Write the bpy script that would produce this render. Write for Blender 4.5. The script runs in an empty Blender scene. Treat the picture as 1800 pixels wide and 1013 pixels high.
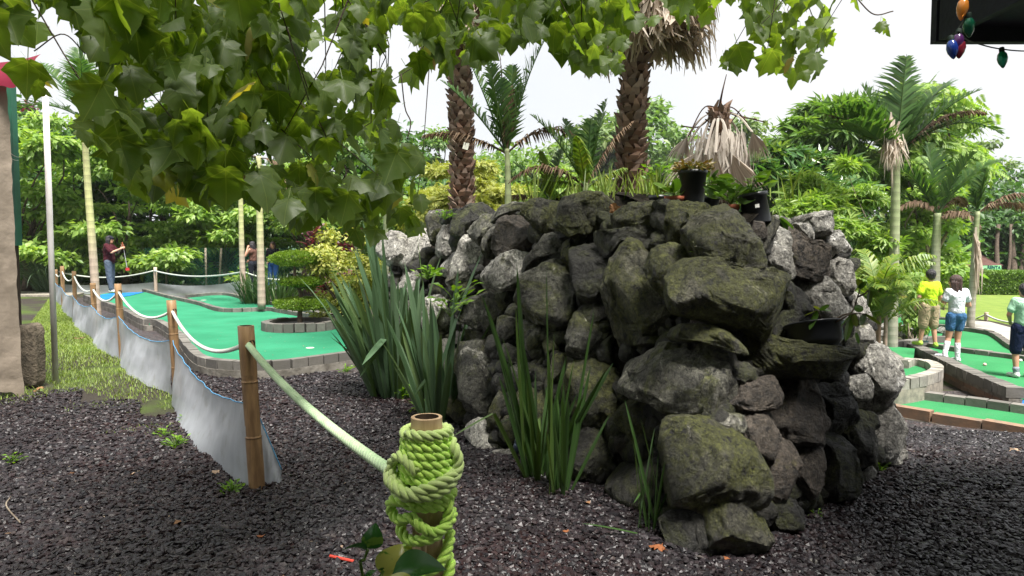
import bpy, bmesh, math, random
import numpy as np
from mathutils import Vector, Matrix
PI = math.pi
# ------------------------------------------------------------------ camera, world, light, exposure
scn = bpy.context.scene
C = scn.collection
HC = 1.55                      # eye height
F_PX, CX, CY, HZ = 1200.0, 900.0, 506.5, 440.0
PITCH = math.atan((CY - HZ) / F_PX)
cam_d = bpy.data.cameras.new('camera'); cam = bpy.data.objects.new('camera', cam_d); C.objects.link(cam)
cam_d.lens = 24.0; cam_d.sensor_width = 36.0; cam_d.clip_start = 0.05; cam_d.clip_end = 3000
cam.location = (0, 0, HC); cam.rotation_euler = (PI/2 - PITCH, 0, 0)
scn.camera = cam
scn.view_settings.view_transform = 'Standard'; scn.view_settings.look = 'None'
scn.view_settings.gamma = 1.0; scn.view_settings.exposure = 1.4
scn.cycles.max_bounces = 7; scn.cycles.diffuse_bounces = 4; scn.cycles.transmission_bounces = 6
scn.cycles.glossy_bounces = 2; scn.cycles.transparent_max_bounces = 8
SUN_EL, SUN_AZ = math.radians(66), math.radians(150)      # azimuth from +Y towards +X
w = bpy.data.worlds.new('World'); scn.world = w; w.use_nodes = True
nt = w.node_tree; nt.nodes.clear()
sky = nt.nodes.new('ShaderNodeTexSky'); sky.sky_type = 'NISHITA'; sky.sun_disc = False
sky.sun_elevation = SUN_EL; sky.sun_rotation = SUN_AZ
tc = nt.nodes.new('ShaderNodeTexCoord'); sn = nt.nodes.new('ShaderNodeTexNoise')
sn.inputs['Scale'].default_value = 2.2; sn.inputs['Detail'].default_value = 3
cr = nt.nodes.new('ShaderNodeValToRGB')
cr.color_ramp.elements[0].position = 0.3; cr.color_ramp.elements[0].color = (8.0, 8.3, 8.7, 1)
cr.color_ramp.elements[1].position = 0.65; cr.color_ramp.elements[1].color = (9.2, 9.2, 9.2, 1)
mx = nt.nodes.new('ShaderNodeMix'); mx.data_type = 'RGBA'; mx.inputs[0].default_value = 0.93
bg = nt.nodes.new('ShaderNodeBackground'); bg.inputs[1].default_value = 0.045
wo = nt.nodes.new('ShaderNodeOutputWorld'); L = nt.links
L.new(tc.outputs['Generated'], sn.inputs['Vector']); L.new(sn.outputs['Fac'], cr.inputs[0])
L.new(sky.outputs[0], mx.inputs[6]); L.new(cr.outputs[0], mx.inputs[7])
L.new(mx.outputs[2], bg.inputs[0]); L.new(bg.outputs[0], wo.inputs[0])
sun_d = bpy.data.lights.new('sun', 'SUN'); sun = bpy.data.objects.new('sun', sun_d); C.objects.link(sun)
sun_d.energy = 4.6; sun_d.angle = math.radians(18); sun_d.color = (1.0, 0.96, 0.9)
sdir = Vector((math.sin(SUN_AZ)*math.cos(SUN_EL), math.cos(SUN_AZ)*math.cos(SUN_EL), math.sin(SUN_EL)))
sun.rotation_euler = (-sdir).to_track_quat('-Z', 'Y').to_euler(); sun.location = (0, 0, 30)

# ------------------------------------------------------------------ helpers
rng = np.random.default_rng(7); random.seed(7)
def ray(px, py):
    u = (px - CX)/F_PX; v = (CY - py)/F_PX
    return Vector((u, math.cos(PITCH) + v*math.sin(PITCH), -math.sin(PITCH) + v*math.cos(PITCH)))
def G(px, py, z=0.0):                       # where the sight line of a point meets height z
    d = ray(px, py); t = (z - HC)/d.z
    return Vector((d.x*t, d.y*t, z))
def P(px, py, Y):                           # the point at distance Y down the sight line
    d = ray(px, py); t = Y/d.y
    return Vector((d.x*t, Y, HC + d.z*t))
def sstep(x): x = np.clip(x, 0, 1); return x*x*(3 - 2*x)
def gz(x, y):                               # the ground falls away on the right
    return -0.45*sstep((np.asarray(y, float) - 4.4)/3.6)*sstep((np.asarray(x, float) - 1.6)/2.2)
def tag(o, label=None, cat=None, group=None, kind=None):
    if label: o['label'] = label
    if cat: o['category'] = cat
    if group: o['group'] = group
    if kind: o['kind'] = kind
    return o
def empty(name, loc, label, cat, group=None):
    o = bpy.data.objects.new(name, None); C.objects.link(o); o.location = loc; o.empty_display_size = 0.1
    return tag(o, label, cat, group)
def link(name, me, mat, parent=None):
    o = bpy.data.objects.new(name, me); C.objects.link(o)
    if mat is not None and not me.materials: me.materials.append(mat)
    if parent is not None:
        o.parent = parent
        q = parent; m = Vector((0, 0, 0))
        while q is not None: m += Vector(q.location); q = q.parent
        o.location = -m
    return o
def mesh(name, V, Fs, mat=None, parent=None, smooth=False):
    """V (n,3); Fs: an (m,k) array, or a list of such arrays, or a list of tuples. World coordinates."""
    me = bpy.data.meshes.new(name)
    V = np.asarray(V, dtype=np.float32)
    if isinstance(Fs, np.ndarray): Fs = [Fs]
    if isinstance(Fs, list) and len(Fs) and not isinstance(Fs[0], np.ndarray):
        me.from_pydata(V.tolist(), [], [tuple(int(i) for i in f) for f in Fs])
    else:
        loops = np.concatenate([f.ravel() for f in Fs]).astype(np.int32)
        tot = np.concatenate([np.full(len(f), f.shape[1]) for f in Fs]).astype(np.int32)
        st = np.concatenate([[0], np.cumsum(tot)[:-1]]).astype(np.int32)
        me.vertices.add(len(V)); me.vertices.foreach_set('co', V.ravel())
        me.loops.add(len(loops)); me.loops.foreach_set('vertex_index', loops)
        me.polygons.add(len(tot)); me.polygons.foreach_set('loop_start', st)
        me.polygons.foreach_set('loop_total', tot)
        me.update(calc_edges=True)
    me.polygons.foreach_set('use_smooth', np.full(len(me.polygons), bool(smooth)))
    me.update()
    return link(name, me, mat, parent)
class MB:
    """collects pieces of one mesh"""
    def __init__(s): s.V = []; s.F = {}; s.n = 0
    def add(s, V, *Fs):
        V = np.asarray(V, float).reshape(-1, 3)
        for f in Fs:
            f = np.asarray(f, int)
            if len(f): s.F.setdefault(f.shape[1], []).append(f + s.n)
        s.V.append(V); s.n += len(V); return s
    def box(s, c, d, R=None):
        c = np.array(c, float); d = np.array(d, float)/2
        v = np.array([[x, y, z] for x in (-1, 1) for y in (-1, 1) for z in (-1, 1)], float)*d
        if R is not None: v = v @ np.array(R).T
        return s.add(v + c, [[0, 1, 3, 2], [4, 6, 7, 5], [0, 4, 5, 1], [2, 3, 7, 6], [0, 2, 6, 4], [1, 5, 7, 3]])
    def build(s, name, mat, parent=None, smooth=False):
        return mesh(name, np.concatenate(s.V), [np.concatenate(f) for f in s.F.values()], mat, parent, smooth)
def frames(Pn):
    Pn = np.asarray(Pn, float); T = np.gradient(Pn, axis=0)
    T /= np.linalg.norm(T, axis=1)[:, None] + 1e-12
    N = np.zeros_like(T); a = np.array([0, 0, 1.0]) if abs(T[0][2]) < .9 else np.array([1.0, 0, 0])
    n = np.cross(T[0], a); n /= np.linalg.norm(n); N[0] = n
    for i in range(1, len(T)):
        n = N[i-1] - T[i]*np.dot(N[i-1], T[i]); l = np.linalg.norm(n); N[i] = n/l if l > 1e-9 else N[i-1]
    return T, N, np.cross(T, N)
def tube(mb, pts, r, k=10, caps=True, sq=1.0):
    pts = np.asarray(pts, float); n = len(pts); r = np.broadcast_to(np.asarray(r, float), (n,))
    T, N, B = frames(pts); a = np.arange(k)*2*PI/k
    V = pts[:, None, :] + r[:, None, None]*(np.cos(a)[None, :, None]*N[:, None, :] + sq*np.sin(a)[None, :, None]*B[:, None, :])
    i = np.arange(n-1)[:, None]*k; j = np.arange(k)[None, :]; j2 = (j+1) % k
    F = np.stack([i+j, i+j2, i+k+j2, i+k+j], -1).reshape(-1, 4)
    V = V.reshape(-1, 3)
    if caps:
        V = np.vstack([V, pts[0], pts[-1]]); m = n*k; q = np.arange(k); q2 = (q+1) % k
        T3 = np.vstack([np.stack([q2, q, np.full(k, m)], -1), np.stack([q+(n-1)*k, q2+(n-1)*k, np.full(k, m+1)], -1)])
        mb.add(V, F, T3)
    else: mb.add(V, F)
    return mb
def lathe(mb, prof, c=(0, 0, 0), k=24, ax=None):
    prof = np.asarray(prof, float); n = len(prof); a = np.arange(k)*2*PI/k
    V = np.stack([prof[:, 0:1]*np.cos(a), prof[:, 0:1]*np.sin(a), np.repeat(prof[:, 1:2], k, 1)], -1).reshape(-1, 3)
    if ax is not None: V = V @ np.array(Vector((0, 0, 1)).rotation_difference(Vector(ax)).to_matrix()).T
    i = np.arange(n-1)[:, None]*k; j = np.arange(k)[None, :]; j2 = (j+1) % k
    return mb.add(V + np.array(c), np.stack([i+j, i+j2, i+k+j2, i+k+j], -1).reshape(-1, 4))
def spline(pts, n):
    pts = np.asarray(pts, float); m = len(pts)
    if m < 3:
        t = np.linspace(0, 1, n)[:, None]; return pts[0]*(1-t) + pts[-1]*t
    Pp = np.vstack([2*pts[0]-pts[1], pts, 2*pts[-1]-pts[-2]]); out = []
    for t in np.linspace(0, m-1-1e-9, n):
        i = int(t); f = t-i; a, b, c, d = Pp[i:i+4]
        out.append(.5*((2*b)+(c-a)*f+(2*a-5*b+4*c-d)*f*f+(-a+3*b-3*c+d)*f**3))
    return np.array(out)
def _h(ix, iy, iz, s):
    h = (ix.astype(np.int64)*374761393 + iy.astype(np.int64)*668265263 + iz.astype(np.int64)*2147483647 + s*974634777) & 0xffffffff
    h = ((h ^ (h >> 13))*1274126177) & 0xffffffff; h = ((h ^ (h >> 16))*2246822519) & 0xffffffff
    return ((h ^ (h >> 15)) & 0xffffff)/float(0xffffff)*2 - 1
def vnoise(p, s=0):
    p = np.asarray(p, float); i = np.floor(p).astype(np.int64); f = p - i; u = f*f*f*(f*(f*6-15)+10); r = 0
    for dx in (0, 1):
        for dy in (0, 1):
            for dz in (0, 1):
                r = r + _h(i[:, 0]+dx, i[:, 1]+dy, i[:, 2]+dz, s)*(u[:, 0] if dx else 1-u[:, 0])*(u[:, 1] if dy else 1-u[:, 1])*(u[:, 2] if dz else 1-u[:, 2])
    return r
def fbm(p, o=4, s=0, ridge=False):
    r = 0; a = .5; p = np.asarray(p, float)
    for k in range(o):
        n = vnoise(p, s+k); r = r + a*((1-2*np.abs(n)) if ridge else n); a *= .5; p = p*2.03 + 11.7
    return r
def unit(v): v = np.asarray(v, float); return v/(np.linalg.norm(v, axis=-1, keepdims=True)+1e-12)
def scatter(tv, tf, pos, fwd, nrm, scale, mb):
    """copies of a small template (tip along +Y, face +Z) laid at pos, pointing along fwd"""
    f = unit(fwd); n = nrm - f*np.sum(nrm*f, 1, keepdims=True); n = unit(n); x = np.cross(f, n)
    sc = np.asarray(scale, float)
    if sc.ndim == 1: sc = np.stack([sc, sc, sc], 1)
    tv = np.asarray(tv, float); tf = np.asarray(tf, int)
    V = pos[:, None, :] + (tv[None, :, 0:1]*sc[:, None, 0:1])*x[:, None, :] + (tv[None, :, 1:2]*sc[:, None, 1:2])*f[:, None, :] + (tv[None, :, 2:3]*sc[:, None, 2:3])*n[:, None, :]
    Fa = tf[None] + (np.arange(len(pos))*len(tv))[:, None, None]
    mb.add(V.reshape(-1, 3), Fa.reshape(-1, tf.shape[1])); return mb
def rdir(n, up=0.0, r=rng):
    v = unit(r.normal(size=(n, 3))); v[:, 2] += up; return unit(v)
def grid_sheet(P3, mb, flip=False):
    """P3 (a,b,3) grid of points to quads"""
    a, b = P3.shape[:2]; i = np.arange(a-1)[:, None]*b; j = np.arange(b-1)[None, :]
    F = np.stack([i+j, i+j+1, i+b+j+1, i+b+j], -1).reshape(-1, 4)
    return mb.add(P3.reshape(-1, 3), F[:, ::-1] if flip else F)
def ico(sub):
    bm = bmesh.new(); bmesh.ops.create_icosphere(bm, subdivisions=sub, radius=1)
    v = np.array([x.co[:] for x in bm.verts]); f = np.array([[q.index for q in x.verts] for x in bm.faces]); bm.free(); return v, f
ICO = {k: ico(k) for k in (1, 2, 3, 4, 5)}

# ------------------------------------------------------------------ materials
def newmat(name):
    m = bpy.data.materials.new(name); m.use_nodes = True; t = m.node_tree; t.nodes.clear()
    out = t.nodes.new('ShaderNodeOutputMaterial'); return m, t, out
def node(t, ty, **kw):
    n = t.nodes.new(ty)
    for k, v in kw.items():
        if k.startswith('_'): setattr(n, k[1:], v)
        else: n.inputs[k.replace('__', ' ')].default_value = v
    return n
def ramp(t, fac, stops, interp='LINEAR'):
    r = t.nodes.new('ShaderNodeValToRGB'); e = r.color_ramp.elements; r.color_ramp.interpolation = interp
    while len(e) < len(stops): e.new(0.5)
    for q, (p, c) in zip(e, stops):
        q.position = p; q.color = (*c, 1) if hasattr(c, '__len__') else (c, c, c, 1)
    t.links.new(fac, r.inputs[0]); return r.outputs[0]
def mixc(t, fac, a, b, mode='MIX'):
    m = t.nodes.new('ShaderNodeMix'); m.data_type = 'RGBA'; m.blend_type = mode
    for s, v in ((0, fac), (6, a), (7, b)):
        if hasattr(v, 'links'): t.links.new(v, m.inputs[s])
        elif s == 0: m.inputs[0].default_value = v
        else: m.inputs[s].default_value = (*v, 1) if hasattr(v, '__len__') else (v, v, v, 1)
    return m.outputs[2]
def noise(t, scale, detail=4, rough=.55, dist=0., vec=None, ty='ShaderNodeTexNoise'):
    n = t.nodes.new(ty); n.inputs['Scale'].default_value = scale
    if ty == 'ShaderNodeTexNoise':
        n.inputs['Detail'].default_value = detail; n.inputs['Roughness'].default_value = rough; n.inputs['Distortion'].default_value = dist
    if vec is None:
        g = t.nodes.new('ShaderNodeTexCoord'); vec = g.outputs['Object']
    t.links.new(vec, n.inputs['Vector']); return n
def stretch(t, s):
    g = t.nodes.new('ShaderNodeTexCoord'); m = t.nodes.new('ShaderNodeMapping'); m.inputs['Scale'].default_value = s
    t.links.new(g.outputs['Object'], m.inputs['Vector']); return m.outputs[0]
def bump(t, h, strength=.5, dist=.02, nrm=None):
    b = t.nodes.new('ShaderNodeBump'); b.inputs['Strength'].default_value = strength; b.inputs['Distance'].default_value = dist
    t.links.new(h, b.inputs['Height'])
    if nrm is not None: t.links.new(nrm, b.inputs['Normal'])
    return b.outputs[0]
def pbr(t, out, col, rough=.7, nrm=None, spec=.5, **kw):
    b = t.nodes.new('ShaderNodeBsdfPrincipled')
    for k, v in (('Base Color', col), ('Roughness', rough)):
        if hasattr(v, 'links'): t.links.new(v, b.inputs[k])
        else: b.inputs[k].default_value = (*v, 1) if hasattr(v, '__len__') else v
    b.inputs['Specular IOR Level'].default_value = spec
    for k, v in kw.items(): b.inputs[k.replace('__', ' ')].default_value = v
    if nrm is not None: t.links.new(nrm, b.inputs['Normal'])
    t.links.new(b.outputs[0], out.inputs[0]); return b
def simple(name, c, c2=None, scale=20, rough=.7, bs=.2, bd=.004, spec=.4, **kw):
    m, t, out = newmat(name); c2 = c2 or tuple(x*.7 for x in c)
    n = noise(t, scale, 5); col = mixc(t, ramp(t, n.outputs['Fac'], [(.35, 0), (.65, 1)]), c, c2)
    n2 = noise(t, scale*4, 4)
    pbr(t, out, col, rough, bump(t, n2.outputs['Fac'], bs, bd), spec, **kw); return m
def leafmat(name, cols, transl=.35, rough=.45, spec=.4, tcol=None):
    """colour varies leaf by leaf; light passes through"""
    m, t, out = newmat(name); g = t.nodes.new('ShaderNodeNewGeometry')
    col = ramp(t, g.outputs['Random Per Island'], [(i/(len(cols)-1) if len(cols) > 1 else 0, c) for i, c in enumerate(cols)])
    n = noise(t, .8, 3); col = mixc(t, ramp(t, n.outputs['Fac'], [(.35, .0), (.8, .3)]), col, tuple(x*.6 for x in cols[0]))
    b = pbr(t, out, col, rough, None, spec)
    tr = t.nodes.new('ShaderNodeBsdfTranslucent'); tcl = mixc(t, 1.0, col, tcol or (1.6, 1.7, .55), 'MULTIPLY')
    t.links.new(tcl, tr.inputs[0]); ms = t.nodes.new('ShaderNodeMixShader'); ms.inputs[0].default_value = transl
    t.links.new(b.outputs[0], ms.inputs[1]); t.links.new(tr.outputs[0], ms.inputs[2]); t.links.new(ms.outputs[0], out.inputs[0])
    return m
def rockmat(name, base, dark, moss, mossamt, pale, paleamt, stain=.5):
    m, t, out = newmat(name)
    v = noise(t, 5, 8, .62, .6); col = mixc(t, ramp(t, v.outputs['Fac'], [(.32, 0), (.62, 1)]), dark, base)
    inf = t.nodes.new('ShaderNodeObjectInfo'); rr = ramp(t, inf.outputs['Random'], [(0, .62), (1, 1.2)])
    col = mixc(t, 1.0, col, rr, 'MULTIPLY')
    v2 = noise(t, 2.6, 7, .65, 1.2); f = ramp(t, v2.outputs['Fac'], [(.62-mossamt*.3, 0), (.72-mossamt*.3, 1)])
    vm = noise(t, 45, 5, .7); mc = mixc(t, vm.outputs['Fac'], tuple(x*.35 for x in moss), tuple(min(1, x*1.7) for x in moss))
    col = mixc(t, f, col, mc)
    v3 = noise(t, 3.7, 8, .7, 1.5, vec=stretch(t, (1, 1, .55))); f3 = ramp(t, v3.outputs['Fac'], [(.68-paleamt*.25, 0), (.78-paleamt*.25, 1)])
    col = mixc(t, f3, col, pale)
    vg = noise(t, 34, 10, .82, .5, vec=stretch(t, (1, 1, .7))); col = mixc(t, 1.0, col, ramp(t, vg.outputs['Fac'], [(.36, .16), (.47, .8), (.56, 1.4), (.68, 3.0)]), 'MULTIPLY')
    v4 = noise(t, 22, 9, .78, .6); pit = ramp(t, v4.outputs['Fac'], [(.40, 1), (.46, 0)])
    col = mixc(t, pit, col, tuple(x*.3 for x in dark))
    v5 = noise(t, 1.3, 4, .6); col = mixc(t, ramp(t, v5.outputs['Fac'], [(.45, 0), (.75, stain)]), col, tuple(x*.5 for x in dark))
    h1 = noise(t, 9, 10, .68, .8); h2 = noise(t, 38, 8, .7); vo = noise(t, 12, ty='ShaderNodeTexVoronoi', vec=stretch(t, (1, 1, .45)))
    n1 = bump(t, h1.outputs['Fac'], 1.0, .06); n2 = bump(t, h2.outputs['Fac'], 1.0, .03, n1); n3 = bump(t, vo.outputs['Distance'], .35, .02, n2)
    pbr(t, out, col, .6, n3, .5); return m
# ------------------------------------------------------------------ materials of the place
M = {}
def gravelmat(name, near):
    m, t, out = newmat(name); g = t.nodes.new('ShaderNodeNewGeometry')
    if near:
        col = ramp(t, g.outputs['Random Per Island'], [(0, (.006, .005, .006)), (.35, (.012, .011, .013)), (.6, (.026, .025, .029)), (.8, (.008, .007, .008)), (.975, (.04, .038, .044)), (1, (.09, .085, .08))])
        red = ramp(t, g.outputs['Random Per Island'], [(0, (.016, .0045, .004)), (.35, (.010, .009, .011)), (.55, (.028, .008, .0065)), (.75, (.013, .012, .016)), (1, (.038, .018, .016))])
        n = noise(t, .55, 3); col = mixc(t, ramp(t, n.outputs['Fac'], [(.38, .25), (.62, .85)]), col, red)
        h = noise(t, 90, 4); pbr(t, out, col, .42, bump(t, h.outputs['Fac'], .4, .003), .38)
    else:
        v = noise(t, 34, ty='ShaderNodeTexVoronoi'); c = t.nodes.new('ShaderNodeSeparateColor'); t.links.new(v.outputs['Color'], c.inputs[0])
        col = ramp(t, c.outputs[0], [(0, (.012, .011, .012)), (.5, (.035, .033, .036)), (.8, (.05, .022, .02)), (1, (.14, .13, .13))])
        pbr(t, out, col, .55, bump(t, v.outputs['Distance'], 1.0, .03), .5)
    return m
M['pebble'] = gravelmat('pebble', True); M['gravel'] = gravelmat('gravel_far', False)
def groundmat():
    m, t, out = newmat('ground_soil'); n = noise(t, .6, 6); n2 = noise(t, 14, 6, .7)
    n3 = noise(t, 60, 5, .8); grass = mixc(t, n3.outputs['Fac'], (.015, .03, .006), (.10, .15, .025)); soil = mixc(t, n3.outputs['Fac'], (.012, .01, .009), (.06, .05, .04))
    col = mixc(t, ramp(t, n.outputs['Fac'], [(.46, 0), (.6, 1)]), soil, grass)
    pbr(t, out, col, .9, bump(t, n2.outputs['Fac'], .6, .03), .2); return m
M['ground'] = groundmat()
M['lawn'] = simple('lawn', (.17, .23, .045), (.12, .18, .035), 3, .9, .3, .01, .2)
def turfmat(name, c, c2):
    m, t, out = newmat(name); n = noise(t, 1.3, 6, .6); f = noise(t, 160, 3, .8); st = noise(t, 3.3, 7, .7, 1.0)
    col = mixc(t, ramp(t, n.outputs['Fac'], [(.35, 0), (.65, 1)]), c, c2); col = mixc(t, ramp(t, f.outputs['Fac'], [(.3, .35), (.7, 0)]), col, tuple(x*.35 for x in c)); col = mixc(t, ramp(t, st.outputs['Fac'], [(.58, 0), (.75, .4)]), col, (.09, .16, .10))
    pbr(t, out, col, .95, bump(t, f.outputs['Fac'], .8, .006), .1); return m
M['turf'] = turfmat('turf', (.036, .235, .125), (.026, .185, .095))
M['turf2'] = turfmat('turf_bright', (.045, .24, .09), (.033, .19, .07))
M['turf_blue'] = simple('turf_blue', (.01, .16, .55), (.008, .12, .42), 3, .85, .5, .004, .25)
def brickmat(name, cols):
    m, t, out = newmat(name); g = t.nodes.new('ShaderNodeNewGeometry')
    col = ramp(t, g.outputs['Random Per Island'], [(i/(len(cols)-1), c) for i, c in enumerate(cols)])
    n = noise(t, 9, 7, .65); col = mixc(t, ramp(t, n.outputs['Fac'], [(.4, 0), (.7, .7)]), col, (.10, .095, .08))
    n2 = noise(t, 60, 5); pbr(t, out, col, .85, bump(t, n2.outputs['Fac'], .5, .006, bump(t, n.outputs['Fac'], .4, .01)), .3); return m
M['paver'] = brickmat('paver_grey', [(.11, .104, .094), (.165, .155, .14), (.085, .08, .075), (.22, .205, .185)])
M['brick'] = brickmat('brick_red', [(.17, .085, .06), (.23, .13, .09), (.12, .085, .07), (.26, .17, .125)])
M['kerb'] = brickmat('kerb_brown', [(.20, .12, .075), (.27, .17, .11)])
M['mortar'] = simple('mortar', (.30, .27, .22), (.18, .165, .14), 12, .9, .5, .01, .2)
M['concrete'] = simple('concrete', (.22, .205, .18), (.11, .10, .085), 6, .9, .7, .012, .2)
M['path'] = simple('path_pale', (.34, .33, .30), (.27, .26, .23), 4, .9, .3, .005, .2)

# ------------------------------------------------------------------ the ground
def lin(a, b, n, p=1.0): t = np.linspace(0, 1, n)**p; return a + (b-a)*t
xs = np.concatenate([-lin(14, 900, 22, 3)[::-1], np.linspace(-14, 16, 90)[1:-1], lin(16, 900, 22, 3)])
ys = np.concatenate([lin(-60, -4, 8, .5), np.linspace(-4, 40, 110)[1:], lin(40, 1200, 24, 3)[1:]])
X, Y = np.meshgrid(xs, ys, indexing='ij'); Z = gz(X, Y) - .012 + .02*vnoise(np.stack([X.ravel()*.5, Y.ravel()*.5, 0*X.ravel()], 1)).reshape(X.shape)*(np.abs(X) < 15)*(Y > 6.5)*(X < -3)
mb = MB(); grid_sheet(np.stack([X, Y, Z], -1), mb, True); tag(mb.build('ground', M['ground']), kind='structure')
# the gravel sheet: everything near, and the strip between the plastic edging and the left green
X, Y = np.meshgrid(np.linspace(-9, 9, 100), np.linspace(-3, 9.6, 80), indexing='ij')
FENCE = [G(452, 860), G(313, 695), G(216, 631), G(168, 594), G(133, 564), G(112, 540), G(100, 525)]
def fence_x(y):
    p = [(-.6, 3.2)] + [(v.x, v.y) for v in FENCE]; return np.interp(y, [q[1] for q in p], [q[0] for q in p])
def ingravel(x, y):
    return (y < 6.9 + .4*np.sin(x*2.3)+.25*np.sin(x*6.1)) | (x > fence_x(y) + .02)
keep = ingravel(X, Y)
a, b = X.shape; F = []
for i in range(a-1):
    for j in range(b-1):
        if keep[i, j] and keep[i+1, j] and keep[i, j+1] and keep[i+1, j+1]: F.append((i*b+j, (i+1)*b+j, (i+1)*b+j+1, i*b+j+1))
V = np.stack([X, Y, gz(X, Y) + .006], -1).reshape(-1, 3)
tag(mesh('gravel_bed', V, F, M['gravel']), kind='structure')
V = []; F = []
pts = [FENCE[k].copy() for k in range(len(FENCE))]; far = [(p.x+3.2, p.y+1.5) for p in pts]
for i, (p, q) in enumerate(zip(pts, far)):
    V += [(p.x+.03, p.y, .001), (q[0], q[1], .001)]
    if i: F.append((2*i-2, 2*i-1, 2*i+1, 2*i))
tag(mesh('gravel_strip', np.array(V), F, M['gravel']), kind='structure')
BASE = [G(672, 650), G(760, 708), G(845, 785), G(960, 822), G(1080, 872), G(1170, 920), G(1265, 987), G(1400, 922), G(1500, 867), G(1592, 803)]
WALL = [(v.x, v.y) for v in BASE] + [(3.2, 6.3), (2.7, 8.6), (1.0, 10.2), (-1.3, 10.4)]
WP = np.array(WALL)
def sdf(p):
    """signed distance to the planter's foot outline (inside negative) and the outward normal"""
    p = np.asarray(p, float); A = WP; B = np.roll(WP, -1, 0); e = B-A; w_ = p-A
    t = np.clip((w_*e).sum(1)/(e*e).sum(1), 0, 1); d = w_ - e*t[:, None]; dd = np.hypot(d[:, 0], d[:, 1]); k = dd.argmin()
    ins = False
    for a_, b_ in zip(A, B):
        if (a_[1] > p[1]) != (b_[1] > p[1]) and p[0] < (b_[0]-a_[0])*(p[1]-a_[1])/(b_[1]-a_[1])+a_[0]: ins = not ins
    n = np.array([e[k][1], -e[k][0]]); n /= np.hypot(*n)
    return (-dd[k] if ins else dd[k]), n
# loose angular stones, real ones near the camera
N = 175000
u = rng.random(N); y = 2.6 + (10.5-2.6)*u**1.25; x = (rng.random(N)*2-1)*(y*.72+1.3)
ok = ingravel(x, y) & (rng.random(N) < np.clip(1.5 - y/9, .25, 1)*1.0)
# keep off the planter, the left green and what lies beyond the brown edging on the right
from_right = (x > 2.6) & (y > 7.25 + (4.9-np.minimum(x, 8))*.55)
ok &= ~from_right
ok &= ~((x > -3.9) & (x < -1.2) & (y > 8.55)) & ~((x > fence_x(y)) & (y > 9.2) & (x > -5.2))
x, y = x[ok], y[ok]
ins = np.zeros(len(x), bool); A = WP; B = np.roll(WP, -1, 0)
for a_, b_ in zip(A, B):
    c = ((a_[1] > y) != (b_[1] > y)) & (x < (b_[0]-a_[0])*(y-a_[1])/(b_[1]-a_[1]+1e-9)+a_[0]); ins ^= c
x, y = x[~ins], y[~ins]; n = len(x)
v0, f0 = ICO[1]
v0, f0 = ico(1)
sz = (.0085 + .0100*rng.random(n)**1.8)*(1 + .05*y); shp = v0[None]*(1 + .42*rng.normal(size=(n, len(v0), 1))*.6)
shp = shp*np.stack([1 + .5*rng.random(n), .75 + .3*rng.random(n), .42 + .3*rng.random(n)], 1)[:, None, :]
ax = rdir(n); th = rng.random(n)*.9; az = rng.random(n)*2*PI
ca, sa = np.cos(az), np.sin(az); Rz = np.zeros((n, 3, 3)); Rz[:, 0, 0] = ca; Rz[:, 0, 1] = -sa; Rz[:, 1, 0] = sa; Rz[:, 1, 1] = ca; Rz[:, 2, 2] = 1
tl = rng.normal(size=n)*.45; Rx = np.zeros((n, 3, 3)); Rx[:, 0, 0] = 1; Rx[:, 1, 1] = np.cos(tl); Rx[:, 1, 2] = -np.sin(tl); Rx[:, 2, 1] = np.sin(tl); Rx[:, 2, 2] = np.cos(tl)
shp = np.einsum('nij,nvj->nvi', Rz @ Rx, shp)*sz[:, None, None]
pos = np.stack([x, y, gz(x, y) + .006 + rng.random(n)*.014], 1)
V = (shp + pos[:, None, :]).reshape(-1, 3); Fa = (f0[None] + (np.arange(n)*len(v0))[:, None, None]).reshape(-1, 3)
tag(mesh('gravel', V, Fa, M['pebble']), kind='stuff')
print('pebbles', n)

# ------------------------------------------------------------------ mini golf
def inset_path(pts, n=60, closed=False):
    return spline(pts, n)
def kerb_row(mb, pts, blen, bw, bh, ztop, gap=.006, jit=.004, skew=.02):
    """blocks laid one after another along a path at their own height"""
    pts = np.array([(p[0], p[1]) for p in pts], float); seg = np.hypot(*np.diff(pts, axis=0).T); s = np.concatenate([[0], np.cumsum(seg)])
    n = max(1, int(round(s[-1]/blen))); zt = np.broadcast_to(np.asarray(ztop, float), (2,)) if np.ndim(ztop) < 1 or len(ztop) == 2 else ztop
    for k in range(n):
        a0, a1 = s[-1]*k/n, s[-1]*(k+1)/n
        p0 = np.array([np.interp(a0, s, pts[:, i]) for i in (0, 1)]); p1 = np.array([np.interp(a1, s, pts[:, i]) for i in (0, 1)])
        d = p1-p0; l = np.hypot(*d); ang = math.atan2(d[1], d[0]) + random.gauss(0, skew); z = zt[0]+(zt[1]-zt[0])*(k+.5)/n + random.gauss(0, jit)
        tilt = math.atan2(zt[1]-zt[0], s[-1])
        R = Matrix.Rotation(ang, 3, 'Z') @ Matrix.Rotation(-tilt, 3, 'Y')
        mb.box(((p0[0]+p1[0])/2, (p0[1]+p1[1])/2, z-bh/2), (l-gap, bw*random.uniform(.96, 1.04), bh), R)
def wallstrip(mb, pts, z0, z1, w):
    pts = np.array([(p[0], p[1]) for p in pts], float); z1 = np.linspace(*(z1 if np.ndim(z1) else (z1, z1)), len(pts)); T = np.gradient(pts, axis=0); T = unit(T); Nn = np.stack([-T[:, 1], T[:, 0]], 1)*w/2
    a = pts+Nn; b = pts-Nn; n = len(pts); z0 = np.full(n, z0)
    V = np.stack([np.c_[a, z0], np.c_[a, z1], np.c_[b, z1], np.c_[b, z0]], 1).reshape(-1, 3)
    F = [[4*i+j, 4*i+(j+1) % 4, 4*i+4+(j+1) % 4, 4*i+4+j] for i in range(n-1) for j in range(4)] + [[0, 1, 2, 3], [4*n-1, 4*n-2, 4*n-3, 4*n-4]]
    mb.add(V, F)
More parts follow.
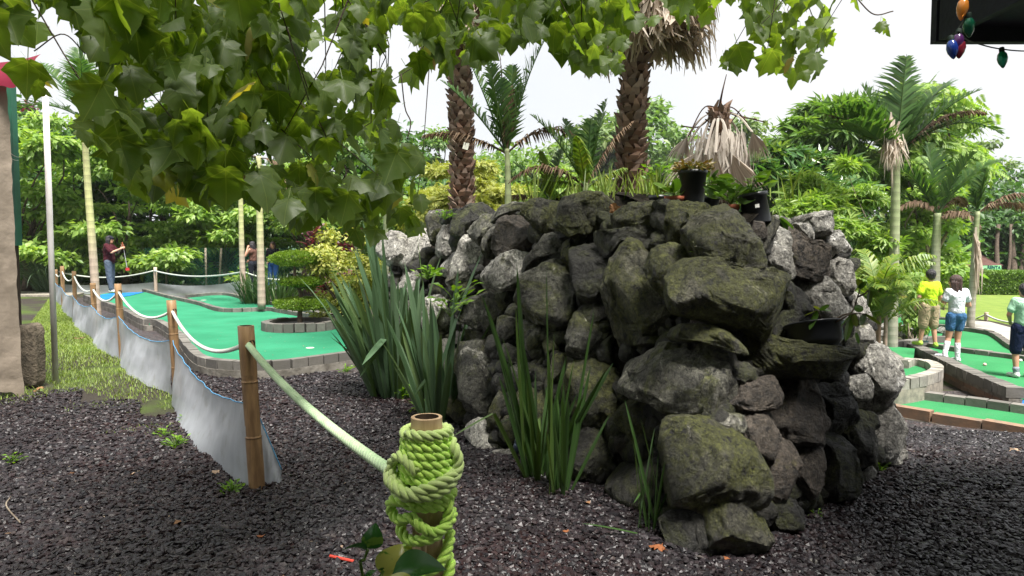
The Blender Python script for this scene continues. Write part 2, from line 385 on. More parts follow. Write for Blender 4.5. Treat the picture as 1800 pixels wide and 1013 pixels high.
def fill(name, pts, z, mat, parent=None, thick=.03):
    bm = bmesh.new(); vs = [bm.verts.new((p[0], p[1], z)) for p in pts]; f = bm.faces.new(vs); bm.normal_update()
    if f.normal.z < 0: f.normal_flip()
    if thick:
        r = bmesh.ops.extrude_face_region(bm, geom=[f]); vv = [e for e in r['geom'] if isinstance(e, bmesh.types.BMVert)]
        bmesh.ops.translate(bm, verts=vs, vec=(0, 0, -thick))
        bmesh.ops.recalc_face_normals(bm, faces=bm.faces)
    bmesh.ops.triangulate(bm, faces=[f for f in bm.faces if len(f.verts) > 4])
    me = bpy.data.meshes.new(name); bm.to_mesh(me); bm.free(); return link(name, me, mat, parent)
def Gs(l, z): return [G(a, b, z) for a, b in l]
ZL = .20
outer = Gs([(150, 519), (178, 529), (213, 540), (226, 548), (255, 562), (276, 563), (292, 571), (314, 586), (332, 608), (349, 624), (373, 632), (420, 636), (480, 636), (528, 631), (572, 625), (625, 617), (655, 604), (650, 588), (600, 563)], ZL)
mid = Gs([(600, 563), (539, 553), (492, 545), (468, 542), (394, 544), (350, 532), (299, 521), (253, 509)], ZL)
farl = Gs([(253, 509), (190, 512), (150, 519)], ZL)
t = empty('mini_golf_lane', (G(450, 600, 0)), 'long green lane at left with the ring planter standing on it', 'golf lane', 'mini golf lanes')
so = spline([p[:] for p in outer], 110); sm = spline([p[:] for p in mid], 50)
fill('turf', [p for p in so[:-1]] + [p for p in sm[:-1]] + [farl[1]], ZL-.06, M['turf'], t, .04)
mb = MB(); kerb_row(mb, so, .22, .12, .12, ZL + .015, .012); mb.build('block_edging', M['paver'], t)
mb = MB(); wallstrip(mb, so, -.05, ZL-.10, .13); mb.build('footing', M['concrete'], t)
mb = MB(); kerb_row(mb, sm, .2, .12, .12, ZL + .025, .01); mb.build('divider_edging', M['paver'], t)
mb = MB(); wallstrip(mb, sm, -.03, ZL-.09, .11); mb.build('divider_footing', M['mortar'], t)
bl = Gs([(253, 511), (192, 514), (158, 519), (182, 524), (228, 517)], ZL); fill('blue_mat', bl, ZL-.045, M['turf_blue'], t, .01)
mb = MB(); lathe(mb, [(0, .002), (.055, .002), (.06, 0)], G(545, 612, ZL-.06) + Vector((0, 0, .004)), 20); mb.build('cup', simple('cup_white', (.7, .68, .6)), t)
far2 = Gs([(329, 520), (371, 516), (406, 517), (454, 530), (480, 532), (540, 546), (600, 556)], ZL)
t = empty('mini_golf_lane', G(400, 530, 0), 'small green lane behind the divider at left, crossed by two palm trunks', 'golf lane', 'mini golf lanes')
sf = spline([p[:] for p in far2], 50)
inner = [p for p in sm if (p[1] < 20.5)]
fill('turf', list(sf) + [p + np.array([.0, .09, 0]) for p in inner if p[1] < 17], ZL-.06, M['turf'], t, .04)
mb = MB(); kerb_row(mb, sf, .22, .13, .12, ZL+.02, .012); mb.build('block_edging', M['paver'], t)
mb = MB(); wallstrip(mb, sf, -.05, ZL-.095, .15); mb.build('footing', M['mortar'], t)
mb = MB(); lathe(mb, [(0, .002), (.07, .002), (.075, 0)], G(358, 528, ZL-.06) + Vector((0, 0, .004)), 20); mb.build('cup', simple('cup_white2', (.7, .68, .6)), t)
# ring planter
c = G(528, 578, ZL-.06); R_ = .60
t = empty('ring_planter', c, 'round ring planter of grey blocks on the green lane', 'planter')
circ = [(c.x+R_*math.cos(a), c.y+R_*math.sin(a)) for a in np.linspace(0, 2*PI, 60)]
mb = MB(); kerb_row(mb, circ, .17, .13, .15, c.z+.15, .014); mb.build('block_ring', M['paver'], t)
fill('soil', [(c.x+.5*math.cos(a), c.y+.5*math.sin(a)) for a in np.linspace(0, 2*PI, 24)[:-1]], c.z+.09, M['gravel'], t, .05)
RING = c

# ---- right side
ZR = -.36
def lane(lbl, turf_pts, z, mat, edge=None, eh=.13, ew=.14, foot=None, kmat='paver', blen=.22, ext=None, grp='mini golf lanes'):
    cc = sum((Vector(p) for p in turf_pts), Vector())/len(turf_pts)
    t = empty('mini_golf_lane', (cc.x, cc.y, z), lbl, 'golf lane', grp)
    fill('turf', turf_pts, z, M[mat], t, .05)
    for e in (edge or []):
        mb = MB(); kerb_row(mb, spline([q[:] for q in e], 60), blen, ew, eh, z+eh*.55, .012); mb.build('block_edging', M[kmat], t)
    return t
# front strip with brown kerb and grey block row
kA = Gs([(1560, 712), (1583, 716), (1700, 734), (1800, 751), (1920, 772), (2050, 796)], ZR+.04)
kB = Gs([(1560, 680), (1580, 684), (1700, 699), (1800, 713), (1920, 730), (2060, 750)], ZR+.09)
t = empty('mini_golf_lane', G(1700, 712, ZR), 'narrow green strip at right between the brown kerb and the grey block row', 'golf lane', 'mini golf lanes')
fill('turf', kA + kB[::-1], ZR, M['turf2'], t, .05)
mb = MB(); kerb_row(mb, spline([q[:] for q in kA], 60), .5, .13, .12, ZR+.05, .02); mb.build('brown_kerb', M['kerb'], t)
mb = MB(); wallstrip(mb, spline([q[:] for q in kA], 30), -.6, ZR-.068, .14); mb.build('kerb_footing', M['mortar'], t)
mb = MB(); kerb_row(mb, spline([q[:] for q in kB], 60), .23, .14, .14, ZR+.10, .014); mb.build('block_row', M['paver'], t)
mb = MB(); wallstrip(mb, spline([q[:] for q in kB], 30), -.6, ZR-.042, .13); mb.build('row_footing', M['mortar'], t)
# gravel wedge between the strip and the brick wall
fill('gravel_wedge', Gs([(1560, 676), (1800, 705), (1790, 690), (1652, 668), (1640, 640), (1560, 640)], -.5), -.48, M['gravel'], None, .04)['kind'] = 'structure'
# curved lane
zc = -.12
cu = Gs([(1540, 664), (1575, 667), (1617, 661), (1638, 654), (1648, 646), (1637, 637), (1613, 631), (1600, 631), (1588, 636)], zc+.06)
t = empty('mini_golf_lane', G(1600, 650, zc), 'green lane end with curved pale block border in front of the brick wall', 'golf lane', 'mini golf lanes')
sc_ = spline([q[:] for q in cu], 70)
fill('turf', list(sc_) + Gs([(1540, 625)], zc+.06), zc-.03, M['turf2'], t, .04)
mb = MB(); kerb_row(mb, sc_, .19, .15, .13, zc+.07, .014); mb.build('block_edging', brickmat('paver_pale', [(.30, .28, .235), (.38, .355, .31), (.24, .225, .2)]), t)
mb = MB(); wallstrip(mb, sc_, -.6, zc-.062, .14); mb.build('footing', M['mortar'], t)
e = Gs([(1545, 612), (1563, 621), (1588, 637)], zc+.06); mb = MB(); wallstrip(mb, [q[:2] for q in e], -.5, zc+.09, .12); mb.build('low_wall', M['concrete'], t)
lane('green lane piece between the ringed palm trunk and the brick wall', Gs([(1500, 632), (1588, 634), (1606, 628), (1608, 612), (1560, 607), (1500, 607)], zc-.05), zc-.06, 'turf2', [Gs([(1500, 606), (1560, 603), (1610, 597), (1640, 592), (1665, 592)], zc)], .12, .13)
# the raised lane with brick wall
zE = -.28
wt = [G(1604, 604, zE+.12), G(1690, 645, zE+.12), G(1786, 687, zE+.10)]
t = empty('mini_golf_lane', G(1720, 640, zE), 'raised green lane at right behind the slanting brick wall', 'golf lane', 'mini golf lanes')
fill('turf', [wt[0] + Vector((.1, .1, 0)), wt[1] + Vector((.1, .05, 0)), wt[2] + Vector((.05, .1, 0))] + Gs([(1830, 692), (2050, 700), (2050, 655), (1800, 630), (1720, 616), (1665, 608)], zE), zE, M['turf2'], t, .05)
sw = spline([q[:] for q in wt], 40)
mb = MB(); kerb_row(mb, sw, .13, .2, .13, zE+.13, .012); mb.build('wall_cap', M['paver'], t)
mb = MB(); wallstrip(mb, sw, zE-.05, zE-.004, .15); mb.build('mortar_band', M['concrete'], t)
mb = MB()
for r in range(7): kerb_row(mb, sw, .23, .13, .062, zE-.053-.07*r, .012, .001, .005) if r % 2 == 0 else kerb_row(mb, sw[1:], .24, .13, .062, zE-.053-.07*r, .012, .001, .005)
mb.build('brick_courses', M['brick'], t); mb = MB(); wallstrip(mb, sw, -.75, zE-.052, .115); mb.build('wall_core', M['mortar'], t)
fill('blue_mat', Gs([(1775, 698), (1805, 697), (1900, 699), (1960, 730), (1880, 722), (1800, 711)], zE-.06), zE-.06, M['turf_blue'], t, .04)
kF = Gs([(1600, 598), (1640, 604), (1665, 609), (1720, 616), (1778, 623), (1830, 631), (2000, 655)], zE+.07)
mb = MB(); kerb_row(mb, spline([q[:] for q in kF], 60), .24, .16, .14, zE+.08, .014); mb.build('back_edging', M['paver'], t)
# the lane behind it
kH = Gs([(1590, 566), (1640, 570), (1688, 575), (1718, 579), (1744, 584), (1762, 595), (1780, 607), (1830, 628)], ZR+.06)
t = empty('mini_golf_lane', G(1700, 592, ZR), 'wide green lane at right with dark angled edging beside the pale path', 'golf lane', 'mini golf lanes')
fill('turf', [q + Vector((0, -.03, 0)) for q in kH] + Gs([(1790, 624), (1720, 612), (1665, 605), (1620, 598), (1590, 592)], ZR), ZR-.02, M['turf2'], t, .05)
mb = MB(); kerb_row(mb, spline([q[:] for q in kH], 80), .24, .13, .13, ZR+.07, .012); mb.build('block_edging', brickmat('paver_dark', [(.1, .09, .08), (.15, .14, .12)]), t)
t = lane('far green lane behind the white rocks at right', Gs([(1490, 575), (1560, 577), (1600, 582), (1670, 578), (1665, 560), (1600, 556), (1490, 552)], ZR), ZR-.05, 'turf2', [Gs([(1490, 550), (1560, 553), (1610, 556), (1670, 560)], ZR)], .12, .14, kmat='paver')
lane('farthest green mat by the seated visitor at right', Gs([(1490, 545), (1605, 548), (1610, 533), (1540, 526), (1490, 528)], ZR), ZR-.08, 'turf2', None)
fill('path', Gs([(1690, 572), (1744, 581), (1780, 603), (1830, 622), (2100, 660), (2100, 600), (1830, 590), (1740, 566), (1690, 562)], ZR-.08), ZR-.08, M['path'], None, .02)['kind'] = 'structure'
fill('lawn', Gs([(1480, 528), (1560, 524), (1640, 519), (1720, 518), (2400, 522), (2400, 620), (1900, 596), (1735, 563), (1600, 553), (1480, 552)], ZR-.1), ZR-.1, M['lawn'], None, .02)['kind'] = 'structure'

fill('path', Gs([(-200, 519), (128, 521), (148, 516), (120, 514), (-200, 512)], .02), .05, M['mortar'], None, .06)['kind'] = 'structure'
# bits of leaf and twig among the stones, beyond counting
r0 = np.random.default_rng(44); n = 420; y = 2.9 + 5.5*r0.random(n); x = (r0.random(n)*2-1)*y*.8; k_ = ingravel(x, y) & ~((x > -.2) & (x < 3.1) & (y > 3.5)) & ~((x > 2.6) & (y > 7.2)); x, y = x[k_], y[k_]; n = len(x)
az = r0.random(n)*6.28; mb = MB(); scatter(np.array([[0, 0, 0], [-.3, .45, .12], [0, 1, 0], [.28, .5, .1]]), np.array([[0, 3, 2], [0, 2, 1]]), np.stack([x, y, gz(x, y)+.022], 1), np.stack([np.cos(az), np.sin(az), 0*az], 1), np.stack([0*az, 0*az, 1+0*az], 1) + r0.normal(size=(n, 3))*.4, np.stack([.008+.02*r0.random(n)**3, .012+.03*r0.random(n)**3, .02+0*az], 1), mb)
tag(mb.build('litter', brickmat('litter', [(.22, .14, .08), (.35, .26, .17), (.12, .07, .04), (.42, .36, .28), (.25, .10, .04)])), kind='stuff')

lz = [p[:2] for p in list(so)] ; mb = MB(); r0 = np.random.default_rng(45); c_ = 0
while c_ < 70:
    q = G(r0.uniform(230, 620), r0.uniform(520, 625), ZL-.056); x, y = q.x, q.y
    if (q - RING).length < .75: continue
    az = r0.random()*6.28; s_ = r0.uniform(.012, .035); scatter(np.array([[0, 0, 0], [-.35, .45, .15], [0, 1, 0], [.3, .5, .1]]), np.array([[0, 3, 2], [0, 2, 1]]), np.array([[x, y, ZL-.05]]), np.array([[math.cos(az), math.sin(az), 0]]), np.array([[.1, 0, 1.]]), np.array([s_]), mb); c_ += 1
tag(mb.build('turf_litter', bpy.data.materials['litter']), kind='stuff')
# ------------------------------------------------------------------ the stone planter
M['r_moss'] = rockmat('rock_mossy', (.115, .11, .075), (.014, .013, .009), (.066, .07, .015), .66, (.42, .40, .34), .1, .55)
M['r_grey'] = rockmat('rock_grey', (.18, .175, .14), (.024, .022, .018), (.07, .075, .02), .4, (.44, .42, .37), .35, .4)
M['r_pale'] = rockmat('rock_pale', (.52, .50, .45), (.15, .14, .12), (.16, .16, .07), .08, (.85, .83, .78), .5, .25)
M['r_brown'] = rockmat('rock_brown', (.12, .098, .076), (.034, .027, .021), (.10, .09, .03), .1, (.28, .22, .18), .2, .4)
M['r_dark'] = rockmat('rock_dark', (.045, .043, .034), (.012, .011, .009), (.05, .055, .015), .45, (.25, .24, .2), .05, .6)
M['soil'] = simple('soil_dark', (.02, .016, .012), (.008, .007, .005), 8, .95, .8, .03, .1)
WT = 1.82
def wall_hit(px, py, inset=0.0):
    d = ray(px, py); t0 = 2.0; last = None
    for k in range(700):
        t = t0 + k*.015; p = Vector((d.x*t, d.y*t, HC + d.z*t)); z = max(0, min(p.z, WT+.25))
        s, n = sdf((p.x, p.y))
        if s < -(.42*z/WT) - inset: return p, n
        last = (s, p, n) if last is None or s < last[0] else last
    return last[1], last[2]
S = [  # material, outline in picture points (stones read one by one)
('grey', [(753,374),(788,371),(790,395),(775,415),(765,429),(757,425),(747,403),(745,385)]),
('dark', [(818,362),(838,358),(858,372),(857,380),(838,390),(828,405),(826,419),(802,415),(788,405),(794,385),(808,375)]),
('grey', [(842,383),(865,379),(863,397),(854,419),(838,427),(830,419),(826,401)]),
('grey', [(865,377),(893,358),(917,357),(921,366),(893,377),(869,391),(863,389)]),
('moss', [(925,362),(942,352),(976,354),(978,375),(966,401),(944,407),(935,389),(923,379)]),
('moss', [(987,358),(1018,342),(1042,343),(1068,354),(1058,379),(1046,391),(1034,405),(1010,413),(989,403),(973,391),(979,370)]),
('moss', [(1085,372),(1117,360),(1166,358),(1174,370),(1170,383),(1127,399),(1087,403),(1078,391)]),
('moss', [(1184,360),(1235,360),(1244,366),(1215,395),(1193,427),(1174,433),(1163,419),(1174,389)]),
('moss', [(1262,359),(1276,372),(1292,387),(1320,425),(1329,451),(1326,466),(1298,464),(1261,458),(1229,456),(1197,439),(1197,425),(1209,399),(1239,372)]),
('brown', [(1294,387),(1312,391),(1337,395),(1347,399),(1339,419),(1328,431),(1320,419),(1302,401)]),
('moss', [(1355,385),(1377,387),(1367,401),(1347,423),(1336,450),(1328,466),(1332,439),(1337,423),(1339,405)]),
('pale', [(1377,393),(1385,413),(1379,433),(1383,466),(1387,492),(1373,490),(1355,478),(1335,470),(1337,456),(1349,437),(1363,409)]),
('moss', [(1202,470),(1225,461),(1261,462),(1296,474),(1340,480),(1372,492),(1378,520),(1370,560),(1352,590),(1335,590),(1330,570),(1290,568),(1240,556),(1205,545),(1195,520),(1197,490)]),
('moss', [(1139,456),(1150,446),(1172,433),(1192,435),(1211,449),(1219,462),(1203,476),(1196,496),(1190,520),(1182,530),(1170,520),(1158,505),(1148,488),(1138,472)]),
('moss', [(1085,450),(1095,430),(1125,440),(1140,470),(1150,490),(1165,512),(1180,530),(1190,548),(1175,575),(1150,590),(1110,600),(1075,620),(1065,590),(1062,550),(1068,520),(1078,490)]),
('dark', [(1012,439),(1026,429),(1044,429),(1062,458),(1078,462),(1074,490),(1066,518),(1054,529),(1038,533),(1018,527),(1014,488)]),
('dark', [(1044,405),(1080,408),(1120,402),(1160,392),(1165,420),(1140,432),(1100,424),(1085,444),(1060,450),(1046,428)]),
('moss', [(987,427),(999,427),(1007,443),(1007,476),(999,474),(989,458)]),
('grey', [(977,407),(985,419),(983,443),(965,450),(943,458),(926,476),(920,472),(934,447),(955,419)]),
('grey', [(928,490),(959,468),(979,460),(989,482),(1003,486),(1009,510),(1010,545),(1004,575),(985,578),(960,565),(930,555),(905,545),(908,520)]),
('brown', [(885,387),(933,387),(937,405),(931,439),(903,445),(877,452),(873,435),(871,413)]),
('grey', [(863,400),(873,407),(862,425),(855,450),(848,450),(852,425)]),
('grey', [(858,462),(877,458),(907,447),(927,450),(921,478),(917,494),(897,510),(867,518),(844,510),(856,490)]),
('grey', [(818,419),(850,431),(854,443),(846,462),(818,498),(798,510),(773,518),(775,506),(802,478),(810,450)]),
('pale', [(798,439),(810,443),(812,462),(798,482),(779,482),(781,462)]),
('grey', [(777,401),(787,399),(789,419),(806,429),(798,443),(779,450),(761,443),(773,423)]),
('pale', [(725,405),(743,403),(754,428),(737,458),(727,476),(702,478),(702,462),(719,431)]),
('pale', [(672,418),(690,410),(710,420),(706,450),(696,462),(684,466),(672,460)]),
('grey', [(700,494),(725,478),(737,490),(735,514),(717,527),(702,518)]),
('grey', [(830,527),(850,522),(875,522),(900,530),(905,545),(895,560),(870,575),(845,575),(820,565),(805,550),(815,535)]),
('grey', [(819,581),(857,583),(861,599),(837,603),(817,599)]),
('grey', [(815,607),(845,605),(849,627),(868,642),(880,670),(876,690),(862,715),(856,732),(835,735),(822,725),(821,690),(809,664),(799,654),(803,631)]),
('moss', [(790,700),(815,685),(825,715),(825,735),(812,742),(795,730),(785,715)]),
('grey', [(876,563),(892,556),(908,561),(914,579),(888,593),(878,585)]),
('grey', [(914,563),(947,575),(955,599),(935,619),(920,603)]),
('grey', [(951,595),(975,601),(979,617),(963,621)]),
('grey', [(1022,546),(1035,545),(1058,560),(1062,600),(1060,640),(1045,645),(1020,635),(1005,620),(1000,605),(1008,575)]),
('grey', [(886,603),(908,615),(910,638),(888,630)]),
('grey', [(900,646),(928,634),(934,658),(914,678),(900,666)]),
('moss', [(969,631),(991,625),(999,648),(983,678),(969,670)]),
('moss', [(1002,642),(1040,640),(1072,655),(1090,690),(1092,725),(1060,745),(1020,740),(1003,710)]),
('grey', [(1063,630),(1083,625),(1110,627),(1138,621),(1162,611),(1207,611),(1241,611),(1259,627),(1274,654),(1270,690),(1261,720),(1250,737),(1220,738),(1195,732),(1165,715),(1140,700),(1095,690),(1080,665),(1062,650)]),
('moss', [(1172,595),(1187,577),(1221,573),(1253,579),(1280,595),(1296,613),(1299,629),(1276,615),(1237,600),(1197,601)]),
('moss', [(1112,599),(1162,591),(1160,603),(1118,607)]),
('brown', [(1215,568),(1227,555),(1249,573),(1235,580)]),
('moss', [(1296,584),(1317,582),(1365,600),(1411,610),(1462,614),(1487,619),(1510,640),(1514,651),(1498,669),(1471,658),(1420,660),(1379,658),(1374,664),(1337,656),(1312,635),(1298,623)]),
('brown', [(1301,676),(1358,665),(1370,692),(1367,715),(1330,720),(1275,713),(1278,697)]),
('brown', [(1365,668),(1411,665),(1434,679),(1438,692),(1432,711),(1441,738),(1438,775),(1425,782),(1380,778),(1365,760),(1360,710)]),
('dark', [(1436,688),(1457,681),(1494,683),(1505,699),(1512,727),(1494,741),(1480,755),(1448,758),(1436,735)]),
('grey', [(1503,663),(1524,663),(1530,681),(1524,713),(1508,713),(1498,690)]),
('pale', [(1517,594),(1544,596),(1563,621),(1572,658),(1579,699),(1558,711),(1540,727),(1528,715),(1530,681),(1514,651),(1508,619)]),
('grey', [(1545,730),(1560,716),(1582,718),(1585,750),(1580,775),(1560,802),(1535,810),(1530,770),(1535,740)]),
('grey', [(1485,750),(1510,733),(1535,755),(1530,811),(1510,815),(1494,777)]),
('dark', [(1513,717),(1538,733),(1541,750),(1529,753),(1513,733)]),
('dark', [(1438,755),(1455,764),(1488,772),(1494,822),(1502,866),(1477,871),(1450,877),(1455,816),(1444,783)]),
('brown', [(1397,788),(1433,783),(1438,816),(1435,866),(1411,877),(1394,838)]),
('brown', [(1355,777),(1394,786),(1397,830),(1386,866),(1366,882),(1333,866),(1330,838),(1350,805)]),
('brown', [(1300,741),(1355,722),(1358,772),(1344,816),(1325,827),(1306,791)]),
('moss', [(1185,742),(1243,750),(1266,767),(1299,786),(1326,836),(1329,869),(1315,886),(1277,897),(1216,908),(1169,897),(1155,858),(1166,792)]),
('grey', [(1263,737),(1288,728),(1310,734),(1299,761),(1277,759)]),
('moss', [(1255,890),(1299,885),(1342,912),(1352,955),(1320,968),(1275,985),(1258,970)]),
('dark', [(1168,905),(1257,900),(1266,985),(1222,980),(1183,955)]),
('dark', [(1330,880),(1350,878),(1362,900),(1352,928),(1330,908)]),
('dark', [(1366,877),(1391,877),(1408,910),(1394,935),(1369,930),(1352,894)]),
('pale', [(1510,841),(1540,819),(1543,835),(1521,849)]),
('pale', [(1554,805),(1576,797),(1581,811),(1563,824)]),
('grey', [(1574,793),(1593,791),(1588,809),(1578,811)]),
('grey', [(1578,775),(1591,776),(1588,790),(1579,789)]),
('grey', [(1386,385),(1421,380),(1464,374),(1480,387),(1474,397),(1462,408),(1430,411),(1398,394)]),
('pale', [(1398,396),(1423,397),(1428,426),(1409,415)]),
('brown', [(1382,410),(1394,406),(1412,426),(1439,433),(1458,451),(1455,484),(1449,491),(1426,488),(1403,481),(1386,474),(1380,440)]),
('grey', [(1428,419),(1460,411),(1494,411),(1492,427),(1481,456),(1458,449),(1439,431)]),
('pale', [(1460,459),(1487,459),(1497,511),(1489,520),(1473,502),(1462,484)]),
('grey', [(1387,482),(1430,490),(1457,498),(1474,520),(1492,542),(1510,570),(1495,585),(1468,575),(1436,560),(1412,540),(1395,515)]),
('pale', [(1490,515),(1510,520),(1522,540),(1527,570),(1515,580),(1500,560)]),
('grey', [(1500,577),(1525,575),(1542,597),(1520,603),(1503,600)]),
('moss', [(1379,512),(1390,520),(1395,538),(1386,545)]),
('pale', [(812,749),(847,741),(859,765),(875,785),(889,798),(873,812),(837,808),(851,790),(823,769)]),
('moss', [(879,688),(896,710),(873,753),(857,745),(867,715)]),
('moss', [(890,731),(906,739),(914,769),(898,775),(877,769)]),
('moss', [(1095,700),(1140,712),(1155,760),(1130,780),(1095,765),(1085,730)]),
('dark', [(1000,752),(1060,750),(1082,800),(1050,840),(1000,830),(985,790)]),
('dark', [(1075,815),(1145,795),(1162,860),(1150,905),(1090,900),(1060,865)]),
('dark', [(985,842),(1050,848),(1065,865),(1040,885),(990,868)]),
('moss', [(920,690),(960,690),(985,740),(970,790),(930,780),(915,740)]),
('brown', [(1086,772),(1097,768),(1106,776),(1104,790),(1092,794),(1085,784)]),
('dark', [(925,790),(975,795),(985,838),(955,848),(920,825)]),
('grey', [(690,530),(740,535),(760,570),(750,610),(710,610),(690,580)]),
('grey', [(745,620),(790,600),(800,640),(790,690),(760,700),(740,660)]),
('grey', [(690,620),(730,620),(740,660),(715,690),(690,670)]),
('grey', [(740,520),(775,520),(800,550),(790,590),(755,580),(740,550)]),
('dark', [(1300,636),(1340,660),(1300,672),(1278,660),(1275,640)]),
('dark', [(1385,545),(1400,560),(1400,600),(1372,596),(1360,580),(1375,560)]),
('dark', [(1003,580),(1022,540),(1052,538),(1060,556),(1020,600),(1004,604)]),
('pale', [(862,795),(905,790),(920,808),(880,822)]),
]
FWD = {8: .10, 12: .07, 13: .20, 14: .03, 41: .10, 42: .12, 45: .24, 50: .06, 58: .03, 60: .07, 61: .05, 63: .08, 46: .05, 47: .06, 57: .05, 55: .04, 56: .05, 54: .05, 48: .08, 5: .06, 19: .04, 22: .03}
def boulder(matkey, poly, k):
    poly = np.array(poly, float); c = poly.mean(0)
    x0, y0 = poly.min(0); x1, y1 = poly.max(0)
    p, n2 = wall_hit(*c, inset=.0)
    view = np.array(ray(*c)); view /= np.linalg.norm(view)
    n = np.array([n2[0], n2[1], .18]); n /= np.linalg.norm(n); n = n - .75*view; n /= np.linalg.norm(n)
    pc = np.array(p) - view*FWD.get(k, 0); W = []
    for q in poly:
        d = np.array(ray(*q)); o = np.array([0, 0, HC]); t = np.dot(pc-o, n)/np.dot(d, n); W.append(o + d*t)
    W = np.array(W); ctr = W.mean(0)
    a = np.cross([0, 0, 1.0], n); a /= np.linalg.norm(a); b = np.cross(n, a)
    L2 = np.stack([(W-ctr) @ a, (W-ctr) @ b], 1)*(1.05 + .03/(.25+np.ptp(W, 0).max()))
    area = abs(np.sum(L2[:, 0]*np.roll(L2[:, 1], -1) - L2[:, 1]*np.roll(L2[:, 0], -1)))/2; size = math.sqrt(area)
    # radius of the outline in each direction
    ang = np.linspace(-PI, PI, 181); rad = np.zeros(181)
    for i, th in enumerate(ang):
        u = np.array([math.cos(th), math.sin(th)]); best = 0
        for A, B in zip(L2, np.roll(L2, -1, 0)):
            e = B-A; den = u[0]*e[1]-u[1]*e[0]
            if abs(den) < 1e-9: continue
            s = (A[0]*e[1]-A[1]*e[0])/den; r = (A[0]*u[1]-A[1]*u[0])/den
            if s > 0 and -1e-6 <= r <= 1+1e-6: best = max(best, s)
        rad[i] = best if best > 0 else size*.3
    kk = np.array([.1, .2, .4, .2, .1]); rad[:180] = np.convolve(np.r_[rad[178:180], rad[:180], rad[0:2]], kk, 'valid'); rad[180] = rad[0]
    T = min(max(.36*size, .05), .22)*(1.5 if k in (45, 60, 61, 42) else 1)
    v, f = ICO[5 if size > .2 else 4]
    rr = np.hypot(v[:, 0], v[:, 1]); th = np.arctan2(v[:, 1], v[:, 0]); cphi = rr; sphi = v[:, 2]
    R = np.interp(th, ang, rad); e1 = .25
    Pl = np.stack([R*cphi**e1*np.cos(th)*1.05, R*cphi**e1*np.sin(th)*1.05, T*np.sign(sphi)*np.abs(sphi)**.8], 1)
    r0 = np.random.default_rng(100+k)
    # broken faces
    for j in range(11):
        m = r0.normal(size=3); m[2] = abs(m[2])*.8 + .2; m /= np.linalg.norm(m)
        ext = (Pl @ m).max(); h = ext*(r0.uniform(.6, .86) if m[2] > .5 else r0.uniform(.84, .96)); ov = np.maximum(0, Pl @ m - h); Pl = Pl - ov[:, None]*m
    q = Pl/size; off = r0.uniform(0, 50, 3)
    dn = unit(Pl/np.array([size, size, T]))
    wq = q*np.array([1, 1, 1]) + .35*np.stack([vnoise(q*1.7+off, 3), vnoise(q*1.7+off, 4), vnoise(q*1.7+off, 5)], 1)
    d = .05*size*fbm(wq*2.0+off, 3, 1) + .045*size*fbm(wq*np.array([6.5, 3.0, 5])+off, 5, 9, True) + .014*fbm(Pl*np.array([20, 9, 16])+off, 4, 20, True) + .004*fbm(Pl*52+off, 3, 30, True)
    Pl = Pl + dn*d[:, None]*np.where(Pl[:, 2:3] > -T*.3, 1, .3)
    Wd = ctr + Pl[:, 0:1]*a + Pl[:, 1:2]*b + (Pl[:, 2:3] - T*.15)*n
    return mesh('boulder', Wd, f, M['r_'+matkey], WALLT, True)
WALLT = empty('stone_planter', (1.0, 6.5, 0), 'raised planter of rough mossy boulders in the middle of the gravel', 'stone planter')
PALER = {22, 23, 24, 25, 28, 29, 68, 71, 73, 75, 49, 51, 33, 90, 31, 67, 66}
for k, (mk, poly) in enumerate(S): boulder('pale' if k in PALER and k not in (29, 31, 33) else mk, poly, k)
# earth behind and above the stones; its dark colour stands for shade between them
def inset_outline(off):
    """the foot outline moved inward"""
    A = WP; n = len(A); out = []
    for i in range(n):
        e0 = A[i]-A[i-1]; e1 = A[(i+1) % n]-A[i]; n0 = -np.array([e0[1], -e0[0]])/np.hypot(*e0); n1 = -np.array([e1[1], -e1[0]])/np.hypot(*e1)
        m = n0+n1; m /= np.hypot(*m); out.append(A[i] + m*off/max(.5, np.dot(m, n0)))
    return np.array(out)
def resamp(poly, m):
    p = np.vstack([poly, poly[:1]]); s = np.r_[0, np.cumsum(np.hypot(*np.diff(p, axis=0).T))]; t = np.linspace(0, s[-1], m+1)[:-1]
    return np.stack([np.interp(t, s, p[:, 0]), np.interp(t, s, p[:, 1])], 1)
rows = []; m_ = 260
lv = [(0, .14, -.1)] + [(0, .15+.42*z/1.82, z) for z in (.15, .3, .45, .6, .75, .9, 1.05, 1.2, 1.35, 1.5, 1.62)] + [(1.8, .68, 1.74)]
for _, off, z in lv: q = resamp(inset_outline(off), m_); rows.append(np.c_[q, np.full(m_, z)])
q = rows[-1].copy(); cen = np.array([.8, 7.2])
for s_, z in ((.75, 1.86), (.5, 2.0), (.25, 2.1), (.02, 2.14)): w2 = q.copy(); w2[:, :2] = cen + (q[:, :2]-cen)*s_; w2[:, 2] = z; rows.append(w2)
Pg = np.stack(rows); Pg = np.concatenate([Pg, Pg[:, :1]], 1); fl = Pg.reshape(-1, 3)
dd = .10*fbm(fl*4, 4, 70); fl = fl + np.c_[dd, dd*.6, .05*fbm(fl*2.2, 4, 80)]; Pg = fl.reshape(Pg.shape)
Pg[:, -1] = Pg[:, 0]
mb = MB(); grid_sheet(Pg, mb, True); mb.build('earth_core', M['soil'], WALLT, True)
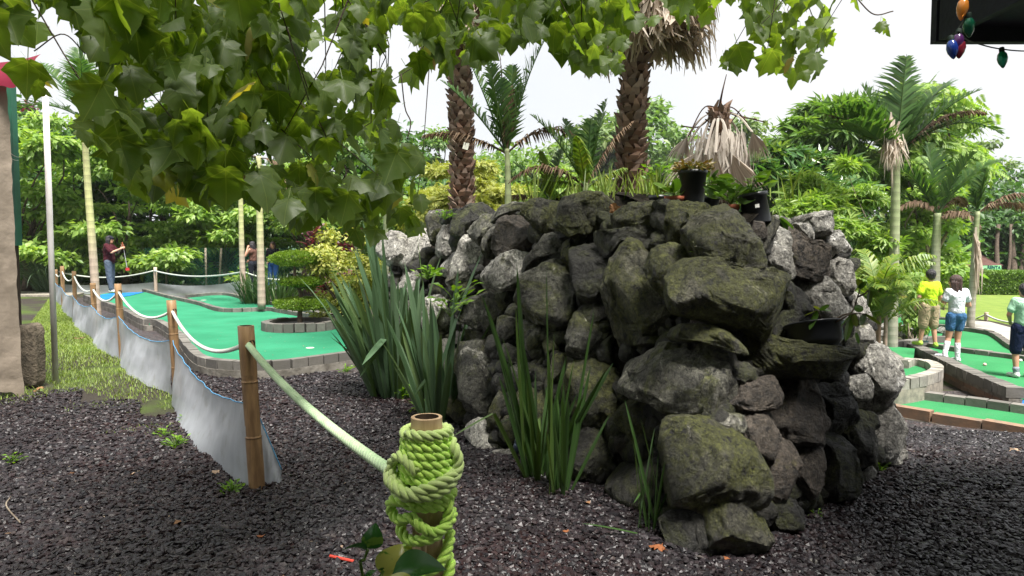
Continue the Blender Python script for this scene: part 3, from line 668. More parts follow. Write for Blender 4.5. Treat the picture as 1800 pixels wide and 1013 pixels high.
# stones the photo only hints at: round the back and along the rim
EXTRA = [(2.95, 5.9, .35, .3), (3.0, 6.6, .4, .35), (2.85, 7.4, .3, .4), (2.7, 6.2, 1.1, .35), (2.6, 7.2, 1.2, .4), (2.5, 6.6, 1.65, .3), (-1.35, 9.6, 1.1, .4), (-1.2, 9.9, .4, .4)]
for k, (x, y, z, s) in enumerate(EXTRA):
    v, f = ICO[4]; r0 = np.random.default_rng(300+k); Pl = v*np.array([1, .8, .75])*s
    for j in range(9):
        m = unit(r0.normal(size=3)); h = (Pl @ m).max()*r0.uniform(.65, .9); Pl = Pl - np.maximum(0, Pl @ m-h)[:, None]*m*.9
    Pl = Pl + unit(Pl)*(.12*s*fbm(Pl/s*2+k*7, 4, 4) + .05*s*fbm(Pl/s*5, 3, 8, True))[:, None]
    mesh('boulder', Pl + np.array([x, y, z]), f, M['r_grey'], WALLT, True)

# small stones wedged in the joints, too many to count: one part
def inpoly(p, poly):
    r = False; q = poly[-1]
    for a in poly:
        if (a[1] > p[1]) != (q[1] > p[1]) and p[0] < (q[0]-a[0])*(p[1]-a[1])/(q[1]-a[1])+a[0]: r = not r
        q = a
    return r
mb = MB(); v, f = ICO[3]; r0 = np.random.default_rng(5); cnt = 0
OUT = [(675, 425), (750, 385), (930, 365), (1170, 370), (1380, 400), (1480, 410), (1500, 520), (1565, 650), (1575, 790), (1480, 850), (1350, 930), (1265, 970), (1150, 905), (960, 830), (850, 770), (760, 690), (680, 600)]
for k in range(2600):
    p = (r0.uniform(672, 1590), r0.uniform(370, 975))
    if not inpoly(p, OUT) or any(inpoly(p, q[1]) for q in S): continue
    h, n2 = wall_hit(*p, inset=.06); s = r0.uniform(.03, .10)*(.8 + .06*h.y)
    Pl = v*np.array([r0.uniform(.8, 1.5), r0.uniform(.7, 1.1), r0.uniform(.7, 1.2)])*s
    for j in range(7):
        m = unit(r0.normal(size=3)); hh = (Pl @ m).max()*r0.uniform(.6, .85); Pl = Pl - np.maximum(0, Pl @ m-hh)[:, None]*m*.9
    Pl = Pl + unit(Pl)*(.14*s*fbm(Pl/s*1.6+k*7, 3, 4))[:, None]
    Rm = np.array(Matrix.Rotation(r0.uniform(0, 6), 3, Vector(r0.normal(size=3)).normalized()))
    mb.add(Pl @ Rm.T + np.array(h), f); cnt += 1
    if cnt > 420: break
tag(mb.build('joint_stones', M['r_dark'], WALLT, True), kind='stuff')
# ------------------------------------------------------------------ foliage
M['leaf_syc'] = leafmat('sycamore_leaf', [(.05, .085, .018), (.075, .12, .022), (.035, .065, .018), (.09, .14, .028), (.06, .10, .02), (.15, .17, .03)], .42, .42, .35, (1.9, 2.0, .5))
M['bark'] = simple('bark', (.13, .10, .075), (.06, .045, .035), 14, .9, .8, .01, .2)
M['bark_l'] = simple('bark_pale', (.30, .25, .19), (.18, .145, .11), 10, .9, .8, .01, .2)
M['f_bright'] = leafmat('leaf_bright', [(0.15, 0.26, 0.045), (0.25, 0.38, 0.08), (0.1, 0.19, 0.035), (0.36, 0.46, 0.13), (0.18, 0.31, 0.06)], .4)
M['f_mid'] = leafmat('leaf_mid', [(0.1, 0.19, 0.045), (0.15, 0.26, 0.06), (0.075, 0.15, 0.04), (0.23, 0.33, 0.09)], .35)
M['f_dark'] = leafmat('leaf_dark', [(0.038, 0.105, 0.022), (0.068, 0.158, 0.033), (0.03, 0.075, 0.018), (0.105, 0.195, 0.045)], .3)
M['f_yellow'] = leafmat('leaf_yellow', [(.32, .36, .07), (.42, .42, .10), (.24, .31, .06), (.45, .43, .13), (.19, .28, .06)], .35, tcol=(1.3, 1.3, .45))
M['f_hill'] = leafmat('leaf_hill', [(0.13, 0.2, 0.08), (0.18, 0.26, 0.09), (0.09, 0.16, 0.07), (0.25, 0.31, 0.12)], .3)
M['f_red'] = leafmat('leaf_red', [(.09, .02, .03), (.15, .04, .05), (.05, .015, .02), (.22, .10, .09)], .3, tcol=(1.5, .8, .7))
M['f_glossy'] = leafmat('leaf_glossy', [(0.056, 0.14, 0.042), (0.098, 0.21, 0.056), (0.042, 0.105, 0.035), (0.224, 0.308, 0.07)], .25, .25, .6)
T_LEAF = (np.array([[0, 0, 0], [-.28, .42, .07], [0, 1, -.06], [.28, .42, .07], [0, .45, 0]]), np.array([[0, 4, 1], [4, 2, 1], [0, 3, 4], [4, 3, 2]]))
T_RHOMB = (np.array([[0, 0, 0], [-.3, .5, .06], [0, 1, -.05], [.3, .5, .06]]), np.array([[0, 3, 2], [0, 2, 1]]))
def wheel(nl, droop=.35, w=.13):                       # leaflets round one stalk, umbrella fashion
    V = []; F = []
    for k in range(nl):
        a = 2*PI*k/nl; c, s = math.cos(a), math.sin(a); i = len(V)
        for x, y, z in ((0, .04, 0), (-w, .5, -droop*.25), (0, 1, -droop), (w, .5, -droop*.25)): V.append((x*c + y*s, -x*s + y*c, z))
        F += [(i, i+3, i+2), (i, i+2, i+1)]
    return np.array(V), np.array(F)
def frondlet(nl=7, w=.16):                              # pinnate spray
    V = []; F = []
    for k in range(nl):
        y = .12 + .8*k/nl
        for s in (-1, 1):
            i = len(V); l = .42*(1-.4*k/nl)
            for u, q in ((0, 0), (.5, -w*.5), (1, 0), (.5, w*.5)): V.append((s*u*l, y + u*l*.45 + q, -.25*u*u*l))
            F += [(i, i+1, i+2), (i, i+2, i+3)] if s > 0 else [(i, i+2, i+1), (i, i+3, i+2)]
    i = len(V); V += [(0, .9, 0), (.07, 1.1, -.02), (0, 1.35, -.08), (-.07, 1.1, -.02)]; F += [(i, i+1, i+2), (i, i+2, i+3)]
    return np.array(V), np.array(F)
T_WHEEL = wheel(8); T_FERN = frondlet()
def clump_leaves(mb, clumps, n, size, tmpl, rs, flat=1.0, droop=.5, sizevar=.35):
    """leaves spread through clumps (x, y, z, rx, rz); more of them towards the rim, turned to the light"""
    cl = np.array(clumps, float); wgt = cl[:, 3]**2; wgt /= wgt.sum(); k = rs.choice(len(cl), n, p=wgt)
    d = unit(rs.normal(size=(n, 3))); r = rs.random(n)**.45; q = cl[k]
    d[:, 2] = np.where(d[:, 2] < -.2, d[:, 2]*.6, d[:, 2])
    pos = q[:, :3] + d*np.stack([q[:, 3], q[:, 3], q[:, 4]], 1)*r[:, None]*(1 + .25*rs.normal(size=(n, 1)))
    fwd = d*np.array([1, 1, .3]) + rs.normal(size=(n, 3))*.5; fwd[:, 2] -= droop
    nr = rs.normal(size=(n, 3))*.45 + np.array([0, 0, 1.0]) + d*.35
    scatter(tmpl[0], tmpl[1], pos, fwd, nr, size*(1 + sizevar*(rs.random(n)*2-1)), mb)
def limb(mb, a, b, r0, r1, rs, wob=.08, n=8, k=7):
    a = np.array(a, float); b = np.array(b, float); t = np.linspace(0, 1, n)[:, None]; L_ = np.linalg.norm(b-a)
    p = a + (b-a)*t + np.sin(t*PI)*rs.normal(size=3)*wob*L_ + np.sin(t*2*PI)*rs.normal(size=3)*wob*.4*L_; tube(mb, p, np.linspace(r0, r1, n), k); return p
def tree(name, label, cat, base, clumps, n, size, mat, tmpl=T_LEAF, seed=1, group=None, tr=.12, bark='bark', droop=.5, nl=None, fork=.35):
    rs = np.random.default_rng(seed); base = Vector(base); t = empty(name, base, label, cat, group)
    mb = MB(); cl = np.array(clumps); top = cl[:, :3].mean(0)
    f = np.array(base) + (top - np.array(base))*fork; tube(mb, spline([base[:], (np.array(base)*.5 + f*.5 + rs.normal(size=3)*.08*tr*8), f], 8), np.linspace(tr*1.25, tr*.8, 8), 9)
    for i in rs.permutation(len(cl))[:nl or 14]: limb(mb, f + rs.normal(size=3)*tr*.3, cl[i, :3], tr*.5, tr*.08, rs, .1)
    mb.build('trunk', M[bark], t, True)
    mb = MB(); clump_leaves(mb, clumps, n, size, tmpl, rs, droop=droop); mb.build('crown', M[mat], t)
    return t
def px_clumps(x0, y0, x1, y1, Yc, dY, n, rpx, flat, rs, shape='dome'):
    out = []
    for k in range(n):
        for _ in range(40):
            px = rs.uniform(x0, x1); py = rs.uniform(y0, y1); u = (px-(x0+x1)/2)/((x1-x0)/2); v = (py-y1)/(y0-y1)
            if shape == 'box' or u*u + (max(0, v-.35)/.65)**2 < 1.0: break
        Y_ = Yc + rs.uniform(-dY, dY)*(1 - .3*abs(u)); p = P(px, py, Y_); r = rpx*rs.uniform(.6, 1.25)*Yc/F_PX
        out.append((p.x, p.y, p.z, r, r*flat))
    return out
R5 = np.random.default_rng
def pxtree(name, label, cat, box, Yc, dY, nc, rpx, flat, n, size, mat, tmpl, seed, basepx=None, gz0=0.0, **kw):
    cl = px_clumps(*box, Yc, dY, nc, rpx, flat, R5(seed), kw.pop('shape', 'dome'))
    bx = (box[0]+box[2])/2 if basepx is None else basepx; b = P(bx, 470, Yc); b.z = gz0
    return tree(name, label, cat, b, cl, n, size, mat, tmpl, seed, **kw)
G1 = 'leafy trees behind the left green'
pxtree('leafy_tree', 'light green layered tree at the left edge behind the white pole', 'tree', (-60, 195, 150, 475), 26, 3, 48, 34, .35, 13000, .26, 'f_bright', T_LEAF, 11, group=G1, tr=.14)
pxtree('leafy_tree', 'bright layered tree behind the person in the dark red shirt', 'tree', (110, 215, 330, 485), 27, 3, 54, 36, .33, 15000, .25, 'f_bright', T_LEAF, 12, group=G1, tr=.13)
pxtree('leafy_tree', 'bushy green tree behind the green wire fence and the pale fence post', 'tree', (290, 270, 500, 490), 27.5, 2.5, 50, 34, .35, 14000, .25, 'f_bright', T_LEAF, 13, group=G1, tr=.13)
pxtree('leafy_tree', 'darker tree with leaning trunks behind the two visitors at left', 'tree', (440, 230, 700, 490), 28, 2.5, 54, 40, .38, 16000, .25, 'f_mid', T_LEAF, 14, group=G1, tr=.16)
pxtree('leafy_tree', 'small fresh green tree right of the sycamore hanging over the long left lane', 'tree', (480, 270, 600, 400), 24, 2, 18, 28, .4, 5000, .22, 'f_bright', T_FERN, 15, group=G1, tr=.1)
G2 = 'deep green trees closing the view at left'
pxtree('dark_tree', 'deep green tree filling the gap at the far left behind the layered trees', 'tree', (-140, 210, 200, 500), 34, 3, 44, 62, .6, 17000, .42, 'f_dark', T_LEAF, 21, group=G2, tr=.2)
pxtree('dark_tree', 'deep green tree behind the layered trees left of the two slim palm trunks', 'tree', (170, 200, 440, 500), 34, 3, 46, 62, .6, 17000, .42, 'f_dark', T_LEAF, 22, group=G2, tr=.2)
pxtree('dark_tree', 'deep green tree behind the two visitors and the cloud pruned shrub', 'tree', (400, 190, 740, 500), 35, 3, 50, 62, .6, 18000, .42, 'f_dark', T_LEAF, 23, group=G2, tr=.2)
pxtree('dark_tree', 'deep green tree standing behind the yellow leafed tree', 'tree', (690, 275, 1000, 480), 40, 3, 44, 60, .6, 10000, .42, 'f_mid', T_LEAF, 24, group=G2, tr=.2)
pxtree('red_tree', 'dark red leafed tree top showing between the green post and the white pole', 'tree', (25, 185, 68, 225), 40, 1.5, 10, 16, .7, 1800, .25, 'f_red', T_LEAF, 25, tr=.12)
# yellow and green bushes behind the planter
pxtree('yellow_tree', 'yellow leafed tree behind the planter by the shaggy palm trunk with the tag', 'tree', (725, 285, 905, 400), 13.5, 1.2, 46, 26, .45, 16000, .10, 'f_yellow', T_FERN, 31, tr=.06)
pxtree('green_shrub', 'fresh green shrub left of the yellow tree above the stones', 'shrub', (630, 335, 745, 470), 14.5, 1, 26, 24, .6, 6500, .12, 'f_mid', T_FERN, 32, tr=.05)
pxtree('yellow_shrub', 'yellow green shrub between the cloud pruned shrub and the tall flax', 'shrub', (540, 395, 665, 560), 13, .9, 30, 24, .7, 8000, .085, 'f_yellow', T_LEAF, 33, tr=.05)
pxtree('light_shrub', 'pale green shrub behind the small palm with drooping brown fronds', 'shrub', (870, 300, 1060, 420), 15, 1.4, 26, 28, .6, 6500, .15, 'f_bright', T_FERN, 34, tr=.06)
pxtree('light_shrub', 'pale green shrub right of the tall shaggy palm behind the flower pots', 'shrub', (1090, 290, 1300, 420), 17, 1.5, 26, 30, .6, 7500, .15, 'f_bright', T_FERN, 35, tr=.06)
# trees on the rise in the middle distance
G3 = 'trees on the rise in the middle distance'
pxtree('hill_tree', 'tall round tree on the rise between the two shaggy palm trunks', 'tree', (985, 200, 1110, 420), 70, 5, 30, 34, .6, 7000, .75, 'f_hill', T_LEAF, 41, group=G3, tr=.4)
pxtree('hill_tree', 'highest tree on the rise just right of the tall shaggy palm trunk', 'tree', (1040, 183, 1215, 420), 74, 5, 34, 34, .6, 8000, .75, 'f_mid', T_LEAF, 42, group=G3, tr=.4)
pxtree('hill_tree', 'lower tree on the rise behind the dead fan palm', 'tree', (1180, 215, 1370, 420), 68, 5, 30, 32, .6, 7000, .7, 'f_hill', T_LEAF, 43, group=G3, tr=.4)
pxtree('hill_tree', 'thin airy tree on the rise behind the small palm with drooping brown fronds', 'tree', (890, 255, 1020, 420), 60, 4, 24, 30, .45, 3600, .55, 'f_hill', T_LEAF, 44, group=G3, tr=.3)
pxtree('hill_tree', 'small tree on the rise left of the palm trunk with the white tag', 'tree', (735, 208, 800, 420), 58, 3, 16, 22, .5, 2600, .5, 'f_mid', T_LEAF, 45, group=G3, tr=.3)
pxtree('hill_tree', 'wide low tree on the rise between the small palm and the tagged trunk', 'tree', (790, 270, 960, 440), 64, 4, 28, 34, .6, 6000, .7, 'f_hill', T_LEAF, 46, group=G3, tr=.35)
# right
pxtree('umbrella_tree', 'dark umbrella leafed tree behind the leafy black pot', 'tree', (1270, 262, 1500, 430), 20, 1.8, 32, 30, .5, 2300, .42, 'f_glossy', T_WHEEL, 51, tr=.1, droop=0)
pxtree('umbrella_tree', 'taller umbrella leafed tree left of the big ringed palm crown', 'tree', (1385, 160, 1560, 330), 24, 2, 26, 32, .42, 1700, .5, 'f_mid', T_WHEEL, 52, tr=.14, droop=0)
pxtree('broadleaf_tree', 'tree of hanging light green leaflets right of the big ringed palm crown', 'tree', (1540, 150, 1700, 330), 25, 2, 22, 32, .5, 3000, .55, 'f_bright', T_FERN, 53, tr=.14, droop=1.2)
pxtree('castor_shrub', 'light green broad leafed shrub behind the pale stones at right', 'shrub', (1385, 290, 1560, 440), 13, 1.3, 30, 26, .6, 3600, .17, 'f_bright', T_WHEEL, 54, tr=.05, droop=0, bark='bark_l')
pxtree('vine_tree', 'yellow green creeper covered tree between the ringed palm trunks', 'tree', (1560, 300, 1700, 500), 24, 2, 32, 30, .6, 7000, .24, 'f_bright', T_LEAF, 55, tr=.14, bark='bark_l')
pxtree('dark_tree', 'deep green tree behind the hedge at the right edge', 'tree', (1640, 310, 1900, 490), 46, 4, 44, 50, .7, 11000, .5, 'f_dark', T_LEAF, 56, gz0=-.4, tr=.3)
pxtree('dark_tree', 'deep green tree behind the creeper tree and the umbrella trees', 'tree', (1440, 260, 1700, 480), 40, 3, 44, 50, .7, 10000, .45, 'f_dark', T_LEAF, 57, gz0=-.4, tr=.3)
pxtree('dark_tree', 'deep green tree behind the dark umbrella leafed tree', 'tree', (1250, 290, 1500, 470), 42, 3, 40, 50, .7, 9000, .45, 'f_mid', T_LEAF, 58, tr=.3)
pxtree('far_tree', 'hazy green tree above the bent dead frond at the right edge', 'tree', (1660, 240, 1800, 420), 60, 3, 22, 26, .6, 3500, .5, 'f_hill', T_LEAF, 59, gz0=-.4, tr=.3)
# trunks of the grove behind the hedge
for i, (px, wd) in enumerate([(1752, .16), (1768, .1), (1781, .2), (1795, .14), (1812, .2)]):
    b = P(px, 500, 38 + i*.7); b.z = -.45; tp = P(px + random.uniform(-10, 10), 395, 39+i); t = empty('bare_trunk', b, ['slender bare trunk behind the hedge just right of the green sign', 'thinnest bare trunk behind the hedge above the sign end', 'stout bare trunk in the shade behind the hedge', 'bare trunk behind the hedge near the right edge', 'bare trunk behind the hedge at the very right edge'][i], 'tree trunk', 'bare trunks behind the hedge')
    mb = MB(); limb(mb, b, tp, wd, wd*.6, R5(i+600), .03, 10); mb.build('trunk', M['bark'], t, True)
pxtree('thicket', 'dark thicket directly behind the hedge at the right edge', 'bush', (1690, 395, 1920, 500), 43, 2, 44, 34, .7, 7000, .4, 'f_dark', T_LEAF, 60, gz0=-.45, tr=.15, shape='box')
# far hills
def hills(name, Y0, pts, mat, dep=120):
    n = 120; px = np.linspace(pts[0][0], pts[-1][0], n); py = np.interp(px, [p[0] for p in pts], [p[1] for p in pts])
    rows = []
    for k, (f, dy) in enumerate([(0, -60), (.45, -30), (.85, -8), (1, 0), (.8, dep*.5), (0, dep)]):
        r = []
        for a, b in zip(px, py):
            q = P(a, b, Y0); z = -1 + (q.z+1)*f; r.append((q.x*(Y0+dy)/Y0, Y0+dy, z))
        rows.append(r)
    g = np.array(rows); g[..., 2] += (fbm(g.reshape(-1, 3)*.06, 4, 5)*4).reshape(g.shape[:2])*(g[..., 2] > 1)
    mb = MB(); grid_sheet(g, mb, True); tag(mb.build(name, mat, None, True), kind='structure')
hm = simple('hill_woods', (.05, .11, .045), (.025, .06, .03), .25, .95, 1, 1.5, .05)
hills('hills', 420, [(-700, 420), (200, 400), (800, 392), (1300, 390), (1560, 380), (1700, 372), (1740, 366), (1790, 372), (1900, 392), (2200, 400), (2600, 420)], hm)
# ------------------------------------------------------------------ the sycamore overhead
def syc_leaf(seed):
    r = R5(seed); half = [(.09, -.06), (.25, -.04), (.42, .0), (.41, .12), (.47, .21), (.66, .40), (.50, .47), (.37, .54), (.37, .68), (.20, .85)]
    half = [(x*r.uniform(.82, 1.12), y + r.uniform(-.04, .04)) for x, y in half]
    o = [(0, 0)] + half + [(0, 1.08)] + [(-x, y) for x, y in half[::-1]]; o = np.array(o); h = np.array([0, .26]); n = len(o)
    rg = h + (o-h)*.5; V = np.vstack([h[None], rg, o]); z = -(.10+.08*(seed % 3))*np.abs(V[:, 0]) - (.14+.1*(seed % 2))*(V[:, 1]-.2)**2 + .03*np.sin(V[:, 0]*9 + seed) ; z[1+n:] -= .03 + .03*np.sin(np.arange(n)*2.1+seed)
    V = np.c_[V, z]; F = []
    for i in range(n):
        j = (i+1) % n; F += [(0, 1+i, 1+j), (1+i, 1+n+i, 1+n+j), (1+i, 1+n+j, 1+j)]
    F = np.array(F)[:, ::-1]
    # the stalk
    m = len(V); V = np.vstack([V, [(-.012, .02, .01), (.012, .02, .01), (.012, -.42, .06), (-.012, -.42, .06)]]); F = np.vstack([F, [(m, m+1, m+2), (m, m+2, m+3)]])
    return V, F
SY = [syc_leaf(k) for k in range(4)]
def syc_mat():
    m, t, out = newmat('sycamore_leaf2'); g = t.nodes.new('ShaderNodeNewGeometry')
    col = ramp(t, g.outputs['Random Per Island'], [(0, (.058, .10, .026)), (.25, (.085, .138, .034)), (.5, (.048, .085, .026)), (.75, (.11, .17, .04)), (.972, (.07, .12, .028)), (.985, (.26, .24, .04)), (1, (.16, .10, .05))])
    n = noise(t, 40, 6, .7); col = mixc(t, ramp(t, n.outputs['Fac'], [(.4, 0), (.8, .45)]), col, (.10, .12, .04))
    at = t.nodes.new('ShaderNodeAttribute'); at.attribute_name = 'leafco'; sp = t.nodes.new('ShaderNodeSeparateXYZ'); t.links.new(at.outputs['Vector'], sp.inputs[0])
    def mth(op, a_, b_=None):
        q = t.nodes.new('ShaderNodeMath'); q.operation = op
        for i_, v_ in enumerate((a_, b_)):
            if v_ is None: continue
            if hasattr(v_, 'links'): t.links.new(v_, q.inputs[i_])
            else: q.inputs[i_].default_value = v_
        return q.outputs[0]
    ax_ = mth('ABSOLUTE', sp.outputs[0]); vy = mth('SUBTRACT', sp.outputs[1], .05); vein = ax_
    for an_ in (58, 98): vein = mth('MINIMUM', vein, mth('ABSOLUTE', mth('SUBTRACT', mth('MULTIPLY', ax_, math.cos(math.radians(an_))), mth('MULTIPLY', vy, math.sin(math.radians(an_))))))
    sv = mth('ABSOLUTE', mth('SINE', mth('ADD', mth('MULTIPLY', sp.outputs[1], 26), mth('MULTIPLY', ax_, -22))))
    vm = ramp(t, vein, [(.004, .32), (.016, 0)]); col = mixc(t, vm, col, (.24, .28, .10)); col = mixc(t, ramp(t, sv, [(.0, .12), (.16, 0)]), col, (.2, .24, .08))
    back = mixc(t, g.outputs['Backfacing'], col, mixc(t, .5, col, (.10, .13, .055)))
    b = pbr(t, out, back, .48, bump(t, n.outputs['Fac'], .25, .004), .35)
    tr = t.nodes.new('ShaderNodeBsdfTranslucent'); t.links.new(mixc(t, 1.0, col, (3.3, 3.2, .7), 'MULTIPLY'), tr.inputs[0])
    ms = t.nodes.new('ShaderNodeMixShader'); ms.inputs[0].default_value = .52
    t.links.new(b.outputs[0], ms.inputs[1]); t.links.new(tr.outputs[0], ms.inputs[2]); t.links.new(ms.outputs[0], out.inputs[0]); return m
M['syc'] = syc_mat()
CAN = [  # lower outline of the hanging foliage, picture points, and how full it is
    ([(-40, -60), (-40, 80), (20, 60), (60, 80), (100, 75), (125, 45), (160, 60), (185, 120), (160, 165), (145, 215), (165, 245), (205, 255), (240, 330), (330, 345), (400, 335), (470, 345), (520, 390), (600, 400), (650, 395), (690, 360), (690, 230), (680, 130), (740, 135), (840, 110), (900, 70), (960, 60), (1010, 110), (1080, 110), (1120, 40), (1200, 25), (1290, -60)], 1500), ([(840, -40), (850, 108), (900, 92), (960, 62), (1010, 112), (1085, 128), (1110, 45), (1250, 28), (1290, -40)], 130), ([(40, 110), (85, 105), (100, 150), (60, 175), (35, 150)], 9),
    ([(1250, -60), (1290, 10), (1330, 60), (1340, 120), (1400, 135), (1445, 130), (1460, 60), (1480, -60)], 150),
    ([(690, 300), (660, 330), (700, 400), (740, 400), (745, 350)], 16), ([(640, 330), (620, 400), (640, 440), (680, 400)], 6),
    ([(520, 330), (490, 390), (560, 400), (590, 340)], 9),
    ([(690, 225), (740, 250), (745, 330), (690, 320)], 8),
    ([(1490, -40), (1510, 30), (1560, 55), (1580, 40), (1540, -30)], 8), ([(1268, 85), (1275, 112), (1315, 112), (1312, 60)], 7),
]
def inp(p, poly):
    r = False; q = poly[-1]
    for a in poly:
        if (a[1] > p[1]) != (q[1] > p[1]) and p[0] < (q[0]-a[0])*(p[1]-a[1])/(q[1]-a[1])+a[0]: r = not r
        q = a
    return r
rs = R5(77); lp = []
for poly, cnt in CAN:
    pa = np.array(poly); k = 0
    while k < cnt:
        p = (rs.uniform(pa[:, 0].min(), pa[:, 0].max()), rs.uniform(pa[:, 1].min(), pa[:, 1].max()))
        if not inp(p, poly): continue
        if cnt > 500 and vnoise(np.array([[p[0]/70, p[1]/55, 3]]))[0] < -.40 and rs.random() < .93: continue
        Yb = np.interp(p[0], [0, 300, 700, 1000, 1500], [2.35, 2.6, 3.3, 4.1, 4.3]); lp.append(tuple(P(*p, Yb + rs.uniform(-.5, 1.3)*(.6 if cnt < 100 else 1)))); k += 1
lp = np.array(lp); nvis = len(lp)
# the crown goes on out of frame; these unseen leaves are added for shade
ex = []
while len(ex) < 2000:
    q = np.array([rs.uniform(-6.5, 4.2), rs.uniform(-3.5, 6.5), rs.uniform(2.7, 5.6)])
    top = HC + q[1]*.395 if q[1] > 0 else -9
    if q[2] < top + .05: continue
    if (q[0]+1.2)**2/28 + (q[1]-1.2)**2/26 > 1: continue
    ex.append(q)
lp = np.vstack([lp, ex]); n = len(lp)
SY_T = empty('sycamore_tree', (-4.6, -1.4, 0), 'sycamore whose lobed leaves hang across the top of the view', 'tree')
mb = MB(); az = rs.random(n)*2*PI; fwd = np.stack([np.cos(az)*.5, np.sin(az)*.5, -.95 + .35*rs.normal(size=n)], 1)
nr = np.stack([np.cos(az)*.7, np.sin(az)*.7, .6+0*az], 1) + rs.normal(size=(n, 3))*.6
sc = np.where(np.arange(n) < nvis, .097, .17)*(1 + .42*(rs.random(n)*2-1)); sc[:nvis] *= np.interp(lp[:nvis, 1], [2, 4.5], [1.05, 1.22])
for v in range(4):
    i = np.arange(n) % 4 == v; f = unit(fwd[i]); scatter(*SY[v], lp[i] - f*sc[i][:, None]*.4, fwd[i], nr[i], sc[i], mb)
oc = mb.build('crown', M['syc'], SY_T, True); lc = np.concatenate([np.tile(SY[v][0], ((np.arange(n) % 4 == v).sum(), 1)) for v in range(4)]).astype(np.float32); at_ = oc.data.attributes.new('leafco', 'FLOAT_VECTOR', 'POINT'); at_.data.foreach_set('vector', lc.ravel())
mb = MB()
tube(mb, spline([(-4.6, -1.4, -.1), (-4.5, -1.35, 1.2), (-4.2, -1.1, 2.6), (-3.7, -.6, 3.6)], 20), np.linspace(.24, .15, 20), 14)
heads = [(-2.6, 2.2, 3.15), (-1.2, 2.6, 3.3), (.2, 3.2, 3.6), (1.4, 3.9, 3.9), (2.4, 4.0, 3.5), (-3.0, 1.0, 3.9), (0, 0, 4.2), (-2, -1.5, 4.2), (2, 1.5, 4.3)]
tips = []
for h in heads: pth = limb(mb, (-3.7, -.6, 3.6), (h[0], h[1], h[2]+.35), .07, .02, R5(int(h[0]*10+50)), .012, 14, 8); tips.append(pth)
allp = np.vstack(tips)
for k in rs.permutation(nvis)[:110]:
    q = lp[k] + np.array([0, 0, .05]); j = np.argmin(np.linalg.norm(allp - q - np.array([0, 0, .3]), axis=1)); limb(mb, allp[j], q, .006, .002, rs, .14, 8, 5)
for dpx in [[(705, 130), (712, 190), (722, 215), (716, 245)], [(150, 95), (110, 60), (60, 90)], [(1500, -10), (1535, 25), (1570, 20)]]:
    tube(mb, spline([P(a, b, 3.1)[:] for a, b in dpx], 14), .003, 5)
mb.build('trunk', M['bark'], SY_T, True)
# ------------------------------------------------------------------ palms
M['palm_boot'] = brickmat('palm_boot', [(.22, .125, .085), (.33, .21, .15), (.15, .085, .06), (.44, .33, .26)])
M['palm_core'] = simple('palm_core', (.08, .045, .032), (.03, .018, .013), 30, .95, .8, .01, .1)
M['dead'] = leafmat('dead_frond', [(.46, .38, .31), (.60, .53, .45), (.32, .25, .19), (.68, .62, .54)], .4, .8, .15, (1.2, 1.1, .9))
M['dead_brown'] = leafmat('dead_brown', [(.11, .07, .045), (.2, .14, .09), (.07, .045, .03), (.3, .22, .15)], .2, .8, .15, (1.2, 1.0, .8))
M['palm_g'] = leafmat('palm_green', [(.05, .11, .03), (.08, .16, .04), (.035, .085, .025), (.13, .2, .05)], .3, .4)
M['palm_y'] = leafmat('palm_yellowgreen', [(.17, .26, .04), (.11, .20, .035), (.26, .30, .05), (.08, .17, .03)], .35, .4)
def ringmat(name, lo, hi, up):
    m, t, out = newmat(name); g = t.nodes.new('ShaderNodeTexCoord'); s = t.nodes.new('ShaderNodeSeparateXYZ'); t.links.new(g.outputs['Object'], s.inputs[0])
    n = noise(t, 7, 6, .6); mth = t.nodes.new('ShaderNodeMath'); mth.operation = 'MULTIPLY_ADD'; t.links.new(n.outputs['Fac'], mth.inputs[0]); mth.inputs[1].default_value = .02; t.links.new(s.outputs[2], mth.inputs[2])
    w1 = t.nodes.new('ShaderNodeMath'); w1.operation = 'MULTIPLY'; t.links.new(mth.outputs[0], w1.inputs[0]); w1.inputs[1].default_value = 42
    w2 = t.nodes.new('ShaderNodeMath'); w2.operation = 'SINE'; t.links.new(w1.outputs[0], w2.inputs[0])
    base = ramp(t, s.outputs[2], [(0, lo), (.5, hi), (1, up)])
    mr = t.nodes.new('ShaderNodeMapRange'); t.links.new(s.outputs[2], mr.inputs[0]); mr.inputs[1].default_value = -.3; mr.inputs[2].default_value = 3.6
    base = ramp(t, mr.outputs[0], [(0, lo), (.42, hi), (.62, up), (1, up)])
    col = mixc(t, ramp(t, w2.outputs[0], [(.84, 0), (.98, .3)]), base, (.14, .11, .09)); n2 = noise(t, 5, 6, .7, vec=stretch(t, (6, 6, 1)))
    col = mixc(t, ramp(t, n2.outputs['Fac'], [(.45, 0), (.75, .5)]), col, tuple(x*.55 for x in lo))
    pbr(t, out, col, .7, bump(t, w2.outputs[0], .25, .006), .3); return m
M['ring'] = ringmat('ringed_trunk', (.33, .25, .2), (.42, .34, .27), (.46, .47, .22))
M['ring_g'] = ringmat('ringed_trunk_green', (.30, .275, .235), (.36, .37, .25), (.26, .31, .15))
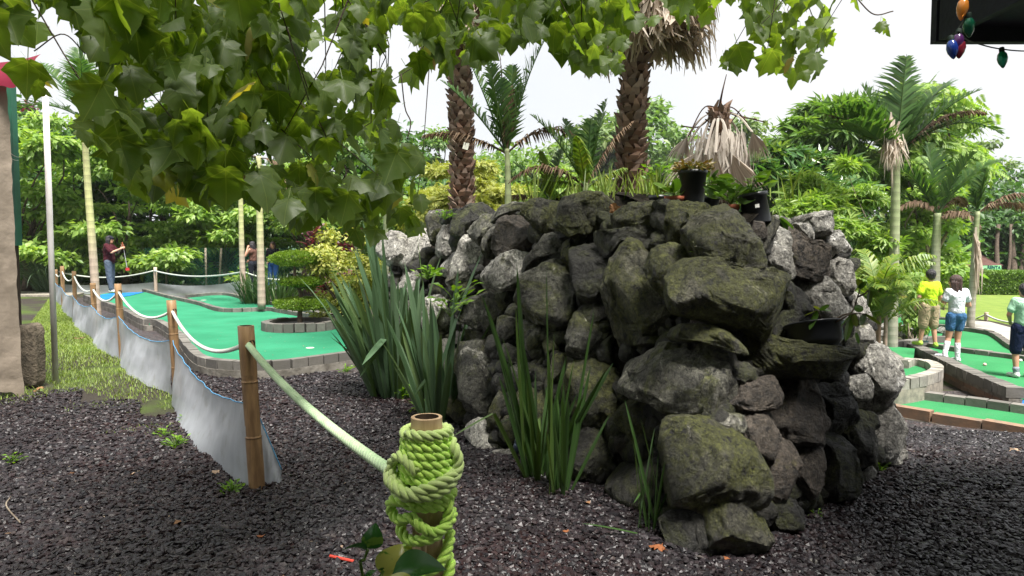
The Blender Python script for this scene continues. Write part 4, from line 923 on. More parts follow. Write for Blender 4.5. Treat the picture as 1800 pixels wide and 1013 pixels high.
def frond(mb, root, d0, length, rs, lw=.035, ll=.42, nleaf=34, sag=.9, vee=.5, mbr=None, up=(0, 0, 1), hang=.5, taper=True, tip=.25):
    """a feather leaf: curved midrib with leaflets along both sides"""
    root = np.array(root, float); d = unit(np.array(d0, float)); n = 16; p = [root]; s = length/(n-1)
    for i in range(1, n): d = unit(d + np.array([0, 0, -sag*s*(i/n+.3)])); p.append(p[-1] + d*s)
    p = np.array(p)
    if mbr is not None: tube(mbr, p, np.linspace(.016, .004, n)*(length/1.6)**.5, 5)
    for k in range(nleaf):
        u = .12 + .86*k/nleaf; i = min(int(u*(n-1)), n-2); q = p[i] + (p[i+1]-p[i])*(u*(n-1)-i); T_ = unit(p[i+1]-p[i])
        sd = np.cross(T_, up); sd = sd/(np.linalg.norm(sd)+1e-9); ln = ll*(math.sin(PI*min(1, u*.85+.15))**.7 if taper else 1)*rs.uniform(.85, 1.1)
        nn = np.cross(sd, T_)
        for sg in (-1, 1):
            dr = unit(T_*rs.uniform(.55, .8) + sg*sd*rs.uniform(.6, .9) + nn*vee*rs.uniform(.5, 1) + rs.normal(size=3)*.07)
            a = q; b = q + dr*ln*.5; dr2 = unit(dr + np.array([0, 0, -hang])); c = b + dr2*ln*.5; wv = unit(np.cross(dr, nn)+1e-6)*lw*.5
            if abs(np.dot(wv, T_)) < 1e-3: wv = T_*lw*.5
            mb.add([a-wv*.6, a+wv*.6, b-wv, b+wv, c], [[0, 1, 3, 2]], [[2, 3, 4]])
def shaggy_trunk(mb, mc, path, rad, rs, rows_per_m=11.5, per=10):
    T, N, B = frames(path); s = np.r_[0, np.cumsum(np.linalg.norm(np.diff(path, axis=0), axis=1))]; Lh = s[-1]; nr_ = int(Lh*rows_per_m)
    tube(mc, path, np.array(rad)*.86, 14)
    for r in range(nr_):
        h = Lh*(r+.3)/nr_; i = min(np.searchsorted(s, h), len(s)-1); c = np.array([np.interp(h, s, path[:, j]) for j in range(3)]); rd = np.interp(h, s, rad)
        for k in range(per):
            a = 2*PI*(k + .5*(r % 2) + rs.uniform(-.12, .12))/per; o = N[i]*math.cos(a) + B[i]*math.sin(a); tn = -N[i]*math.sin(a) + B[i]*math.cos(a); up = T[i]
            w_ = rd*2*PI/per*rs.uniform(.5, .72); hh = rs.uniform(.085, .14); out = rs.uniform(.01, .07)
            sk = tn*rs.uniform(-.06, .06) + up*rs.uniform(-.02, .02)
            b0 = c + o*rd*.82; pts = [b0 - tn*w_, b0 + tn*w_, b0 + tn*w_*.75 + o*(rd*.2+out*.55) + up*hh*.55, b0 - tn*w_*.75 + o*(rd*.2+out*.55) + up*hh*.55, b0 + o*(rd*.2+out) + up*hh + sk - tn*w_*.25, b0 + o*(rd*.2+out*.9) + up*hh + sk + tn*w_*.3, b0 + o*.1*rd + up*hh*.8]
            mb.add(pts, [[0, 1, 2, 3], [3, 2, 5, 4]], [[2, 6, 5], [3, 4, 6], [0, 3, 6], [1, 6, 2], [4, 5, 6]])
def vert_path(px0, py0, px1, py1, Y0, Y1=None, n=24, wob=.0, zb=None):
    a = P(px0, py0, Y0); b = P(px1, py1, Y1 or Y0); return np.array(a), np.array(b)
def shaggy(name, label, pxs, Y, r0, r1, seed, basez, skirt=None):
    rs = R5(seed); pts = [P(a, b, Y)[:] for a, b in pxs]; pts[0] = (pts[0][0], Y, basez); pth = spline(pts, 30); t = empty(name, pth[0], label, 'palm')
    mb, mc = MB(), MB(); shaggy_trunk(mb, mc, pth, np.linspace(r0, r1, 30), rs); mb.build('trunk_boots', M['palm_boot'], t); mc.build('trunk', M['palm_core'], t, True)
    top = pth[-1]
    if skirt:
        lo, n, R_ = skirt; mb = MB()
        for k in range(n):
            a = rs.random()*2*PI; rr = R_*rs.uniform(.25, 1)**.7; h0 = top[2] + rs.uniform(-.1, 1.0); ln = rs.uniform(.35, 1)*(h0-lo)*(.8+.2*math.sin(a*3+1))*(1-.35*(rr/R_)**2*rs.random()); w_ = rs.uniform(.008, .02)
            o = np.array([math.cos(a), math.sin(a), 0]); tn = np.array([-o[1], o[0], 0]); p0 = np.array([top[0], top[1], h0]) + o*rr*.55; p1 = p0 + o*rr*.35 + np.array([0, 0, -ln*.5]); p2 = p1 + o*rr*.08 + tn*rs.normal()*.06 + np.array([0, 0, -ln*.5])
            tw = unit(tn + o*rs.normal()*.5); mb.add([p0-tw*w_, p0+tw*w_, p1-tw*w_*1.4, p1+tw*w_*1.4, p2-tw*w_*.3, p2+tw*w_*.3], [[0, 1, 3, 2], [2, 3, 5, 4]])
        mb.build('dead_skirt', M['dead'], t)
        mb = MB()
        for k in range(26):                                   # living fan leaves above the frame
            a = rs.random()*2*PI; d = np.array([math.cos(a), math.sin(a), rs.uniform(.1, 1.2)]); fan(mb, top + np.array([0, 0, 1.1]), d, rs.uniform(.9, 1.2), .75, rs)
        mb.build('crown', M['palm_g'], t)
    return t
def fan(mb, root, d, stalk, rad, rs, n=22, spread=2.4, droopy=.35, fold=.03, hang=0.):
    """a fan leaf: stalk, then pleats split at the rim"""
    root = np.array(root, float); d = unit(d); p = spline([root, root + d*stalk*.55 + np.array([0, 0, .05*stalk]), root + d*stalk + np.array([0, 0, -.12*stalk - hang*stalk])], 7); sd = unit(np.cross(d, [0, 0, 1])+1e-9); 
    T, N, B = frames(p); w_ = .014
    V = []; 
    for q in p: V += [q - sd*w_, q + sd*w_]
    mb.add(V, [[2*i, 2*i+1, 2*i+3, 2*i+2] for i in range(6)])
    h = p[-1]; f = unit(unit(p[-1]-p[-2]) + np.array([0, 0, -hang])); nn = unit(np.cross(sd, f))
    for k in range(n):
        a0 = spread*(k/n-.5); a1 = spread*((k+1)/n-.5); am = (a0+a1)/2; r = rad*(1-.25*abs(am)/spread*2)*rs.uniform(.85, 1.05)
        e = [f*math.cos(x) + sd*math.sin(x) for x in (a0, am, a1)]; z = nn*fold*(1 if k % 2 else -1)
        q0, q1 = h + e[0]*r*.6 + nn*0, h + e[2]*r*.6; qm = h + e[1]*r*.6 + z; tip = h + e[1]*r + z + np.array([0, 0, -droopy*r*rs.uniform(.2, 1)*.6]) + rs.normal(size=3)*.02
        mb.add([h, q0, qm, q1, tip], [[0, 1, 2], [0, 2, 3], [1, 4, 2], [2, 4, 3]])
shaggy('shaggy_palm', 'shaggy brown palm trunk standing on the planter under a skirt of dead fronds', [(1108, 350), (1110, 240), (1117, 120), (1128, 60)], 7.6, .152, .118, 61, 1.95, skirt=(P(1110, 128, 7.6).z, 2300, .84))
t2 = shaggy('shaggy_palm', 'shaggy palm trunk with a small white tag behind the yellow tree', [(815, 330), (811, 250), (808, 120), (806, 60)], 9.6, .155, .13, 62, 0, skirt=(P(800, 108, 9.6).z, 1100, .75))
q = P(819, 257, 9.35); mb = MB(); mb.box(q, (.075, .012, .09), Matrix.Rotation(.25, 3, 'Y')); mb.build('tag', simple('tag_white', (.75, .75, .65)), t2)
# young feather palms
def feather(name, label, trunk_px, Y, r, basez, fronds, seed, mats=('palm_g', 'dead_brown'), tm='ring_g', crownshaft=True, group=None, lw=.035, cat='palm'):
    rs = R5(seed); pts = [P(a, b, Y)[:] for a, b in trunk_px]; pts[0] = (pts[0][0], Y, basez); pth = spline(pts, 26); t = empty(name, pth[0], label, cat, group)
    mb = MB(); tube(mb, pth, np.linspace(r*1.25, r*.8, 26), 14); mb.build('trunk', M[tm], t, True)
    top = pth[-1]; parts = {}
    for f in fronds:                                          # (dx px, dy px aim, length, kind, ll, sag, depth)
        dx, dz, ln, kind, ll, sag, dep = f; d = np.array([dx, dep, dz], float); mbk, mbr = parts.setdefault(kind, (MB(), MB()))
        frond(mbk, top + np.array([0, 0, -.05]), d, ln, rs, lw=lw, ll=ll, sag=sag, mbr=mbk, nleaf=int(26+10*ln), vee=.45 if kind == 0 else .1, hang=.35 if kind == 0 else 1.6)
    names = ['green_fronds', 'dead_fronds', 'yellowing_fronds']
    for k, (a, b) in parts.items(): a.build(names[k], M[(list(mats)+['palm_y'])[k]], t)
    return t, top
feather('young_palm', 'young palm with upright dark fronds and one drooping brown frond above the stones', [(893, 370), (893, 320), (891, 262)], 7.2, .032, 1.8,
        [(-.55, 1.5, 1.15, 0, .30, .25, .1), (.35, 1.5, 1.25, 0, .3, .75, 0), (-.25, 1.3, .95, 0, .28, .2, -.3), (.1, 1.6, 1.0, 0, .28, .1, .3), (.75, .8, .85, 1, .26, 2.4, 0), (-.9, .55, 1.0, 1, .24, 1.0, .2), (-.1, 1.5, 1.0, 1, .16, .1, 0), (-.75, 1.1, 1.1, 0, .26, .5, .2), (.1, 1.2, .7, 1, .14, .2, -.2)], 63, lw=.028)
feather('young_palm', 'small palm with brown arching outer fronds left of the tall shaggy trunk', [(1027, 365), (1028, 345), (1030, 322)], 7.0, .03, 1.85,
        [(.3, 1.4, .95, 0, .26, .3, .1), (-.5, .95, .95, 0, .24, .9, 0), (.05, 1.2, .7, 0, .24, .3, -.2), (-.35, 1.4, .8, 0, .24, .5, .3), (.55, 1.2, .85, 1, .2, 1.2, 0), (-.85, .75, .9, 1, .22, 2.4, -.1), (-.7, .25, .7, 2, .2, 1.0, .2), (.7, .5, .5, 2, .2, 1, .2), (-.2, .9, .6, 2, .2, .9, -.5)], 64, lw=.026)
feather('young_palm', 'low tuft of young palm fronds between the young palm and the small palm', [(965, 365), (966, 355), (968, 345)], 7.4, .02, 1.85,
        [(-.6, .8, .6, 0, .2, .9, .1), (.2, 1.0, .6, 0, .2, .6, .1), (-.2, 1, .55, 2, .2, .6, -.2), (.7, .5, .5, 2, .18, 1.2, 0), (-.9, .3, .5, 1, .18, 1.2, .3)], 65, lw=.024)
# dead fan palm
rs = R5(66); Yd = 7.4; pth = spline([P(1268, 360, Yd)[:], P(1268, 270, Yd)[:], P(1264, 193, Yd)[:]], 20)
t = empty('dead_fan_palm', pth[0], 'dead fan palm with hanging grey fronds and one bare spike behind the flower pots', 'palm')
mb, mc = MB(), MB(); shaggy_trunk(mb, mc, pth, np.linspace(.10, .075, 20), rs, 16, 9); mb.build('trunk_boots', M['palm_boot'], t); mc.build('trunk', M['palm_core'], t, True)
mb = MB(); top = np.array(P(1264, 190, Yd)); tube(mb, [top, P(1270, 160, Yd), P(1277, 131, Yd)], [.014, .009, .004], 6)
for (ex_, ey), up_ in (((1210, 240), 190), ((1313, 215), 190), ((1345, 215), 205), ((1198, 222), 222), ((1330, 170+40), 205), ((1240, 210), 215), ((1300, 195), 215)):
    tube(mb, spline([top[:], P((1264+ex_)/2, up_, Yd)[:], P(ex_, ey, Yd-.1)[:]], 12), [.007]*12, 5)
mb.build('spike', M['palm_core'], t, True)
mb = MB()
for (hx, hy), (ex_, ey), sp in (((1225, 268), (1206, 345), 1.5), ((1208, 240), (1190, 285), .9), ((1283, 268), (1300, 350), 1.2), ((1258, 268), (1258, 340), .6), ((1322, 232), (1335, 275), .9), ((1295, 300), (1300, 345), .8), ((1312, 262), (1312, 325), .4), ((1240, 272), (1243, 330), .5), ((1200, 270), (1192, 320), .6), ((1275, 300), (1285, 350), .7)):
    dep = rs.uniform(-.35, .1); hub = np.array(P(hx, hy, Yd+dep)); end = np.array(P(ex_, ey, Yd+dep)); f = end-hub; Rl = np.linalg.norm(f)*1.15; sp *= 1.15; f = unit(f); sd = unit(np.cross(f, [0, 1, 0]))
    st = spline([top + np.array([rs.normal()*.03, 0, -.04]), (top+hub)/2 + (hub-top)*.05 + np.array([0, 0, .06]), hub], 9)
    V = []; 
    for k_, q in enumerate(st): V += [q - np.array([.014, 0, 0]), q + np.array([.014, 0, 0]), q + np.array([0, -.012, 0])]
    mb.add(V, [[3*i+a, 3*i+(a+1) % 3, 3*i+3+(a+1) % 3, 3*i+3+a] for i in range(8) for a in range(3)])
    n = int(16+14*sp)
    for k in range(n):
        a0, a1 = sp*(k/n-.5), sp*((k+1)/n-.5); am = (a0+a1)/2; r = Rl*rs.uniform(.8, 1.08); zz = np.array([0, -.025 if k % 2 else .025, 0])
        e = [f*math.cos(x) + sd*math.sin(x) for x in (a0, am, a1)]; tip = hub + e[1]*r*.97 + zz + np.array([0, 0, -.05])
        mb.add([hub, hub+e[0]*r*.62, hub+e[1]*r*.62+zz, hub+e[2]*r*.62, tip], [[0, 1, 2], [0, 2, 3], [1, 4, 2], [2, 4, 3]])

for k in range(420):
    a = rs.random()*2*PI; rr = rs.uniform(.08, .34); h0 = P(1265, rs.uniform(225, 300), Yd).z; ln = rs.uniform(.18, .5); tn = np.array([-math.sin(a), math.cos(a), 0]); o_ = np.array([math.cos(a), math.sin(a), 0]); w_ = rs.uniform(.004, .012)
    p0 = np.array([pth[-1][0], pth[-1][1], h0]) + o_*rr; p1 = p0 + o_*.03 + tn*rs.normal()*.04 - [0, 0, ln*.5]; p2 = p1 + tn*rs.normal()*.05 - [0, 0, ln*.5]; mb.add([p0-tn*w_, p0+tn*w_, p1-tn*w_*1.3, p1+tn*w_*1.3, p2], [[0, 1, 3, 2]], [[2, 3, 4]])
mb.build('dead_fans', leafmat('dead_pale', [(.48, .43, .38), (.60, .56, .50), (.38, .33, .29), (.54, .50, .45)], .4, .8, .15, (1.2, 1.15, 1.1)), t)
# ringed palms at right
feather('ringed_palm', 'tall ringed palm nearest the planter at right with a full green crown', [(1567, 625), (1569, 520), (1573, 400), (1575, 272)], 12.2, .084, -.4,
        [(-.95, .95, 1.75, 0, .55, .6, 0), (-.95, 1.0, 2.0, 0, .45, 1.05, .2), (.95, 1.0, 2.0, 0, .45, 1.0, -.1), (-.95, 1.25, 1.6, 0, .5, .8, -.3), (-.4, 1.5, 1.5, 0, .6, .45, .3), (.95, .9, 1.6, 0, .5, .9, .3), (0, 1.6, 1.75, 0, .6, .15, -.2), (.55, 1.25, 1.8, 0, .6, .75, .1), (.8, 1.1, 1.75, 0, .5, .5, -.2), (.35, 1.5, 1.5, 0, .5, .5, .4), (-.9, .7, 1.4, 0, .45, .5, -.4), (.8, 1.0, 1.9, 1, .4, .85, 0), (-.8, .95, 1.5, 1, .3, .7, .1)], 71, tm='ring_g', lw=.05)
mb = MB(); rs = R5(72)
for k in range(110):
    a = P(1570 + rs.normal()*7, 235 + rs.normal()*14, 12.0); e = P(1566 + rs.normal()*14, 285 + rs.normal()*18, 11.95+rs.normal()*.1); w_ = rs.uniform(.008, .022); m_ = (np.array(a)+np.array(e))/2 + rs.normal(size=3)*.05
    mb.add([np.array(a)-[w_, 0, 0], np.array(a)+[w_, 0, 0], m_-[w_, 0, 0], m_+[w_, .01, 0], np.array(e)], [[0, 1, 3, 2]], [[2, 3, 4]])
pr = [o for o in bpy.data.objects if o.name == 'ringed_palm'][0]; mb.build('dead_bloom', M['dead'], pr)
feather('ringed_palm', 'second ringed palm at right with its trunk behind the boy in the lime shirt', [(1642, 560), (1644, 470), (1648, 375)], 20, .125, -.45,
        [(-.6, 1.1, 2.0, 0, .7, .5, 0), (-.1, 1.6, 2.2, 0, .8, .3, .2), (.7, 1.1, 2.6, 0, .7, .5, 0), (.3, 1.4, 2.0, 0, .7, .5, -.4), (.6, .9, 1.6, 1, .5, 1.6, .3), (-.6, .6, 1.4, 1, .5, 1.6, 0), (.4, .2, 1.3, 1, .5, 1.8, -.4), (-.8, .8, 1.8, 0, .6, .8, .4)], 73, lw=.07)
feather('ringed_palm', 'leaning slim palm at right with long bent brown fronds beside the pale path', [(1706, 562), (1712, 470), (1718, 372)], 17, .075, -.45,
        [(.25, 1.6, 1.15, 0, .45, .2, 0), (-.25, 1.5, .9, 0, .4, .3, .2), (.05, 1.5, 1.0, 0, .4, .3, -.2), (.75, .5, 1.75, 1, .45, 1.25, 0), (-.8, .15, .8, 1, .4, 1.0, .2), (.6, .7, 1.5, 1, .4, 1.3, -.3)], 74, lw=.05, tm='ring_g')
mb = MB(); rs = R5(75)
for k in range(26):
    a = P(1716+rs.normal()*2, 425+rs.normal()*12, 16.9); e = P(1719 + rs.normal()*7, 490 + rs.normal()*25, 16.85); w_ = rs.uniform(.015, .035); m_ = (np.array(a)+np.array(e))/2 + rs.normal(size=3)*.04
    mb.add([np.array(a)-[w_, 0, 0], np.array(a)+[w_, 0, 0], m_-[w_, 0, 0], m_+[w_, .01, 0], np.array(e)], [[0, 1, 3, 2]], [[2, 3, 4]])
pr = [o for o in bpy.data.objects if o.name == 'ringed_palm.002'][0]; mb.build('dead_leaf_bases', M['dead'], pr)
# slim ringed palms at left
feather('slim_palm', 'slim pale ringed palm in front of the left edging near the person in dark red', [(171, 546), (163, 440), (154, 320), (147, 205)], 13.6, .066, 0,
        [(-.7, 1.2, 1.7, 0, .45, .6, .2), (0, 1.6, 1.8, 0, .45, .3, 0), (.6, 1.2, 1.6, 0, .45, .7, 0), (-.3, 1.4, 1.8, 0, .45, .5, .4), (.3, 1.0, 1.4, 0, .45, .9, -.5), (-.9, .6, 1.3, 0, .4, 1.2, -.2), (.9, .5, 1.2, 0, .4, 1.3, .3)], 81, tm='ring', lw=.035, group='slim ringed palms at left')
feather('slim_palm', 'left one of the two slim palm trunks in front of the waiting visitors', [(428, 522), (425, 440), (423, 350), (421, 285)], 18.0, .062, .2,
        [(-.7, 1.0, 1.5, 0, .4, 1.0, .2), (.5, 1.2, 1.4, 0, .4, .9, .2), (0, 1.5, 1.5, 0, .4, .5, 0), (-.3, .1, 1.2, 1, .3, 2.5, -.2)], 82, tm='ring', group='slim ringed palms at left')
feather('slim_palm', 'right one of the two slim palm trunks, with a hanging dead frond', [(460, 540), (458, 450), (456, 350), (455, 275)], 15.6, .072, .2,
        [(-.6, 1.1, 1.4, 0, .4, 1.0, .2), (.6, 1.1, 1.4, 0, .4, .9, 0), (.1, 1.5, 1.4, 0, .4, .5, -.3), (.3, .05, 1.5, 1, .25, 3.2, -.1), (-.5, .3, .6, 1, .3, 2.5, .1)], 83, tm='ring', group='slim ringed palms at left')
feather('slim_palm', 'thin pale palm stem rising behind the left end of the stones', [(679, 440), (678, 400), (676, 330)], 11.5, .04, 0,
        [(-.6, 1.1, 1.0, 0, .3, 1.0, .2), (.6, 1.1, 1.0, 0, .3, .9, 0)], 84, tm='ring_g', group='slim ringed palms at left')
# areca clump at right
rs = R5(85); b = P(1545, 520, 10.5); b.z = -.4; t = empty('bushy_palm', b, 'bushy low palm with arching yellow green fronds behind the pale stones at right', 'palm'); mb = MB(); mbr = MB()
for k in range(34):
    a = rs.random()*2*PI; o = np.array([math.cos(a), math.sin(a), 0])*rs.uniform(.3, .9); h = rs.uniform(.45, 1.15)
    frond(mb, (b.x + o[0]*.12, 10.5 + o[1]*.12, h-.15), (o[0], o[1], rs.uniform(.8, 1.5)), rs.uniform(.8, 1.15), rs, lw=.024, ll=.34, sag=2.2, vee=.05, hang=1.3, mbr=mb, nleaf=34)
mb.build('fronds', M['palm_y'], t)
mb = MB()
for k in range(9):
    a = rs.random()*2*PI; tube(mb, spline([(b.x+math.cos(a)*.12, 10.5+math.sin(a)*.12, -.42), (b.x+math.cos(a)*.16, 10.5+math.sin(a)*.16, .2), (b.x+math.cos(a)*.14, 10.5+math.sin(a)*.14, 1.0)], 8), .03, 7)
mb.build('stems', M['palm_boot'], t, True)
# banana
rs = R5(86); b = P(1660, 520, 26); b.z = -.45; t = empty('banana_plant', b, 'banana plant with broad pale leaves behind the hedge between the ringed palms', 'plant'); mb = MB()
for d, ln in (((.5, -.1, 1.2), 1.9), ((.2, 0, 1.6), 2.2), ((-.4, .1, 1.4), 1.8), ((.9, -.2, .5), 1.6), ((-.1, -.5, 1.4), 1.7), ((.8, .2, .8), 1.7)):
    p0 = np.array([b.x, 26, .6]); dd = unit(np.array(d)); pts = [p0]
    for i in range(12): dd = unit(dd + np.array([0, 0, -.10])); pts.append(pts[-1] + dd*ln/12)
    pts = np.array(pts); sd = unit(np.cross(pts[-1]-pts[0], [0, 0, 1])+[0, .3, 0]); wd = .30*np.sin(PI*np.linspace(.1, 1, 13))**.6
    g_ = np.stack([pts - sd*wd[:, None] + [0, 0, .08], pts, pts + sd*wd[:, None] + [0, 0, .08]], 1); grid_sheet(g_, mb)
mb.build('leaves', leafmat('banana_leaf', [(.16, .30, .06), (.2, .35, .09)], .35), t); mb = MB(); tube(mb, [(b.x, 26, -.5), (b.x, 26, .9)], [.13, .08], 10); mb.build('stem', M['bark_l'], t, True)

# ------------------------------------------------------------------ strap leaved clumps
def blade(mb, root, d, ln, w_, rs, sag=.5, n=9, fold=.25, bend=None):
    root = np.array(root, float); d = unit(np.array(d, float)); s = ln/(n-1); p = [root]
    sd0 = unit(np.cross(d, [0, 0, 1]) + rs.normal(size=3)*.35); br = bend
    for i in range(1, n):
        k = sag*s*(i/n)**1.5*2
        if br and i > br*n: k += 1.0; br = None
        d = unit(d + np.array([0, 0, -k])); p.append(p[-1]+d*s)
    p = np.array(p); T, _, _ = frames(p); sd = sd0 - T*(T @ sd0)[:, None]; sd = unit(sd); nn = np.cross(sd, T); u = np.linspace(0, 1, n)
    wd = w_*.5*np.minimum(1, .55+u*1.3)*np.sqrt(np.maximum(0, 1-u**3.2)) + .0008; f = fold*wd
    g_ = np.stack([p - sd*wd[:, None] + nn*f[:, None], p - nn*f[:, None]*.3, p + sd*wd[:, None] + nn*f[:, None]], 1); grid_sheet(g_, mb)
def strapmat(name, cols):
    m = leafmat(name, cols, .22, .38, .45, (1.5, 1.6, .5)); return m
M['flax'] = strapmat('flax_leaf', [(.06, .115, .055), (.09, .155, .085), (.045, .085, .04), (.13, .20, .12), (.075, .13, .05), (.11, .16, .06)])
M['flax_dark'] = strapmat('flax_leaf_dark', [(.035, .075, .02), (.05, .105, .025), (.028, .06, .018), (.08, .13, .03)])
M['flax_grey'] = strapmat('flax_leaf_grey', [(.16, .24, .18), (.22, .31, .25), (.11, .17, .12)])
M['grass_b'] = leafmat('grass_blade', [(.11, .18, .03), (.17, .25, .04), (.24, .30, .06), (.08, .12, .02)], .3, .5)
def flax(name, label, base, n, ln, w_, rs, mat, spread=.5, r=.12, lean=(0, 0), sag=.4, tips=None, cat='plant', group=None):
    base = np.array(base, float); t = mbo = None; mb = MB()
    for k in range(n):
        a = rs.random()*2*PI; s = rs.uniform(.05, 1)*spread; o = np.array([math.cos(a), math.sin(a), 0])
        blade(mb, base + o*r*rs.random()**.5, (o[0]*s+lean[0], o[1]*s+lean[1], 1), ln*rs.uniform(.55, 1.05), w_*rs.uniform(.7, 1.15), rs, sag=sag*rs.uniform(.3, 1.6)*(.5+s), bend=rs.uniform(.5, .8) if rs.random() < .07 else None)
    for tp in (tips or []):                                    # leaves whose tips the photo shows
        e = np.array(P(*tp)); d = e-base; blade(mb, base + rs.normal(size=3)*[.05, .05, 0], d + np.array([0, 0, .12*np.linalg.norm(d)]), np.linalg.norm(d)*1.03, w_*1.05, rs, sag=.22)
    o = mb.build(name, M[mat]); return tag(o, label, cat, group)
g_ = G(700, 690); rs = R5(91)
flax('flax_plant', 'large grey green flax clump at the left end of the stones', G(690, 694), 70, 1.5, .082, rs, 'flax', .5, .28, (-.06, -.05), .4,
     [(582, 480, 7.2), (575, 560, 7.0), (600, 420, 7.4), (615, 445, 7.2), (640, 395, 7.3), (655, 380, 7.4), (668, 410, 7.3), (625, 500, 7.0), (595, 520, 7.2), (640, 450, 7.1), (660, 470, 7.2), (690, 470, 7.3), (578, 600, 7.0), (700, 500, 7.1), (648, 388, 7.5)])
flax('flax_plant', 'second flax clump in front of the pale stones left of the middle', G(768, 742), 34, 1.15, .062, rs, 'flax', .5, .14, (0, -.08), .45,
     [(735, 420, 6.3), (866, 455, 5.9), (760, 500, 6.2), (790, 480, 6.0), (742, 540, 6.1), (722, 560, 6.2), (800, 560, 6.0), (720, 470, 6.3)])
flax('flax_plant', 'dark green flax clump against the middle of the stones above the ground lamp', G(945, 842), 24, .92, .04, rs, 'flax_dark', .5, .10, (0, -.12), .2,
     [(922, 475, 4.5), (851, 528, 4.6), (928, 548, 4.4), (870, 600, 4.5), (905, 590, 4.4), (938, 480, 4.6)])
flax('flax_plant', 'slim flax clump just right of the dark green one by the stones', G(992, 868), 12, .8, .034, rs, 'flax_dark', .4, .07, (.05, -.12), .2,
     [(1045, 555, 4.4), (1000, 590, 4.3), (983, 620, 4.3), (1030, 640, 4.2)])
flax('flax_plant', 'small thin leaved flax at the foot of the biggest mossy boulder', G(1142, 935), 9, .55, .017, rs, 'flax_dark', .35, .05, (0, -.12), .3,
     [(1085, 712, 3.75), (1128, 760, 3.7), (1172, 760, 3.8), (1030, 925, 3.6), (1190, 905, 3.5), (1095, 740, 3.7)])
flax('flax_plant', 'grey green flax behind the slim palm trunk at far left', G(172, 500, .05), 40, 1.7, .09, rs, 'flax_grey', .42, .25, (0, 0), .1)
flax('flax_plant', 'grey green flax left of the pale fence post at the back', G(272, 498, .05), 40, 1.55, .09, rs, 'flax_grey', .5, .3, (0, 0), .12)
t = flax('pampas_grass', 'tall fine leaved grass clump at far left behind the white pole', G(95, 515, 0), 620, 2.0, .018, rs, 'flax', .75, .5, (0, 0), 1.1)
flax('lily_tuft', 'dark green tuft of arching leaves at the foot of the two slim palm trunks', G(448, 536, .1), 160, 1.0, .028, rs, 'flax_dark', .7, .3, (0, 0), .9)
flax('lily_tuft', 'dark green tuft of arching leaves below the visitor in the black top', G(487, 538, .1), 170, .95, .028, rs, 'flax_dark', .8, .35, (0, 0), .9)
# red leafed cordylines
def cordy(label, base, hs, rs, mat='f_red', ln=.4):
    t = empty('red_cordyline', base, label, 'plant'); mb = MB(); ms = MB()
    for dx, h in hs:
        b = Vector(base) + Vector((dx, rs.uniform(-.2, .2), 0)); tube(ms, [b, b + Vector((.03, 0, h))], .018, 6)
        for k in range(46): a = rs.random()*2*PI; z = h*rs.uniform(.45, 1); blade(mb, b + Vector((0, 0, z)), (math.cos(a), math.sin(a), rs.uniform(.2, 1.5)), ln*rs.uniform(.6, 1.1), .07, rs, sag=2.0, n=6)
    mb.build('leaves', M[mat], t); ms.build('stem', M['bark'], t, True)
cordy('dark red cordyline behind the tips of the large flax', G(628, 545, .0), [(-.35, 1.7), (0, 2.1), (.3, 1.8), (.1, 1.2)], R5(92))
cordy('low red cordyline at the foot of the yellow green shrub', G(590, 556, .0), [(-.3, .7), (.1, .9), (.4, .6)], R5(93))
cordy('small red cordyline leaning over the cloud pruned shrub', P(552, 470, 13.5) - Vector((0, 0, 1.2)), [(0, 1.9)], R5(94))
# ------------------------------------------------------------------ cloud pruned shrub in the ring
rs = R5(95); c = RING; t = empty('cloud_pruned_shrub', (c.x, c.y, c.z+.09), 'cloud pruned shrub of three flat green tiers in the ring planter', 'shrub')
mb = MB(); pth = spline([(c.x, c.y, c.z+.05), P(527, 552, c.y)[:], P(529, 520, c.y)[:], P(519, 490, c.y)[:], P(518, 462, c.y)[:]], 16); tube(mb, pth, np.linspace(.05, .022, 16), 9)
tiers = [((518, 456), 44, 14), ((530, 496), 37, 8.5), ((532, 535), 47, 11.5)]
for (a, b), rx, rz in tiers:
    q = P(a, b+8, c.y)
    for k in range(7): an = 2*PI*k/7; e = q + Vector((math.cos(an)*rx*.006, math.sin(an)*rx*.006, .02)); i = np.argmin(np.linalg.norm(pth-np.array(q), axis=1)); limb(mb, pth[i], e, .016, .006, rs, .1, 6, 5)
mb.build('trunk', M['bark'], t, True)
for (a, b), rx, rz in tiers:
    q = np.array(P(a, b, c.y)); Rx_ = rx*c.y/F_PX; Rz_ = rz*c.y/F_PX; n = 7000; d = unit(rs.normal(size=(n, 3))); rr = (.76 + .22*rs.random(n)); d[:, 2] = np.where(d[:, 2] < 0, d[:, 2]*.75, d[:, 2])
    lump = 1 + .14*vnoise(d*2.6+a)[:]; sg = np.sign(d[:, 2])*np.abs(d[:, 2])**.7
    pos = q + np.stack([d[:, 0]*Rx_, d[:, 1]*Rx_*.9, sg*Rz_], 1)*(rr*lump)[:, None]
    mb = MB(); scatter(*T_RHOMB, pos, d + rs.normal(size=(n, 3))*.6 + [0, 0, .5], rs.normal(size=(n, 3)) + d, .028*(1+.5*rs.random(n)), mb); mb.build('foliage_tier', M['topi'] if 'topi' in M else M.setdefault('topi', leafmat('topiary_leaf', [(.13, .22, .025), (.2, .30, .035), (.09, .16, .02)], .3)), t)
